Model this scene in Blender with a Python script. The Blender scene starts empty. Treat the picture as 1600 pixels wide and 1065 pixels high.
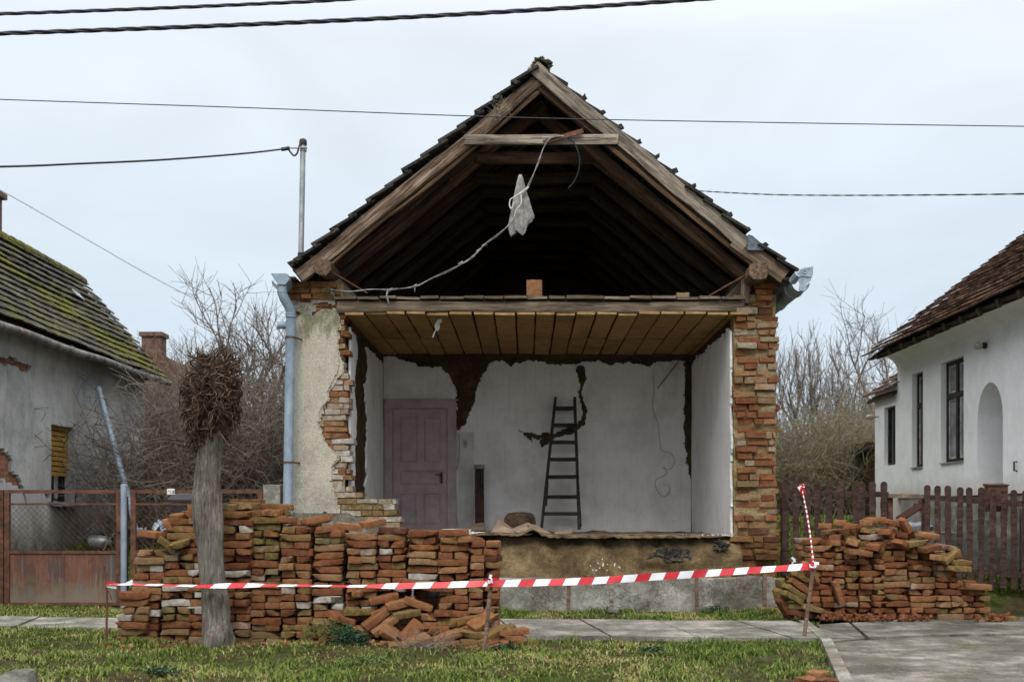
import bpy, bmesh, math, random
import numpy as np
from mathutils import Vector, Matrix, Euler, noise as mnoise
from mathutils.geometry import tessellate_polygon

random.seed(7)
np.random.seed(7)
SC = bpy.context.scene
COL = SC.collection

# ------------------------------------------------------------------ camera
H = 1.25            # eye height above the ground at the house front
F = 1780.0          # focal length in pixels of a 1600 px wide picture
CX, CY = 822.0, 800.0
cam_d = bpy.data.cameras.new('camera')
cam = bpy.data.objects.new('camera', cam_d)
COL.objects.link(cam)
cam.location = (0, 0, H)
cam.rotation_euler = (math.radians(90), 0, 0)
cam_d.sensor_width = 36.0
cam_d.lens = F / 1600 * 36
cam_d.shift_x = (800 - CX) / 1600
cam_d.shift_y = (CY - 532.5) / 1600
cam_d.clip_end = 2000
cam_d.clip_start = 0.1
cam_d.dof.use_dof = True
cam_d.dof.focus_distance = 12.8
cam_d.dof.aperture_fstop = 1.8
SC.camera = cam

# ------------------------------------------------------------------ light
SUN_EL, SUN_AZ = math.radians(44), math.radians(188)
world = bpy.data.worlds.new('World')
SC.world = world
world.use_nodes = True
wn = world.node_tree.nodes; wl = world.node_tree.links
wn.clear()
sky = wn.new('ShaderNodeTexSky'); sky.sky_type = 'NISHITA'; sky.sun_disc = False
sky.sun_elevation = SUN_EL; sky.sun_rotation = SUN_AZ
sky.dust_density = 3.0
wtc = wn.new('ShaderNodeTexCoord'); wsep = wn.new('ShaderNodeSeparateXYZ')
wl.new(wtc.outputs['Generated'], wsep.inputs[0])
wr = wn.new('ShaderNodeValToRGB')           # overcast: brighter towards the zenith
els = wr.color_ramp.elements
els[0].position = 0.0; els[0].color = (0.192, 0.230, 0.264, 1)
els[1].position = 1.0; els[1].color = (0.90, 0.89, 0.88, 1)
for p_, c_ in ((0.12, (0.212, 0.246, 0.276, 1)), (0.38, (0.262, 0.284, 0.304, 1)), (0.62, (0.56, 0.57, 0.58, 1))):
    e = els.new(p_); e.color = c_
wl.new(wsep.outputs['Z'], wr.inputs[0])
wno = wn.new('ShaderNodeTexNoise'); wno.inputs['Scale'].default_value = 2.6; wno.inputs['Detail'].default_value = 5
wno.inputs['Distortion'].default_value = 0.6
wmp = wn.new('ShaderNodeMapping'); wmp.inputs['Scale'].default_value = (1, 1, 3)
wl.new(wtc.outputs['Generated'], wmp.inputs[0]); wl.new(wmp.outputs[0], wno.inputs[0])
wmr = wn.new('ShaderNodeMapRange'); wmr.inputs['From Min'].default_value = 0.3; wmr.inputs['From Max'].default_value = 0.7
wmr.inputs['To Min'].default_value = 20.0; wmr.inputs['To Max'].default_value = 23.6
wl.new(wno.outputs['Fac'], wmr.inputs['Value'])
wsc = wn.new('ShaderNodeVectorMath'); wsc.operation = 'SCALE'
wl.new(wr.outputs[0], wsc.inputs[0]); wl.new(wmr.outputs[0], wsc.inputs['Scale'])
wmx = wn.new('ShaderNodeMix'); wmx.data_type = 'RGBA'; wmx.inputs[0].default_value = 0.92
wl.new(sky.outputs[0], wmx.inputs[6]); wl.new(wsc.outputs[0], wmx.inputs[7])
wbg = wn.new('ShaderNodeBackground'); wbg.inputs['Strength'].default_value = 0.1
wl.new(wmx.outputs[2], wbg.inputs['Color'])
wo = wn.new('ShaderNodeOutputWorld'); wl.new(wbg.outputs[0], wo.inputs[0])

sun_d = bpy.data.lights.new('sun', 'SUN'); sun_d.energy = 1.0; sun_d.angle = math.radians(24)
sun_d.color = (1.0, 0.96, 0.90)
sun = bpy.data.objects.new('sun', sun_d); COL.objects.link(sun)
sdir = Vector((math.sin(SUN_AZ) * math.cos(SUN_EL), math.cos(SUN_AZ) * math.cos(SUN_EL), math.sin(SUN_EL)))
sun.rotation_euler = sdir.to_track_quat('Z', 'Y').to_euler()
sun.location = (0, 0, 30)

SC.view_settings.view_transform = 'Standard'
SC.view_settings.look = 'None'
SC.view_settings.exposure = 0.62
SC.view_settings.gamma = 1.0
SC.view_settings.use_curve_mapping = False


# ------------------------------------------------------------------ helpers
def P(px, py, Y):
    """the point that stands Y metres away where the survey photo shows (px, py)"""
    return Vector(((px - CX) * Y / F, Y, H - (py - CY) * Y / F))


def R(a, b):
    return random.uniform(a, b)


def lerp(a, b, t):
    return a + (b - a) * t


def interp(tab, x):
    if x <= tab[0][0]: return tab[0][1]
    for (a, va), (b, vb) in zip(tab, tab[1:]):
        if x <= b: return lerp(va, vb, (x - a) / (b - a))
    return tab[-1][1]


def sstep(a, b, x):
    t = min(1, max(0, (x - a) / (b - a)))
    return t * t * (3 - 2 * t)


def inpoly(x, y, poly):
    c = False
    j = len(poly) - 1
    for i in range(len(poly)):
        xi, yi = poly[i]; xj, yj = poly[j]
        if (yi > y) != (yj > y) and x < (xj - xi) * (y - yi) / (yj - yi) + xi:
            c = not c
        j = i
    return c


def fbm(x, y, z=0.0, o=3):
    return mnoise.fractal(Vector((x, y, z)), 1.0, 2.0, o)


def tag(o, label=None, cat=None, group=None, kind=None):
    if label: o['label'] = label
    if cat: o['category'] = cat
    if group: o['group'] = group
    if kind: o['kind'] = kind
    return o


def thing(name, loc, label, cat, group=None):
    o = bpy.data.objects.new(name, None)
    COL.objects.link(o)
    o.location = loc
    o.empty_display_size = 0.2
    return tag(o, label, cat, group)


def world_loc(o):
    v = Vector(o.location)
    while o.parent:
        o = o.parent
        v = v + Vector(o.location)
    return v


class MB:
    """collects shapes (world coordinates) into one mesh object"""
    def __init__(s, tint=(0.5, 0, 0)):
        s.v = []; s.f = []; s.t = []; s.tint = tint

    def face(s, idx, tint=None):
        s.f.append(tuple(idx)); s.t.append(tint or s.tint)

    def hexa(s, pts, tint=None):
        b = len(s.v)
        s.v += [tuple(p) for p in pts]
        for q in ((0, 3, 2, 1), (4, 5, 6, 7), (0, 1, 5, 4), (1, 2, 6, 5), (2, 3, 7, 6), (3, 0, 4, 7)):
            s.face([b + i for i in q], tint)

    def box(s, c, size, rot=None, jit=0.0, tint=None):
        hx, hy, hz = size[0] / 2, size[1] / 2, size[2] / 2
        pts = []
        M = rot if isinstance(rot, Matrix) else (Euler(rot).to_matrix() if rot else None)
        for z in (-hz, hz):
            for x, y in ((-hx, -hy), (hx, -hy), (hx, hy), (-hx, hy)):
                p = Vector((x, y, z))
                if jit: p += Vector((R(-jit, jit), R(-jit, jit), R(-jit, jit)))
                if M: p = M @ p
                pts.append(p + Vector(c))
        s.hexa(pts, tint)

    def box2(s, a, b, tint=None, jit=0):
        a = Vector(a); b = Vector(b)
        s.box((a + b) / 2, [abs(b[i] - a[i]) for i in range(3)], None, jit, tint)

    def beam(s, p0, p1, w, h, seg=1, jit=0.0, up=Vector((0, 0, 1)), tint=None, cut=None):
        """timber from p0 to p1: w across, h along up; hewn unevenness jit"""
        p0 = Vector(p0); p1 = Vector(p1)
        d = (p1 - p0).normalized()
        sx = d.cross(up)
        if sx.length < 1e-4: sx = d.cross(Vector((0, 1, 0)))
        sx.normalize(); u = sx.cross(d).normalized()
        b = len(s.v)
        for i in range(seg + 1):
            c = p0.lerp(p1, i / seg)
            for a, e in ((-1, -1), (1, -1), (1, 1), (-1, 1)):
                s.v.append(tuple(c + sx * (a * w / 2 + R(-jit, jit)) + u * (e * h / 2 + R(-jit, jit))))
        for i in range(seg):
            o = b + i * 4
            for k in range(4):
                s.face((o + k, o + (k + 1) % 4, o + 4 + (k + 1) % 4, o + 4 + k), tint)
        s.face((b + 3, b + 2, b + 1, b), tint)
        o = b + seg * 4
        s.face((o, o + 1, o + 2, o + 3), tint)

    def tube(s, pts, r, n=8, tint=None, cap=True, jit=0.0):
        pts = [Vector(p) for p in pts]
        rs = r if isinstance(r, (list, tuple)) else [r] * len(pts)
        b = len(s.v)
        d = (pts[1] - pts[0]).normalized()
        a = d.orthogonal().normalized()
        for i, p in enumerate(pts):
            if i == 0: d = pts[1] - pts[0]
            elif i == len(pts) - 1: d = pts[-1] - pts[-2]
            else: d = pts[i + 1] - pts[i - 1]
            d.normalize()
            a = (a - d * a.dot(d))
            if a.length < 1e-5: a = d.orthogonal()
            a.normalize()
            e = d.cross(a)
            for k in range(n):
                t = 2 * math.pi * k / n
                rr = rs[i] * (1 + R(-jit, jit))
                s.v.append(tuple(p + (a * math.cos(t) + e * math.sin(t)) * rr))
        for i in range(len(pts) - 1):
            o = b + i * n
            for k in range(n):
                s.face((o + k, o + (k + 1) % n, o + n + (k + 1) % n, o + n + k), tint)
        if cap:
            s.face([b + k for k in range(n)][::-1], tint)
            o = b + (len(pts) - 1) * n
            s.face([o + k for k in range(n)], tint)

    def prism(s, poly, ext, tint=None):
        """planar 3-d polygon extruded by ext"""
        b = len(s.v); n = len(poly)
        ext = Vector(ext)
        s.v += [tuple(p) for p in poly] + [tuple(Vector(p) + ext) for p in poly]
        for tri in tessellate_polygon([[Vector(p) for p in poly]]):
            s.face([b + i for i in tri], tint)
            s.face([b + n + i for i in tri][::-1], tint)
        for i in range(n):
            j = (i + 1) % n
            s.face((b + i, b + j, b + n + j, b + n + i), tint)

    def holes(s, outer, holes, ext, tint=None):
        """planar polygon with holes, extruded"""
        loops = [[Vector(p) for p in outer]] + [[Vector(p) for p in h] for h in holes]
        flat = [p for l in loops for p in l]
        b = len(s.v); n = len(flat); ext = Vector(ext)
        s.v += [tuple(p) for p in flat] + [tuple(p + ext) for p in flat]
        for tri in tessellate_polygon(loops):
            s.face([b + i for i in tri], tint); s.face([b + n + i for i in tri][::-1], tint)
        o = b
        for l in loops:
            m = len(l)
            for i in range(m):
                j = (i + 1) % m
                s.face((o + i, o + j, o + n + j, o + n + i), tint)
            o += m

    def sheet(s, org, U, V, us, vs, keep, thick, jit=0.3, tint=None, disp=0.0, dsc=3.0, seed=0.0):
        """plaster coat: a fine grid in the plane org + u*U + v*V with the cells where keep() fails left out"""
        org = Vector(org); U = Vector(U); V = Vector(V); thick = Vector(thick)
        n = thick.normalized()
        nu, nv = len(us), len(vs)
        kept = {}
        for i in range(nu - 1):
            for j in range(nv - 1):
                if keep((us[i] + us[i + 1]) / 2, (vs[j] + vs[j + 1]) / 2): kept[(i, j)] = 1
        ids = {}

        def vid(i, j, back):
            k = (i, j, back)
            if k not in ids:
                u, v = us[i], vs[j]
                edge = 0 < i < nu - 1 and 0 < j < nv - 1
                rnd = mnoise.random_unit_vector() if False else None
                h1 = mnoise.noise(Vector((u * 37.1 + seed, v * 41.7, 3.3))); h2 = mnoise.noise(Vector((u * 43.3, v * 39.9 + seed, 9.1)))
                cu = us[min(i + 1, nu - 1)] - us[max(i - 1, 0)]; cv = vs[min(j + 1, nv - 1)] - vs[max(j - 1, 0)]
                if edge: u += h1 * cu * jit; v += h2 * cv * jit
                p = org + U * u + V * v
                if disp: p += n * (disp * fbm(us[i] * dsc, vs[j] * dsc, seed))
                if back: p += -thick
                ids[k] = len(s.v); s.v.append(tuple(p))
            return ids[k]
        for (i, j) in kept:
            s.face((vid(i, j, 0), vid(i + 1, j, 0), vid(i + 1, j + 1, 0), vid(i, j + 1, 0)), tint)
            for (di, dj, a, b2) in ((-1, 0, (i, j), (i, j + 1)), (1, 0, (i + 1, j + 1), (i + 1, j)),
                                    (0, -1, (i + 1, j), (i, j)), (0, 1, (i, j + 1), (i + 1, j + 1))):
                if (i + di, j + dj) not in kept:
                    s.face((vid(*a, 0), vid(*b2, 0), vid(*b2, 1), vid(*a, 1)), tint)

    def build(s, name, mat, parent=None, smooth=False, angle=None, loc=None, M=None, label=None):
        me = bpy.data.meshes.new(name)
        off = Vector(loc) if loc is not None else Vector((0, 0, 0))
        if loc is not None:
            me.from_pydata([(x - off.x, y - off.y, z - off.z) for x, y, z in s.v], [], s.f)
        else:
            me.from_pydata(s.v, [], s.f)
        at = me.attributes.new('tint', 'FLOAT_COLOR', 'FACE')
        buf = np.ones((len(s.f), 4), dtype=np.float32)
        if s.t: buf[:, :3] = np.array(s.t, dtype=np.float32)
        at.data.foreach_set('color', buf.ravel())
        bm = bmesh.new(); bm.from_mesh(me)
        bmesh.ops.recalc_face_normals(bm, faces=bm.faces)
        bm.to_mesh(me); bm.free()
        if smooth:
            me.polygons.foreach_set('use_smooth', [True] * len(me.polygons))
            if angle: me.set_sharp_from_angle(angle=math.radians(angle))
        me.materials.append(mat)
        o = bpy.data.objects.new(name, me)
        COL.objects.link(o)
        if M is not None:
            o.matrix_basis = M
        else:
            o.location = off
        if parent is not None:
            o.parent = parent
            o.location = Vector(o.location) - world_loc(parent)
        if label: o['label'] = label
        return o


def timber(name, p0, p1, w, h, mat, parent, jit=0.006, up=Vector((0, 0, 1)), tint=None, seg=None, label=None, cham=0.12):
    """one timber as its own object with its grain along local X"""
    p0 = Vector(p0); p1 = Vector(p1); L = (p1 - p0).length
    d = (p1 - p0).normalized(); sx = d.cross(up)
    if sx.length < 1e-4: sx = Vector((1, 0, 0))
    sx.normalize(); u = sx.cross(d).normalized()
    M = Matrix(((d.x, -sx.x, u.x, p0.x), (d.y, -sx.y, u.y, p0.y), (d.z, -sx.z, u.z, p0.z), (0, 0, 0, 1)))
    m = MB(tint or (R(0, 1), R(0, 1), 0))
    seg = seg or max(2, int(L / 0.22))
    ring = []
    c = min(w, h) * cham
    prof = [(-w / 2 + c, -h / 2), (w / 2 - c, -h / 2), (w / 2, -h / 2 + c), (w / 2, h / 2 - c), (w / 2 - c, h / 2), (-w / 2 + c, h / 2),
            (-w / 2, h / 2 - c), (-w / 2, -h / 2 + c)]
    sd = R(0, 99)
    for i in range(seg + 1):
        x = L * i / seg
        bend_y = jit * 2.2 * mnoise.noise(Vector((x * 0.9, sd, 0))); bend_z = jit * 2.2 * mnoise.noise(Vector((x * 0.9, sd, 7)))
        for k, (a, b) in enumerate(prof):
            j1 = jit * mnoise.noise(Vector((x * 3.1, k * 1.7 + sd, 1))); j2 = jit * mnoise.noise(Vector((x * 3.1, k * 1.7 + sd, 5)))
            m.v.append((x + (R(-1, 1) * jit if i in (0, seg) else 0), a + bend_y + j1, b + bend_z + j2))
    n = 8
    for i in range(seg):
        for k in range(n):
            m.face((i * n + k, i * n + (k + 1) % n, (i + 1) * n + (k + 1) % n, (i + 1) * n + k))
    m.face(list(range(n))[::-1]); m.face([seg * n + k for k in range(n)])
    return m.build(name, mat, parent, True, 50, M=M, label=label)


# ------------------------------------------------------------------ materials
class NM:
    def __init__(s, name, rough=0.8, spec=0.3, metal=0.0):
        s.m = bpy.data.materials.new(name); s.m.use_nodes = True
        s.nt = s.m.node_tree; s.n = s.nt.nodes; s.l = s.nt.links
        s.b = s.n['Principled BSDF']
        s.b.inputs['Roughness'].default_value = rough
        s.b.inputs['Specular IOR Level'].default_value = spec
        s.b.inputs['Metallic'].default_value = metal
        tc = s.n.new('ShaderNodeTexCoord'); s.obj = tc.outputs['Object']

    def put(s, sock, val):
        if isinstance(val, bpy.types.NodeSocket): s.l.new(val, sock)
        elif isinstance(val, (tuple, list)):
            sock.default_value = tuple(val) + ((1,) if len(val) == 3 and sock.type == 'RGBA' else ())
        else: sock.default_value = val

    def map(s, scale=(1, 1, 1), rot=(0, 0, 0), loc=(0, 0, 0), vec=None):
        n = s.n.new('ShaderNodeMapping'); n.inputs['Scale'].default_value = scale
        n.inputs['Rotation'].default_value = rot; n.inputs['Location'].default_value = loc
        s.l.new(vec or s.obj, n.inputs[0]); return n.outputs[0]

    def noise(s, scale, detail=5, rough=0.6, vec=None, dist=0.0, col=False):
        n = s.n.new('ShaderNodeTexNoise'); n.inputs['Scale'].default_value = scale
        n.inputs['Detail'].default_value = detail; n.inputs['Roughness'].default_value = rough
        n.inputs['Distortion'].default_value = dist
        s.l.new(vec or s.obj, n.inputs['Vector'])
        return s.math('ADD', s.math('MULTIPLY', s.math('SUBTRACT', n.outputs['Fac'], 0.5), 1.55), 0.5)

    def voro(s, scale, vec=None, feature='F1', out='Distance'):
        n = s.n.new('ShaderNodeTexVoronoi'); n.inputs['Scale'].default_value = scale; n.feature = feature
        s.l.new(vec or s.obj, n.inputs['Vector']); return n.outputs[out]

    def ramp(s, fac, stops, interp_='LINEAR'):
        n = s.n.new('ShaderNodeValToRGB'); cr = n.color_ramp; cr.interpolation = interp_
        while len(cr.elements) < len(stops): cr.elements.new(0.5)
        for e, (p, c) in zip(cr.elements, stops):
            e.position = p
            e.color = (c, c, c, 1) if not isinstance(c, (tuple, list)) else tuple(c) + (1,)
        s.l.new(fac, n.inputs[0]); return n.outputs[0]

    def mix(s, fac, a, b, mode='MIX'):
        n = s.n.new('ShaderNodeMix'); n.data_type = 'RGBA'; n.blend_type = mode
        s.put(n.inputs[0], fac); s.put(n.inputs[6], a); s.put(n.inputs[7], b); return n.outputs[2]

    def math(s, op, a, b=0.5):
        n = s.n.new('ShaderNodeMath'); n.operation = op; s.put(n.inputs[0], a); s.put(n.inputs[1], b); return n.outputs[0]

    def tint(s):
        n = s.n.new('ShaderNodeAttribute'); n.attribute_name = 'tint'
        q = s.n.new('ShaderNodeSeparateColor'); s.l.new(n.outputs['Color'], q.inputs[0])
        return q.outputs[0], q.outputs[1], q.outputs[2]

    def xyz(s, vec=None):
        q = s.n.new('ShaderNodeSeparateXYZ'); s.l.new(vec or s.obj, q.inputs[0]); return q.outputs

    def geo_z(s):
        g = s.n.new('ShaderNodeNewGeometry'); q = s.n.new('ShaderNodeSeparateXYZ'); s.l.new(g.outputs['Normal'], q.inputs[0]); return q.outputs[2]

    def bump(s, h, strength=0.5, dist=0.02, nrm=None):
        n = s.n.new('ShaderNodeBump'); n.inputs['Strength'].default_value = strength; n.inputs['Distance'].default_value = dist
        s.l.new(h, n.inputs['Height'])
        if nrm: s.l.new(nrm, n.inputs['Normal'])
        return n.outputs[0]

    def done(s, col, nrm=None, rough=None):
        s.put(s.b.inputs['Base Color'], col)
        if nrm: s.l.new(nrm, s.b.inputs['Normal'])
        if rough is not None: s.put(s.b.inputs['Roughness'], rough)
        return s.m


def simple(name, c1, c2, scale=4, rough=0.8, spec=0.3, bump=0.3, bscale=40, bdist=0.01, metal=0.0, lo=0.35, hi=0.65):
    k = NM(name, rough, spec, metal)
    c = k.ramp(k.noise(scale, 6, 0.65), [(lo, c1), (hi, c2)])
    return k.done(c, k.bump(k.noise(bscale, 5, 0.6), bump, bdist))


def mat_brick(name='brick_clay'):
    k = NM(name, 0.92, 0.15)
    r, g, b = k.tint()
    v = k.obj
    base = k.ramp(r, [(0.0, (0.110, 0.046, 0.027)), (0.22, (0.210, 0.078, 0.036)), (0.45, (0.300, 0.128, 0.056)), (0.66, (0.330, 0.185, 0.090)),
                      (0.84, (0.235, 0.155, 0.085)), (1.0, (0.38, 0.30, 0.20))])
    n1 = k.noise(17, 8, 0.75)
    base = k.mix(0.8, base, k.ramp(n1, [(0.2, (0.50, 0.45, 0.42)), (0.5, (0.95, 0.95, 0.95)), (0.8, (1.4, 1.33, 1.2))]), 'MULTIPLY')
    # mortar remains
    mo = k.ramp(k.noise(8, 6, 0.72, k.map(loc=(3, 1, 7))), [(0.60, 0.0), (0.95, 0.7)])
    base = k.mix(mo, base, (0.33, 0.27, 0.19))
    dk = k.ramp(k.noise(6.5, 5, 0.7, k.map(loc=(13, 4, 2))), [(0.60, 0.0), (0.92, 0.5)])
    base = k.mix(dk, base, (0.070, 0.048, 0.034))
    # moss
    mn = k.noise(9, 7, 0.7, k.map(loc=(9, 5, 1)))
    mf = k.math('MULTIPLY', k.ramp(k.math('ADD', k.math('MULTIPLY', g, 0.62), k.math('MULTIPLY', mn, 0.55)), [(0.46, 0.0), (0.95, 1.0)]), 0.85)
    base = k.mix(mf, base, k.ramp(k.noise(25, 4), [(0.3, (0.080, 0.072, 0.018)), (0.7, (0.235, 0.185, 0.055))]))
    # whitewash
    wn_ = k.noise(7, 6, 0.7, k.map(loc=(2, 8, 4)))
    wf = k.ramp(k.math('ADD', k.math('MULTIPLY', b, 0.75), k.math('MULTIPLY', wn_, 0.5)), [(0.46, 0.0), (0.80, 1.0)])
    base = k.mix(wf, base, k.ramp(k.noise(14, 5), [(0.3, (0.40, 0.35, 0.30)), (0.65, (0.62, 0.58, 0.53))]))
    h = k.math('ADD', k.noise(30, 6, 0.75), k.math('MULTIPLY', k.noise(110, 3), 0.4))
    return k.done(base, k.bump(h, 1.0, 0.018))


def mat_wood(name, dark, mid, light, rough=0.85, sc=1.0, moss=0.0, bump=0.7):
    k = NM(name, rough, 0.2)
    r, g, b = k.tint()
    off = k.n.new('ShaderNodeVectorMath'); off.operation = 'ADD'
    comb = k.n.new('ShaderNodeCombineXYZ'); k.l.new(k.math('MULTIPLY', r, 31.0), comb.inputs[0]); k.l.new(k.math('MULTIPLY', g, 17.0), comb.inputs[1])
    k.l.new(k.obj, off.inputs[0]); k.l.new(comb.outputs[0], off.inputs[1])
    v = off.outputs[0]
    gr = k.noise(9 * sc, 8, 0.65, k.map((0.16, 2.4, 2.4), vec=v), 0.5)
    cr = k.noise(16 * sc, 4, 0.8, k.map((0.07, 2.6, 2.6), vec=v), 1.2)
    c = k.ramp(gr, [(0.28, dark), (0.5, mid), (0.72, light)])
    c = k.mix(k.ramp(cr, [(0.55, 0.0), (0.66, 0.8)]), c, tuple(x * 0.3 for x in dark))
    c = k.mix(0.5, c, k.ramp(k.noise(2.2, 4, 0.6, v), [(0.3, (0.55, 0.52, 0.5)), (0.7, (1.15, 1.13, 1.1))]), 'MULTIPLY')
    c = k.mix(k.math('MULTIPLY', r, 0.45), c, tuple(x * 0.55 for x in mid))
    if moss:
        c = k.mix(k.ramp(k.noise(4, 6, 0.7, v), [(0.55, 0.0), (0.7, moss)]), c, (0.09, 0.10, 0.03))
    h = k.math('SUBTRACT', gr, k.math('MULTIPLY', cr, 0.5))
    return k.done(c, k.bump(h, bump, 0.015))


def mat_white(name, base=(0.74, 0.74, 0.76), dirt=(0.30, 0.29, 0.28), amount=0.5, streak=0.4, lowz=None, bumpy=0.35, specks=0.5):
    k = NM(name, 0.92, 0.1)
    c = k.mix(k.ramp(k.noise(1.7, 7, 0.7), [(0.42, 0.0), (0.72, amount)]), base, dirt)
    st = k.noise(3.0, 6, 0.7, k.map((6, 6, 0.28)))
    c = k.mix(k.ramp(st, [(0.5, 0.0), (0.75, streak)]), c, tuple(x * 0.8 for x in dirt))
    sp = k.noise(26, 3, 0.5, k.map(loc=(4, 4, 4)))
    c = k.mix(k.ramp(sp, [(0.84, 0.0), (0.90, specks)]), c, (0.16, 0.14, 0.12))
    c = k.mix(0.3, c, k.ramp(k.noise(9, 6, 0.7), [(0.15, (0.82, 0.81, 0.79)), (0.85, (1.05, 1.05, 1.05))]), 'MULTIPLY')
    if lowz:
        z = k.xyz()[2]
        f = k.ramp(k.math('ADD', k.math('MULTIPLY', k.math('SUBTRACT', z, lowz[0]), 1 / (lowz[1] - lowz[0])), k.math('MULTIPLY', k.noise(3, 6, 0.7), 0.6)),
                   [(0.35, 0.85), (0.9, 0.0)])
        c = k.mix(f, c, lowz[2])
    return k.done(c, k.bump(k.math('ADD', k.noise(6, 6, 0.6), k.math('MULTIPLY', k.noise(60, 4), 0.25)), bumpy, 0.02))


def mat_pebble():
    k = NM('pebbledash_render', 0.95, 0.1)
    vor = k.voro(62); n = k.noise(45, 4, 0.8)
    c = k.ramp(n, [(0.10, (0.29, 0.26, 0.215)), (0.4, (0.46, 0.42, 0.345)), (0.8, (0.60, 0.555, 0.475))])
    z = k.xyz()[2]
    # grey weathering band and green top left corner
    gb = k.ramp(k.math('ADD', z, k.math('MULTIPLY', k.noise(2.1, 6, 0.75), 1.6)), [(0.0, 0.0), (1.0, 0.0)])
    gn = k.ramp(k.noise(1.5, 7, 0.75, k.map(loc=(5.3, 2, 2.2))), [(0.42, 0.0), (0.78, 0.75)])
    c = k.mix(gn, c, k.ramp(n, [(0.2, (0.13, 0.12, 0.105)), (0.8, (0.36, 0.34, 0.30))]))
    gm = k.ramp(k.math('ADD', k.math('MULTIPLY', k.math('SUBTRACT', z, 3.35), 0.75), k.math('MULTIPLY', k.noise(3.2, 6, 0.7, k.map((2, 2, 0.8))), 0.9)), [(0.62, 0.0), (0.85, 0.7)])
    c = k.mix(gm, c, (0.10, 0.115, 0.025))
    return k.done(c, k.bump(k.math('ADD', k.math('MULTIPLY', vor, -1.0), n), 0.6, 0.012))


def mat_mud(name, a, b, c3, scale=5.0, bump=1.0):
    k = NM(name, 0.97, 0.08)
    c = k.ramp(k.noise(scale, 9, 0.72, dist=0.4), [(0.2, a), (0.5, b), (0.8, c3)])
    c = k.mix(0.6, c, k.ramp(k.noise(38, 5, 0.75), [(0.3, (0.5, 0.5, 0.5)), (0.7, (1.25, 1.22, 1.15))]), 'MULTIPLY')
    h = k.math('ADD', k.noise(14, 7, 0.75), k.math('MULTIPLY', k.noise(60, 4, 0.7), 0.5))
    return k.done(c, k.bump(h, bump, 0.03))


def mat_tile(name, cols, moss=0.0, mosscol=((0.06, 0.065, 0.012), (0.22, 0.21, 0.025)), band=None, spots=0.4):
    k = NM(name, 0.9, 0.15)
    r, g, b = k.tint()
    c = k.ramp(r, [(0.0, cols[0]), (0.5, cols[1]), (1.0, cols[2])])
    c = k.mix(0.75, c, k.ramp(k.noise(9, 7, 0.75), [(0.3, (0.45, 0.45, 0.45)), (0.7, (1.3, 1.28, 1.22))]), 'MULTIPLY')
    c = k.mix(k.ramp(k.noise(30, 4, 0.7), [(0.6, 0.0), (0.68, spots)]), c, (0.23, 0.22, 0.18))
    if moss:
        mn = k.noise(1.6, 8, 0.78)
        fac = k.math('ADD', mn, k.math('MULTIPLY', g, 0.55))
        m2 = k.noise(16, 6, 0.75)
        fac = k.math('ADD', fac, k.math('MULTIPLY', m2, 0.35))
        c = k.mix(k.ramp(fac, [(0.77, 0.0), (1.04, moss)]), c, k.ramp(m2, [(0.35, mosscol[0]), (0.7, mosscol[1])]))
    return k.done(c, k.bump(k.noise(30, 6, 0.7), 0.8, 0.02))


def mat_metal(name, a, b, rust=0.0, rough=0.45, metal=0.6):
    k = NM(name, rough, 0.4, metal)
    c = k.ramp(k.noise(6, 6, 0.7, k.map((1, 1, 0.5))), [(0.35, a), (0.65, b)])
    if rust:
        f = k.ramp(k.noise(3.2, 8, 0.78), [(0.62 - 0.35 * rust, 0.0), (0.78 - 0.35 * rust, 1.0)])
        c = k.mix(f, c, k.ramp(k.noise(11, 7, 0.7), [(0.3, (0.055, 0.026, 0.018)), (0.55, (0.125, 0.055, 0.034)), (0.75, (0.20, 0.085, 0.045))]))
    return k.done(c, k.bump(k.noise(24, 5), 0.2, 0.006))


def mat_tint(name, stops, rough=0.8, spec=0.2, nscale=30, mult=0.5):
    """colour picked by the tint attribute's red channel"""
    k = NM(name, rough, spec)
    r, g, b = k.tint()
    c = k.ramp(r, stops)
    c = k.mix(mult, c, k.ramp(k.noise(nscale, 4, 0.7), [(0.3, (0.6, 0.6, 0.6)), (0.7, (1.25, 1.25, 1.25))]), 'MULTIPLY')
    return k.done(c)


M_BRICK = mat_brick()
M_MUD = mat_mud('clay_mortar', (0.22, 0.145, 0.07), (0.37, 0.265, 0.14), (0.47, 0.37, 0.22), 6)
M_MUDDARK = mat_mud('bare_earth_wall', (0.055, 0.034, 0.020), (0.105, 0.066, 0.038), (0.17, 0.115, 0.068), 4)
M_SOILBANK = mat_mud('clay_bank', (0.040, 0.033, 0.024), (0.165, 0.118, 0.062), (0.36, 0.265, 0.15), 2.4)
M_PEBBLE = mat_pebble()
M_WHITEIN = mat_white('distempered_plaster', (0.80, 0.765, 0.75), (0.40, 0.365, 0.335), 0.36, 0.12)
M_WHITESIDE = mat_white('side_wall_plaster', (0.86, 0.85, 0.85), (0.50, 0.47, 0.44), 0.3, 0.15)
M_WOODLIGHT = mat_wood('weathered_timber', (0.055, 0.034, 0.023), (0.20, 0.138, 0.098), (0.44, 0.34, 0.26))
M_WOODGREY = mat_wood('grey_board', (0.10, 0.080, 0.064), (0.27, 0.225, 0.18), (0.42, 0.365, 0.30))
M_WOODDARK = mat_wood('old_rafter_timber_shaded', (0.028, 0.016, 0.010), (0.085, 0.050, 0.031), (0.15, 0.096, 0.062))  # base colour darkened to deepen the shade of the attic
M_WOODMID = mat_wood('brown_rafter_timber_lit', (0.050, 0.028, 0.017), (0.150, 0.088, 0.052), (0.26, 0.165, 0.105))  # lighter copy for timbers near the opening, daylight put into the colour
M_CEIL = mat_wood('ceiling_board', (0.11, 0.062, 0.023), (0.235, 0.145, 0.058), (0.33, 0.215, 0.095), sc=1.0)
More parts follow.
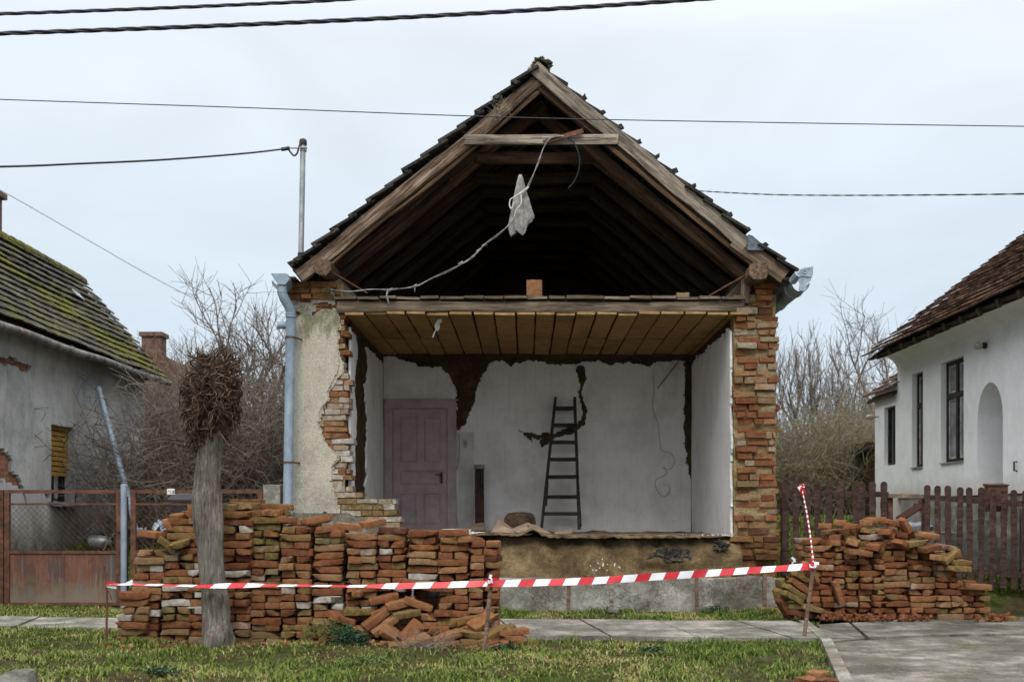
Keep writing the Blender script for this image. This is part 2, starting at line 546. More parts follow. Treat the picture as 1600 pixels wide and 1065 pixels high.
M_TILEDARK = mat_tile('old_roof_tile', ((0.024, 0.024, 0.026), (0.042, 0.040, 0.039), (0.075, 0.066, 0.058)), 0.55, spots=0.25, mosscol=((0.035, 0.037, 0.016), (0.105, 0.10, 0.03)))
M_TILEMOSS = mat_tile('mossy_roof_tile', ((0.055, 0.050, 0.043), (0.085, 0.076, 0.064), (0.13, 0.115, 0.095)), 1.0)
M_TILERED = mat_tile('brown_roof_tile', ((0.085, 0.045, 0.034), (0.15, 0.082, 0.060), (0.22, 0.135, 0.10)), 0.25)
M_ZINC = mat_metal('zinc_sheet', (0.23, 0.28, 0.33), (0.37, 0.43, 0.49), 0.05, 0.5, 0.35)
M_GALV = mat_metal('galvanised_steel', (0.26, 0.27, 0.28), (0.42, 0.44, 0.46), 0.0, 0.45, 0.5)
M_PIPEBLUE = mat_metal('grey_blue_pipe', (0.20, 0.265, 0.33), (0.30, 0.37, 0.44), 0.0, 0.55, 0.15)
M_RUST = mat_metal('rusty_steel', (0.075, 0.040, 0.030), (0.13, 0.062, 0.042), 0.9, 0.85, 0.1)
M_GUTTEROLD = mat_metal('old_gutter', (0.10, 0.10, 0.095), (0.27, 0.27, 0.25), 0.35, 0.6, 0.3)


def mat_rustpanel():
    k = NM('rusted_sheet_panel', 0.75, 0.3)
    c = k.ramp(k.noise(2.3, 8, 0.72, k.map((1.4, 1.4, 0.7))), [(0.3, (0.085, 0.065, 0.062)), (0.45, (0.10, 0.05, 0.038)), (0.6, (0.165, 0.068, 0.04)), (0.75, (0.10, 0.085, 0.085))])
    st = k.noise(5, 6, 0.7, k.map((5, 5, 0.35)))
    c = k.mix(k.ramp(st, [(0.55, 0.0), (0.75, 0.5)]), c, (0.20, 0.185, 0.17))
    z = k.xyz()[2]
    low = k.ramp(k.math('ADD', z, k.math('MULTIPLY', k.noise(3, 6, 0.7), 0.45)), [(0.32, 0.75), (0.62, 0.0)])
    c = k.mix(low, c, (0.185, 0.160, 0.120))
    return k.done(c, k.bump(k.noise(20, 5), 0.3, 0.01))


M_RUSTPANEL = mat_rustpanel()
M_PICKET = mat_wood('brown_stained_picket', (0.036, 0.021, 0.017), (0.072, 0.041, 0.033), (0.118, 0.074, 0.060), sc=1.2, bump=0.4)
M_DOOR = simple('mauve_door_paint', (0.34, 0.258, 0.268), (0.42, 0.325, 0.33), 5, 0.55, 0.3, 0.15, 60)
M_BLACK = simple('black_plastic', (0.012, 0.013, 0.016), (0.022, 0.024, 0.03), 4, 0.5, 0.4, 0.1)
M_CABLE = simple('black_cable', (0.022, 0.024, 0.030), (0.040, 0.043, 0.052), 10, 0.6, 0.3, 0.1)
M_WIREGREY = simple('grey_wire', (0.11, 0.12, 0.13), (0.20, 0.21, 0.22), 10, 0.6, 0.3, 0.1)
M_PALEWIRE = simple('pale_flex', (0.17, 0.165, 0.165), (0.36, 0.35, 0.355), 14, 0.6, 0.3, 0.1)
M_RAG = simple('dirty_white_cloth', (0.19, 0.185, 0.175), (0.34, 0.33, 0.315), 9, 0.95, 0.1, 0.6, 60)
M_STAKE = mat_wood('stake_wood', (0.12, 0.075, 0.05), (0.22, 0.145, 0.105), (0.32, 0.23, 0.18))
M_LADDER = mat_wood('dark_ladder_wood', (0.020, 0.020, 0.018), (0.045, 0.044, 0.038), (0.085, 0.08, 0.07), bump=0.3)


def mat_concrete(name, a, b, c3, stain=(0.10, 0.095, 0.07), sa=0.7, moss=0.3, pits=0.5):
    k = NM(name, 0.93, 0.15)
    c = k.ramp(k.noise(2.2, 8, 0.72), [(0.3, a), (0.5, b), (0.72, c3)])
    c = k.mix(k.ramp(k.noise(1.1, 7, 0.75, k.map(loc=(3, 3, 3))), [(0.48, 0.0), (0.66, sa)]), c, stain)
    c = k.mix(k.ramp(k.noise(2.6, 7, 0.75, k.map(loc=(8, 3, 3))), [(0.55, 0.0), (0.72, moss)]), c, (0.12, 0.11, 0.035))
    c = k.mix(0.55, c, k.ramp(k.noise(48, 5, 0.8), [(0.3, (0.6, 0.6, 0.6)), (0.7, (1.2, 1.2, 1.2))]), 'MULTIPLY')
    pit = k.math('MULTIPLY', k.ramp(k.noise(58, 4, 0.7), [(0.36, 1.0), (0.43, 0.0)]), k.ramp(k.noise(1.9, 5, 0.7, k.map(loc=(1, 9, 2))), [(0.48, 0.0), (0.55, 1.0)]))
    c = k.mix(k.math('MULTIPLY', pit, pits), c, (0.05, 0.045, 0.04))
    h = k.math('SUBTRACT', k.math('ADD', k.noise(12, 7, 0.7), k.math('MULTIPLY', k.noise(70, 4), 0.3)), pit)
    return k.done(c, k.bump(h, 0.7, 0.02))


M_SCRATCH = mat_concrete('mossy_scratch_coat', (0.20, 0.175, 0.14), (0.31, 0.28, 0.235), (0.43, 0.40, 0.35), (0.12, 0.11, 0.05), 0.5, 0.6)
M_PLINTH = mat_concrete('rough_concrete', (0.14, 0.13, 0.11), (0.27, 0.255, 0.225), (0.46, 0.44, 0.40), (0.11, 0.093, 0.055), 0.7)
M_PATH = mat_concrete('worn_path_concrete', (0.14, 0.13, 0.112), (0.25, 0.235, 0.21), (0.41, 0.385, 0.345), (0.10, 0.088, 0.065), 0.7, 0.35, 0.35)
M_DRIVE = mat_concrete('driveway_concrete', (0.095, 0.09, 0.078), (0.165, 0.155, 0.132), (0.32, 0.30, 0.26), (0.075, 0.07, 0.058), 0.8, 0.45, 0.35)


def mat_ground():
    k = NM('earth_and_turf', 0.97, 0.05)
    soil = k.ramp(k.noise(3.2, 9, 0.75), [(0.3, (0.055, 0.038, 0.022)), (0.5, (0.105, 0.078, 0.046)), (0.7, (0.17, 0.135, 0.085))])
    grass = k.ramp(k.noise(7, 8, 0.75), [(0.3, (0.038, 0.052, 0.012)), (0.5, (0.075, 0.10, 0.020)), (0.7, (0.16, 0.155, 0.055))])
    y = k.xyz()[1]
    f = k.ramp(k.noise(1.1, 8, 0.72), [(0.40, 0.15), (0.58, 1.0)])
    far = k.ramp(k.math('MULTIPLY', y, 0.05), [(0.74, 0.0), (0.80, 1.0)])
    c = k.mix(k.math('MAXIMUM', f, far), soil, grass)
    c = k.mix(far, c, k.ramp(k.noise(5, 8, 0.75), [(0.3, (0.032, 0.060, 0.010)), (0.7, (0.085, 0.135, 0.022))]))
    return k.done(c, k.bump(k.noise(26, 8, 0.8), 1.0, 0.05))


M_GROUND = mat_ground()
M_GRASS = mat_tint('grass_blades', [(0.0, (0.046, 0.092, 0.014)), (0.3, (0.118, 0.172, 0.026)), (0.55, (0.205, 0.222, 0.046)), (0.75, (0.275, 0.235, 0.095)), (1.0, (0.40, 0.315, 0.18))], 0.7, 0.2, 9, 0.3)
M_TWIG = mat_tint('bare_twigs', [(0.0, (0.070, 0.053, 0.046)), (0.35, (0.150, 0.122, 0.100)), (0.7, (0.260, 0.220, 0.185)), (1.0, (0.215, 0.190, 0.095))], 0.9, 0.1, 6, 0.5)


def mat_bark():
    k = NM('grey_bark', 0.95, 0.1)
    v = k.math('ADD', k.math('MULTIPLY', k.noise(7, 6, 0.7, k.map((9.5, 9.5, 0.8)), 0.6), 0.6), k.math('MULTIPLY', k.noise(3, 7, 0.75, k.map((1.5, 1.5, 1.0))), 0.4))
    c = k.ramp(v, [(0.30, (0.045, 0.038, 0.031)), (0.48, (0.17, 0.150, 0.126)), (0.68, (0.36, 0.33, 0.285))])
    c = k.mix(k.ramp(k.noise(2.5, 7, 0.7), [(0.5, 0.0), (0.7, 0.35)]), c, (0.20, 0.195, 0.165))
    x = k.xyz()[0]
    c = k.mix(k.ramp(k.math('ADD', k.math('MULTIPLY', k.math('ADD', x, 2.80), 3.0), k.math('MULTIPLY', k.noise(4, 7, 0.75), 0.8)), [(0.62, 0.0), (0.85, 0.7)]), c, (0.075, 0.085, 0.022))
    return k.done(c, k.bump(v, 1.0, 0.04))


M_BARK = mat_bark()
M_POLLARD = mat_tint('pollard_twigs', [(0.0, (0.030, 0.019, 0.013)), (0.4, (0.085, 0.052, 0.034)), (0.75, (0.155, 0.100, 0.065)), (1.0, (0.25, 0.175, 0.115))], 0.85, 0.2, 14, 0.4)
M_TAPE = mat_tint('barrier_tape', [(0.0, (0.50, 0.012, 0.022)), (0.49, (0.50, 0.012, 0.022)), (0.51, (0.74, 0.75, 0.78)), (1.0, (0.74, 0.75, 0.78))], 0.4, 0.5, 5, 0.15)
M_GLASS = simple('dark_window_glass', (0.018, 0.022, 0.026), (0.035, 0.04, 0.045), 2, 0.12, 0.5, 0.02)
M_GREYGLASS = simple('reflection_grey_glass', (0.14, 0.15, 0.16), (0.27, 0.28, 0.29), 3, 0.25, 0.5, 0.02)  # grey base colour stands in for the reflection in the panes
M_SHUTTER = simple('yellow_blind_slats', (0.48, 0.27, 0.040), (0.60, 0.36, 0.07), 3, 0.6, 0.3, 0.1)
M_FRAMEDARK = simple('dark_window_frame', (0.018, 0.014, 0.013), (0.04, 0.032, 0.03), 8, 0.7, 0.2, 0.3)
M_FRAMEWORN = simple('worn_white_frame', (0.30, 0.28, 0.26), (0.52, 0.50, 0.48), 8, 0.8, 0.2, 0.4)
M_CARD = simple('torn_fibreboard', (0.20, 0.145, 0.105), (0.34, 0.255, 0.19), 5, 0.95, 0.1, 0.6, 50)
M_FLOORBOARD = simple('dirty_floor', (0.10, 0.070, 0.045), (0.20, 0.15, 0.10), 4, 0.95, 0.1, 0.6, 30)
M_COAL = simple('tarry_slag', (0.014, 0.013, 0.013), (0.17, 0.145, 0.115), 14, 0.9, 0.2, 1.0, 26, 0.05, lo=0.3, hi=0.9)
M_PAPER = simple('torn_white_paper', (0.55, 0.53, 0.48), (0.72, 0.70, 0.66), 9, 0.9, 0.1, 0.3)
M_FUR = simple('black_fur', (0.006, 0.006, 0.007), (0.014, 0.013, 0.014), 30, 0.8, 0.2, 0.6, 80)
M_BROWNBOX = simple('brown_painted_metal', (0.085, 0.038, 0.030), (0.13, 0.058, 0.045), 5, 0.55, 0.3, 0.2)
M_STONE = simple('mossy_grey_stone', (0.06, 0.06, 0.045), (0.20, 0.19, 0.17), 6, 0.95, 0.1, 0.8, 20, 0.03)
M_LEAF = mat_tint('weed_leaves', [(0.0, (0.014, 0.040, 0.018)), (0.5, (0.030, 0.075, 0.030)), (1.0, (0.10, 0.13, 0.02))], 0.6, 0.3, 20, 0.4)
M_OPAL = simple('opal_lamp_globe', (0.30, 0.28, 0.23), (0.40, 0.38, 0.32), 5, 0.4, 0.4, 0.05)


def mat_leftwall():
    k = NM('stained_grey_render', 0.95, 0.1)
    z = k.xyz()[2]
    c = k.ramp(k.noise(1.3, 8, 0.72), [(0.15, (0.27, 0.275, 0.285)), (0.5, (0.45, 0.45, 0.455)), (0.85, (0.60, 0.585, 0.55))])
    st = k.noise(1.6, 7, 0.72, k.map((2, 2, 0.5)))
    c = k.mix(k.ramp(st, [(0.5, 0.0), (0.95, 0.7)]), c, (0.14, 0.14, 0.15))
    c = k.mix(k.ramp(k.noise(1.1, 6, 0.7, k.map((1, 1, 0.6), loc=(5, 1, 3))), [(0.55, 0.0), (0.85, 0.6)]), c, (0.50, 0.44, 0.32))
    top = k.ramp(k.math('ADD', z, k.math('MULTIPLY', k.noise(3, 6, 0.7), 0.5)), [(0.0, 0.0), (1.0, 0.0)])
    low = k.ramp(k.math('ADD', z, k.math('MULTIPLY', k.noise(2.2, 8, 0.75), 0.9)), [(0.95, 0.9), (1.0, 0.88), (1.75, 0.0)])
    c = k.mix(k.ramp(k.math('MULTIPLY', k.math('ADD', z, k.math('MULTIPLY', k.noise(2.2, 8, 0.75), 0.9)), 0.5), [(0.55, 0.9), (0.86, 0.0)]), c,
              k.ramp(k.noise(6, 7, 0.7), [(0.35, (0.055, 0.050, 0.032)), (0.65, (0.16, 0.15, 0.11))]))
    return k.done(c, k.bump(k.noise(9, 7, 0.7), 0.6, 0.03))


M_LEFTWALL = mat_leftwall()


def mat_brickwall():
    k = NM('exposed_brickwork', 0.95, 0.1)
    t = k.n.new('ShaderNodeTexBrick')
    xx = k.xyz(); cb_ = k.n.new('ShaderNodeCombineXYZ'); k.l.new(k.math('ADD', xx[0], xx[1]), cb_.inputs[0]); k.l.new(xx[2], cb_.inputs[1]); k.l.new(cb_.outputs[0], t.inputs['Vector'])
    t.inputs['Scale'].default_value = 1.0
    t.inputs['Brick Width'].default_value = 0.29; t.inputs['Row Height'].default_value = 0.08; t.inputs['Mortar Size'].default_value = 0.008
    t.inputs['Color1'].default_value = (0.22, 0.075, 0.045, 1); t.inputs['Color2'].default_value = (0.32, 0.13, 0.08, 1); t.inputs['Mortar'].default_value = (0.24, 0.20, 0.16, 1)
    c = k.mix(0.6, t.outputs['Color'], k.ramp(k.noise(9, 6, 0.7), [(0.3, (0.5, 0.5, 0.5)), (0.7, (1.25, 1.25, 1.25))]), 'MULTIPLY')
    return k.done(c, k.bump(t.outputs['Fac'], -0.6, 0.02))


M_BRICKWALL = mat_brickwall()
M_SOOTBRICK = simple('sooty_brick', (0.10, 0.060, 0.050), (0.19, 0.120, 0.098), 9, 0.95, 0.1, 0.6, 20)
M_WHITEHOUSE = mat_white('limewashed_wall', (0.86, 0.87, 0.885), (0.58, 0.57, 0.55), 0.30, 0.07, (1.45, 2.0, (0.55, 0.52, 0.46)), 0.25, 0.0)
M_WHITEBASE = mat_concrete('flaking_plinth_render', (0.24, 0.23, 0.21), (0.37, 0.36, 0.34), (0.50, 0.49, 0.47), (0.27, 0.22, 0.15), 0.7, 0.2)

# ------------------------------------------------------------------ ground, path, driveway
HX0, HX1 = -3.08, 3.30          # outer faces of the ruined house
YF = 14.9                        # its front plane


def gz(x, y):
    right = sstep(2.9, 4.0, x); left = sstep(-2.9, -3.6, x)
    zr = 0.46 * sstep(13.5, 15.2, y) + 0.68 * min(1, max(0, (y - 15.0) / 6.0)) + 0.2 * sstep(21, 34, y)
    zl = 0.02 + 0.84 * min(1, max(0, (y - 15.1) / 5.4)) + 0.30 * sstep(20.5, 30, y)
    zm = 0.8 * sstep(15.0, 24, y)
    z = zr * right + zl * left + zm * (1 - right) * (1 - left)
    near = 1 - sstep(16, 24, y)
    z += near * (0.022 * fbm(x * 0.8, y * 0.8, 2.0) - 0.006)
    if 9.2 < y < 14.4 and -4.2 < x < 0.2:                 # trodden hump in front of the long stack
        z += 0.05 * math.exp(-((y - 10.3) / 0.5) ** 2) * math.exp(-((x + 1.7) / 1.2) ** 2)
    return z


def build_ground():
    xs = list(np.arange(-60, -14, 6)) + list(np.arange(-14, -5, 0.5)) + list(np.arange(-5, 5, 0.11)) + list(np.arange(5, 14, 0.5)) + list(np.arange(14, 66, 6))
    ys = list(np.arange(-20, 6, 2)) + list(np.arange(6, 16, 0.11)) + list(np.arange(16, 30, 0.5)) + list(np.arange(30, 300, 15))
    m = MB()
    nx = len(xs)
    for y in ys:
        for x in xs: m.v.append((x, y, gz(x, y)))
    for j in range(len(ys) - 1):
        for i in range(nx - 1):
            o = j * nx + i
            m.f.append((o, o + 1, o + nx + 1, o + nx)); m.t.append((0.5, 0, 0))
    return tag(m.build('ground', M_GROUND, smooth=True), kind='structure', label='patchy winter turf and earth in front of the ruined house')


build_ground()


def path_y(x):      # centre line of the pavement
    return 12.15 - 0.10 * (x + 0.0)


def build_path():
    m = MB()
    cuts = [-9.0, -7.4, -5.55, -4.15, -2.9, -1.55, -0.2, 0.72, 1.58, 2.46, 3.08]
    for a, b in zip(cuts, cuts[1:]):
        sk = 0.11
        y0, y1 = -0.86, 0.86
        if a < -5: y0, y1 = -0.55, 0.55
        g = 0.012
        pts = []
        dz = R(-0.006, 0.008)
        for z in (-0.08, 0.035 + dz):
            for (x, dy) in ((a + g + sk, y0), (b - g + sk, y0), (b - g - sk, y1), (a + g - sk, y1)):
                pts.append((x, path_y(x) + dy + R(-0.015, 0.015), z + R(-0.004, 0.004)))
        m.hexa(pts)
    o = m.build('path', M_PATH)
    tag(o, kind='structure', label='pale concrete slab pavement in front of the house')
    # slabs and driveway to the right of the gutter line
    m = MB()
    a0, a1, b1, b0 = P(1322, 1003, 0), None, None, None

    def gp(px, py, z): # ground point on the plane z
        Y = F * (H - z) / (py - CY)
        return Vector(((px - CX) * Y / F, Y, z))
    def slab(pix, z, t=0.1):
        m.prism([gp(px, py, z) for px, py in pix], (0, 0, -t))
    slab([(1277, 975), (1299, 1001), (1352, 996), (1326, 972)], 0.035)
    slab([(1331, 972), (1358, 995), (1450, 991), (1640, 988), (1640, 962), (1420, 966)], 0.032)
    slab([(1303, 1004), (1357, 999), (1450, 995), (1640, 991), (1800, 990), (1800, 1240), (1370, 1240), (1334, 1065)], 0.028)
    tag(m.build('driveway', M_DRIVE), kind='structure', label='grey stained concrete driveway slab at the right')
    m = MB()
    pl = [gp(1262, 975, 0.0), gp(1300, 1006, 0.0), gp(1334, 1075, 0.0), gp(1372, 1250, 0.0)]
    for p, q in zip(pl, pl[1:]):
        d = (q - p).normalized(); s_ = Vector((-d.y, d.x, 0))
        m.prism([p + Vector((0, 0, 0.05)), q + Vector((0, 0, 0.05)), q - s_ * 0.10 + Vector((0, 0, 0.05)), p - s_ * 0.10 + Vector((0, 0, 0.05))], (0, 0, -0.2))
    tag(m.build('kerb', M_PLINTH), kind='structure', label='narrow concrete kerb along the driveway edge')


build_path()

# ------------------------------------------------------------------ the ruined house
HOUSE = thing('ruined_house', (0.1, YF, 0.0), 'ruined house, its front wall gone, open room and bare attic rafters in view', 'house')
XI0, XI1 = -2.33, 2.70           # inner faces of the room's side walls
YB = 18.62                       # back wall of the room
ZFL, ZCE = 0.93, 3.83            # floor and ceiling of the room
YEND = 23.2
AP = Vector((0.17, 0, 6.915)); EL = Vector((-3.03, 0, 4.31)); ER = Vector((3.38, 0, 4.30))


def brick_rows(m, z0, z1, xl, xr, yf, depth, rough=0.01, gap=0.014, rowh=0.078, tint=None, miss=0.0, xj=0.0, hj=0.006):
    z = z0
    while z < z1 - 0.02:
        hgt = min(rowh - gap, z1 - z) + R(-hj, hj)
        a, b = xl(z), xr(z)
        x = a + R(-xj, xj)
        first = True
        while x < b - 0.03:
            L = random.choice((0.14, 0.14, 0.29, 0.29, 0.2)) * R(0.9, 1.08)
            e = min(x + L, b + R(-xj, xj))
            if b - e < 0.06: e = b + R(-xj, xj) * 1.5
            if e - x < 0.03: break
            t = tint(x, z) if tint else (R(0.1, 0.8), R(0, 0.5), 0)
            if random.random() >= miss:
                yo = R(-rough, rough)
                cx = (x + e) / 2
                m.box((cx, yf + yo + depth / 2, z + hgt / 2), (e - x - gap, depth, hgt), (R(-.02, .02), R(-.02, .02) - 0.0, R(-.03, .03)), 0.007, t)
            x = e
        z += rowh


def rough_face(m, x0, x1, z0, z1, y, amp, step=0.05, sc=5.0, seed=0.0, tint=None, xl=None, xr=None):
    """crumbled core: a displaced grid facing the street with closed sides"""
    nx = max(2, int((x1 - x0) / step)); nz = max(2, int((z1 - z0) / step))
    b = len(m.v)
    for j in range(nz + 1):
        z = lerp(z0, z1, j / nz)
        a = xl(z) if xl else x0; c = xr(z) if xr else x1
        for i in range(nx + 1):
            x = lerp(a, c, i / nx)
            m.v.append((x + 0.015 * fbm(z * 9, x * 9, seed), y - amp * fbm(x * sc, z * sc, seed, 4), z))
    for j in range(nz):
        for i in range(nx):
            o = b + j * (nx + 1) + i
            m.face((o, o + 1, o + nx + 2, o + nx + 1), tint)


def build_house_walls():
    # left corner pier: bricks behind the render, a torn right edge
    edge_px = [(425, 520), (455, 522), (480, 536), (500, 541), (520, 540), (560, 539), (600, 544), (640, 541), (680, 545), (720, 547), (755, 544), (772, 548), (776, 565), (784, 566), (786, 619), (830, 621)]
    sc = F / YF

    def xr(z):
        y = CY - (z - H) * sc
        return (interp(edge_px, y) - CX) / sc

    def tl(x, z):
        y = CY - (z - H) * sc
        if y > 765: return (R(0.6, 1), R(0.45, 0.85), R(0.1, 0.6))
        if y > 565: return (R(0.2, 0.8), R(0, 0.2), random.choice((0.2, 0.55, 0.7, 0.45)) if x < -2.36 else random.choice((0, 0, 0.4)))
        if y < 490: return (R(0.1, 0.6), R(0.1, 0.9), 0)
        return (R(0.1, 0.7), R(0, 0.7), random.choice((0, 0, 0.3)))
    m = MB()
    brick_rows(m, 0.35, 4.27, lambda z: -3.06, xr, YF + 0.012, 0.30, 0.012, tint=tl, xj=0.045)
    # corbelled cornice at the eaves
    brick_rows(m, 4.03, 4.27, lambda z: -3.06 - (z - 3.95) * 0.25, lambda z: -2.52, YF - 0.05, 0.3, 0.02, tint=lambda x, z: (R(0.1, 0.5), R(0.2, 1.0), 0), xj=0.03)
    m.build('front_wall_brickwork', M_BRICK, HOUSE)
    m = MB()
    xr2 = lambda z: xr(z) - 0.05
    rough_face(m, 0, 0, 0.35, 4.27, YF + 0.035, 0.02, 0.05, 6, 1.0, xl=lambda z: -3.05, xr=xr2)
    m.box2((-3.05, YF + 0.06, 0.3), (-2.40, YF + 0.5, 4.25))
    m.box2((-2.40, YF + 0.06, 0.3), (-1.72, YF + 0.28, 1.22))
    m.build('wall_core', M_MUD, HOUSE)
    # render on the left pier
    poly = [(456, 515), (462, 500), (474, 489), (487, 497), (497, 489), (510, 485), (522, 485), (527, 496), (530, 512), (527, 530), (526, 545), (531, 562), (529, 578), (519, 598), (511, 612), (512, 622), (500, 640),
            (497, 662), (506, 690), (520, 703), (527, 716), (518, 735), (516, 752), (521, 775), (524, 792), (530, 802), (456, 802)]

    def keep(u, v):
        px = CX + u * sc; py = CY - (v - H) * sc
        return inpoly(px + 3 * fbm(u * 9, v * 9, 4), py + 3 * fbm(u * 9, v * 9, 8), poly)
    us = list(np.arange(-3.085, -2.3, 0.018)); vs = list(np.arange(1.2, 4.05, 0.018))
    m = MB()
    m.sheet((0, YF - 0.018, 0), (1, 0, 0), (0, 0, 1), us, vs, keep, (0, -0.036, 0), 0.35, disp=0.006, dsc=2.0)
    m.build('pebbledash_coat', M_PEBBLE, HOUSE, True, 60)
    m = MB()
    hp = [(456, 512), (457, 460), (462, 446), (476, 440), (492, 446), (502, 452), (514, 446), (522, 462), (527, 492), (520, 494), (505, 489), (488, 499), (474, 492)]
    m.sheet((0, YF - 0.010, 0), (1, 0, 0), (0, 0, 1), us, list(np.arange(3.4, 4.3, 0.018)), lambda u, v: inpoly(CX + u * sc + 4 * fbm(u * 9, v * 9, 2), CY - (v - H) * sc + 4 * fbm(u * 9, v * 9, 9), hp) and fbm(u * 5, v * 9, 15) < 0.16, (0, -0.02, 0), 0.35, disp=0.01, dsc=3)
    m.build('scratch_coat', M_SCRATCH, HOUSE, True, 60)
    # white lime crust around the render's torn edge
    m = MB()

    def keep2(u, v):
        px = CX + u * sc; py = CY - (v - H) * sc
        a = 3 * fbm(u * 9, v * 9, 4); b = 3 * fbm(u * 9, v * 9, 8)
        w = 3.2 + 5 * fbm(u * 3, v * 3, 1)
        return py < 800 and px > 470 and (inpoly(px + a - w, py + b, poly) or inpoly(px + a, py + b + w * 0.6, poly)) and not inpoly(px + a, py + b, poly)
    m.sheet((0, YF - 0.004, 0), (1, 0, 0), (0, 0, 1), us, vs, keep2, (0, -0.02, 0), 0.35, disp=0.006, dsc=2.0)
    m.build('lime_crust', simple('lime_mortar', (0.33, 0.28, 0.21), (0.50, 0.44, 0.36), 8, 0.95, 0.1, 0.6, 40), HOUSE, True, 60)
    m = MB()
    rough_face(m, -3.09, -1.9, 0.30, 1.24, YF - 0.035, 0.008, 0.05, 5, 4.0, xl=lambda z: -3.09, xr=lambda z: lerp(-1.72, -2.30, sstep(1.0, 1.24, z)))
    m.box2((-3.09, YF - 0.03, 0.2), (-2.3, YF + 0.01, 1.238))
    m.build('socle_render', M_PLINTH, HOUSE)
    # side wall bodies
    m = MB()
    m.box2((-3.05, YF + 0.5, 0.2), (XI0 - 0.03, YEND, 4.25))
    m.box2((XI1 + 0.03, YF + 0.35, 0.2), (3.27, YEND, 4.22))
    m.box2((XI0 - 0.03, YB + 0.03, 0.2), (XI1 + 0.03, YB + 0.33, 4.0))
    m.box2((-3.05, YEND, 0.2), (3.27, YEND + 0.3, 4.2))
    m.prism([Vector((-3.14, YEND + 0.02, 4.18)), Vector((3.49, YEND + 0.02, 4.18)), Vector((AP.x, YEND + 0.02, AP.z + 0.035))], (0, 0.26, 0))
    m.box2((XI0 - 0.03, YF + 0.35, 0.2), (XI0 - 0.015, YF + 0.5, 4.0))
    m.build('wall', M_MUDDARK, HOUSE)
    for xa, ya, xb in ((-3.085, YF + 0.3, -3.052), (3.272, YF + 0.45, 3.30)):
        m = MB(); m.box2((xa, ya, 0.2), (xb, YEND, 4.2))
        m.build('outer_render', M_PEBBLE, HOUSE)
    # right pier: the torn section of the side wall
    m = MB()

    def tr(x, z):
        q = random.random()
        if z < 1.0: return (R(0, 0.5), R(0.1, 0.85), 0)
        if q < 0.55: return (R(0.15, 0.6), R(0, 0.2), R(0, 0.15))
        return (R(0.6, 1.0), R(0.0, 0.3), R(0, 0.45))
    xl = lambda z: 2.735 + 0.03 * fbm(z * 4, 0, 5) - (0.06 if z < 0.9 else 0)
    xrr = lambda z: 3.275 + 0.04 * fbm(z * 3, 3, 5)
    brick_rows(m, 0.42, 3.95, xl, xrr, YF + 0.0, 0.32, 0.05, 0.020, 0.090, tint=tr, miss=0.05, xj=0.035, hj=0.008)
    brick_rows(m, 3.95, 4.02, lambda z: 2.95, lambda z: 3.24, YF + 0.02, 0.3, 0.03, tint=lambda x, z: (R(0.2, 0.5), 0.1, 0), xj=0.02)
    brick_rows(m, 4.02, 4.33, lambda z: 2.98 + 0.02, lambda z: 3.12 + (z - 3.95) * 0.85, YF - 0.02, 0.3, 0.03, 0.012, tint=lambda x, z: (R(0.2, 0.5), R(0, 0.3), 0), xj=0.02)
    brick_rows(m, 0.40, 0.86, lambda z: 2.62 + z * 0.08, lambda z: 3.26, YF - 0.05, 0.3, 0.06, 0.02, 0.08, tint=lambda x, z: (R(0.0, 0.45), R(0.2, 0.9), 0), miss=0.25, xj=0.05, hj=0.012)
    m.build('torn_wall_bricks', M_BRICK, HOUSE)
    m = MB()
    rough_face(m, 0, 0, 0.35, 4.1, YF + 0.045, 0.06, 0.03, 7, 12.0, xl=lambda z: 2.725, xr=lambda z: 3.275)
    m.box2((2.735, YF + 0.13, 0.2), (3.268, YF + 0.36, 4.1))
    m.build('torn_wall_core', M_MUD, HOUSE, True, 60)


build_house_walls()


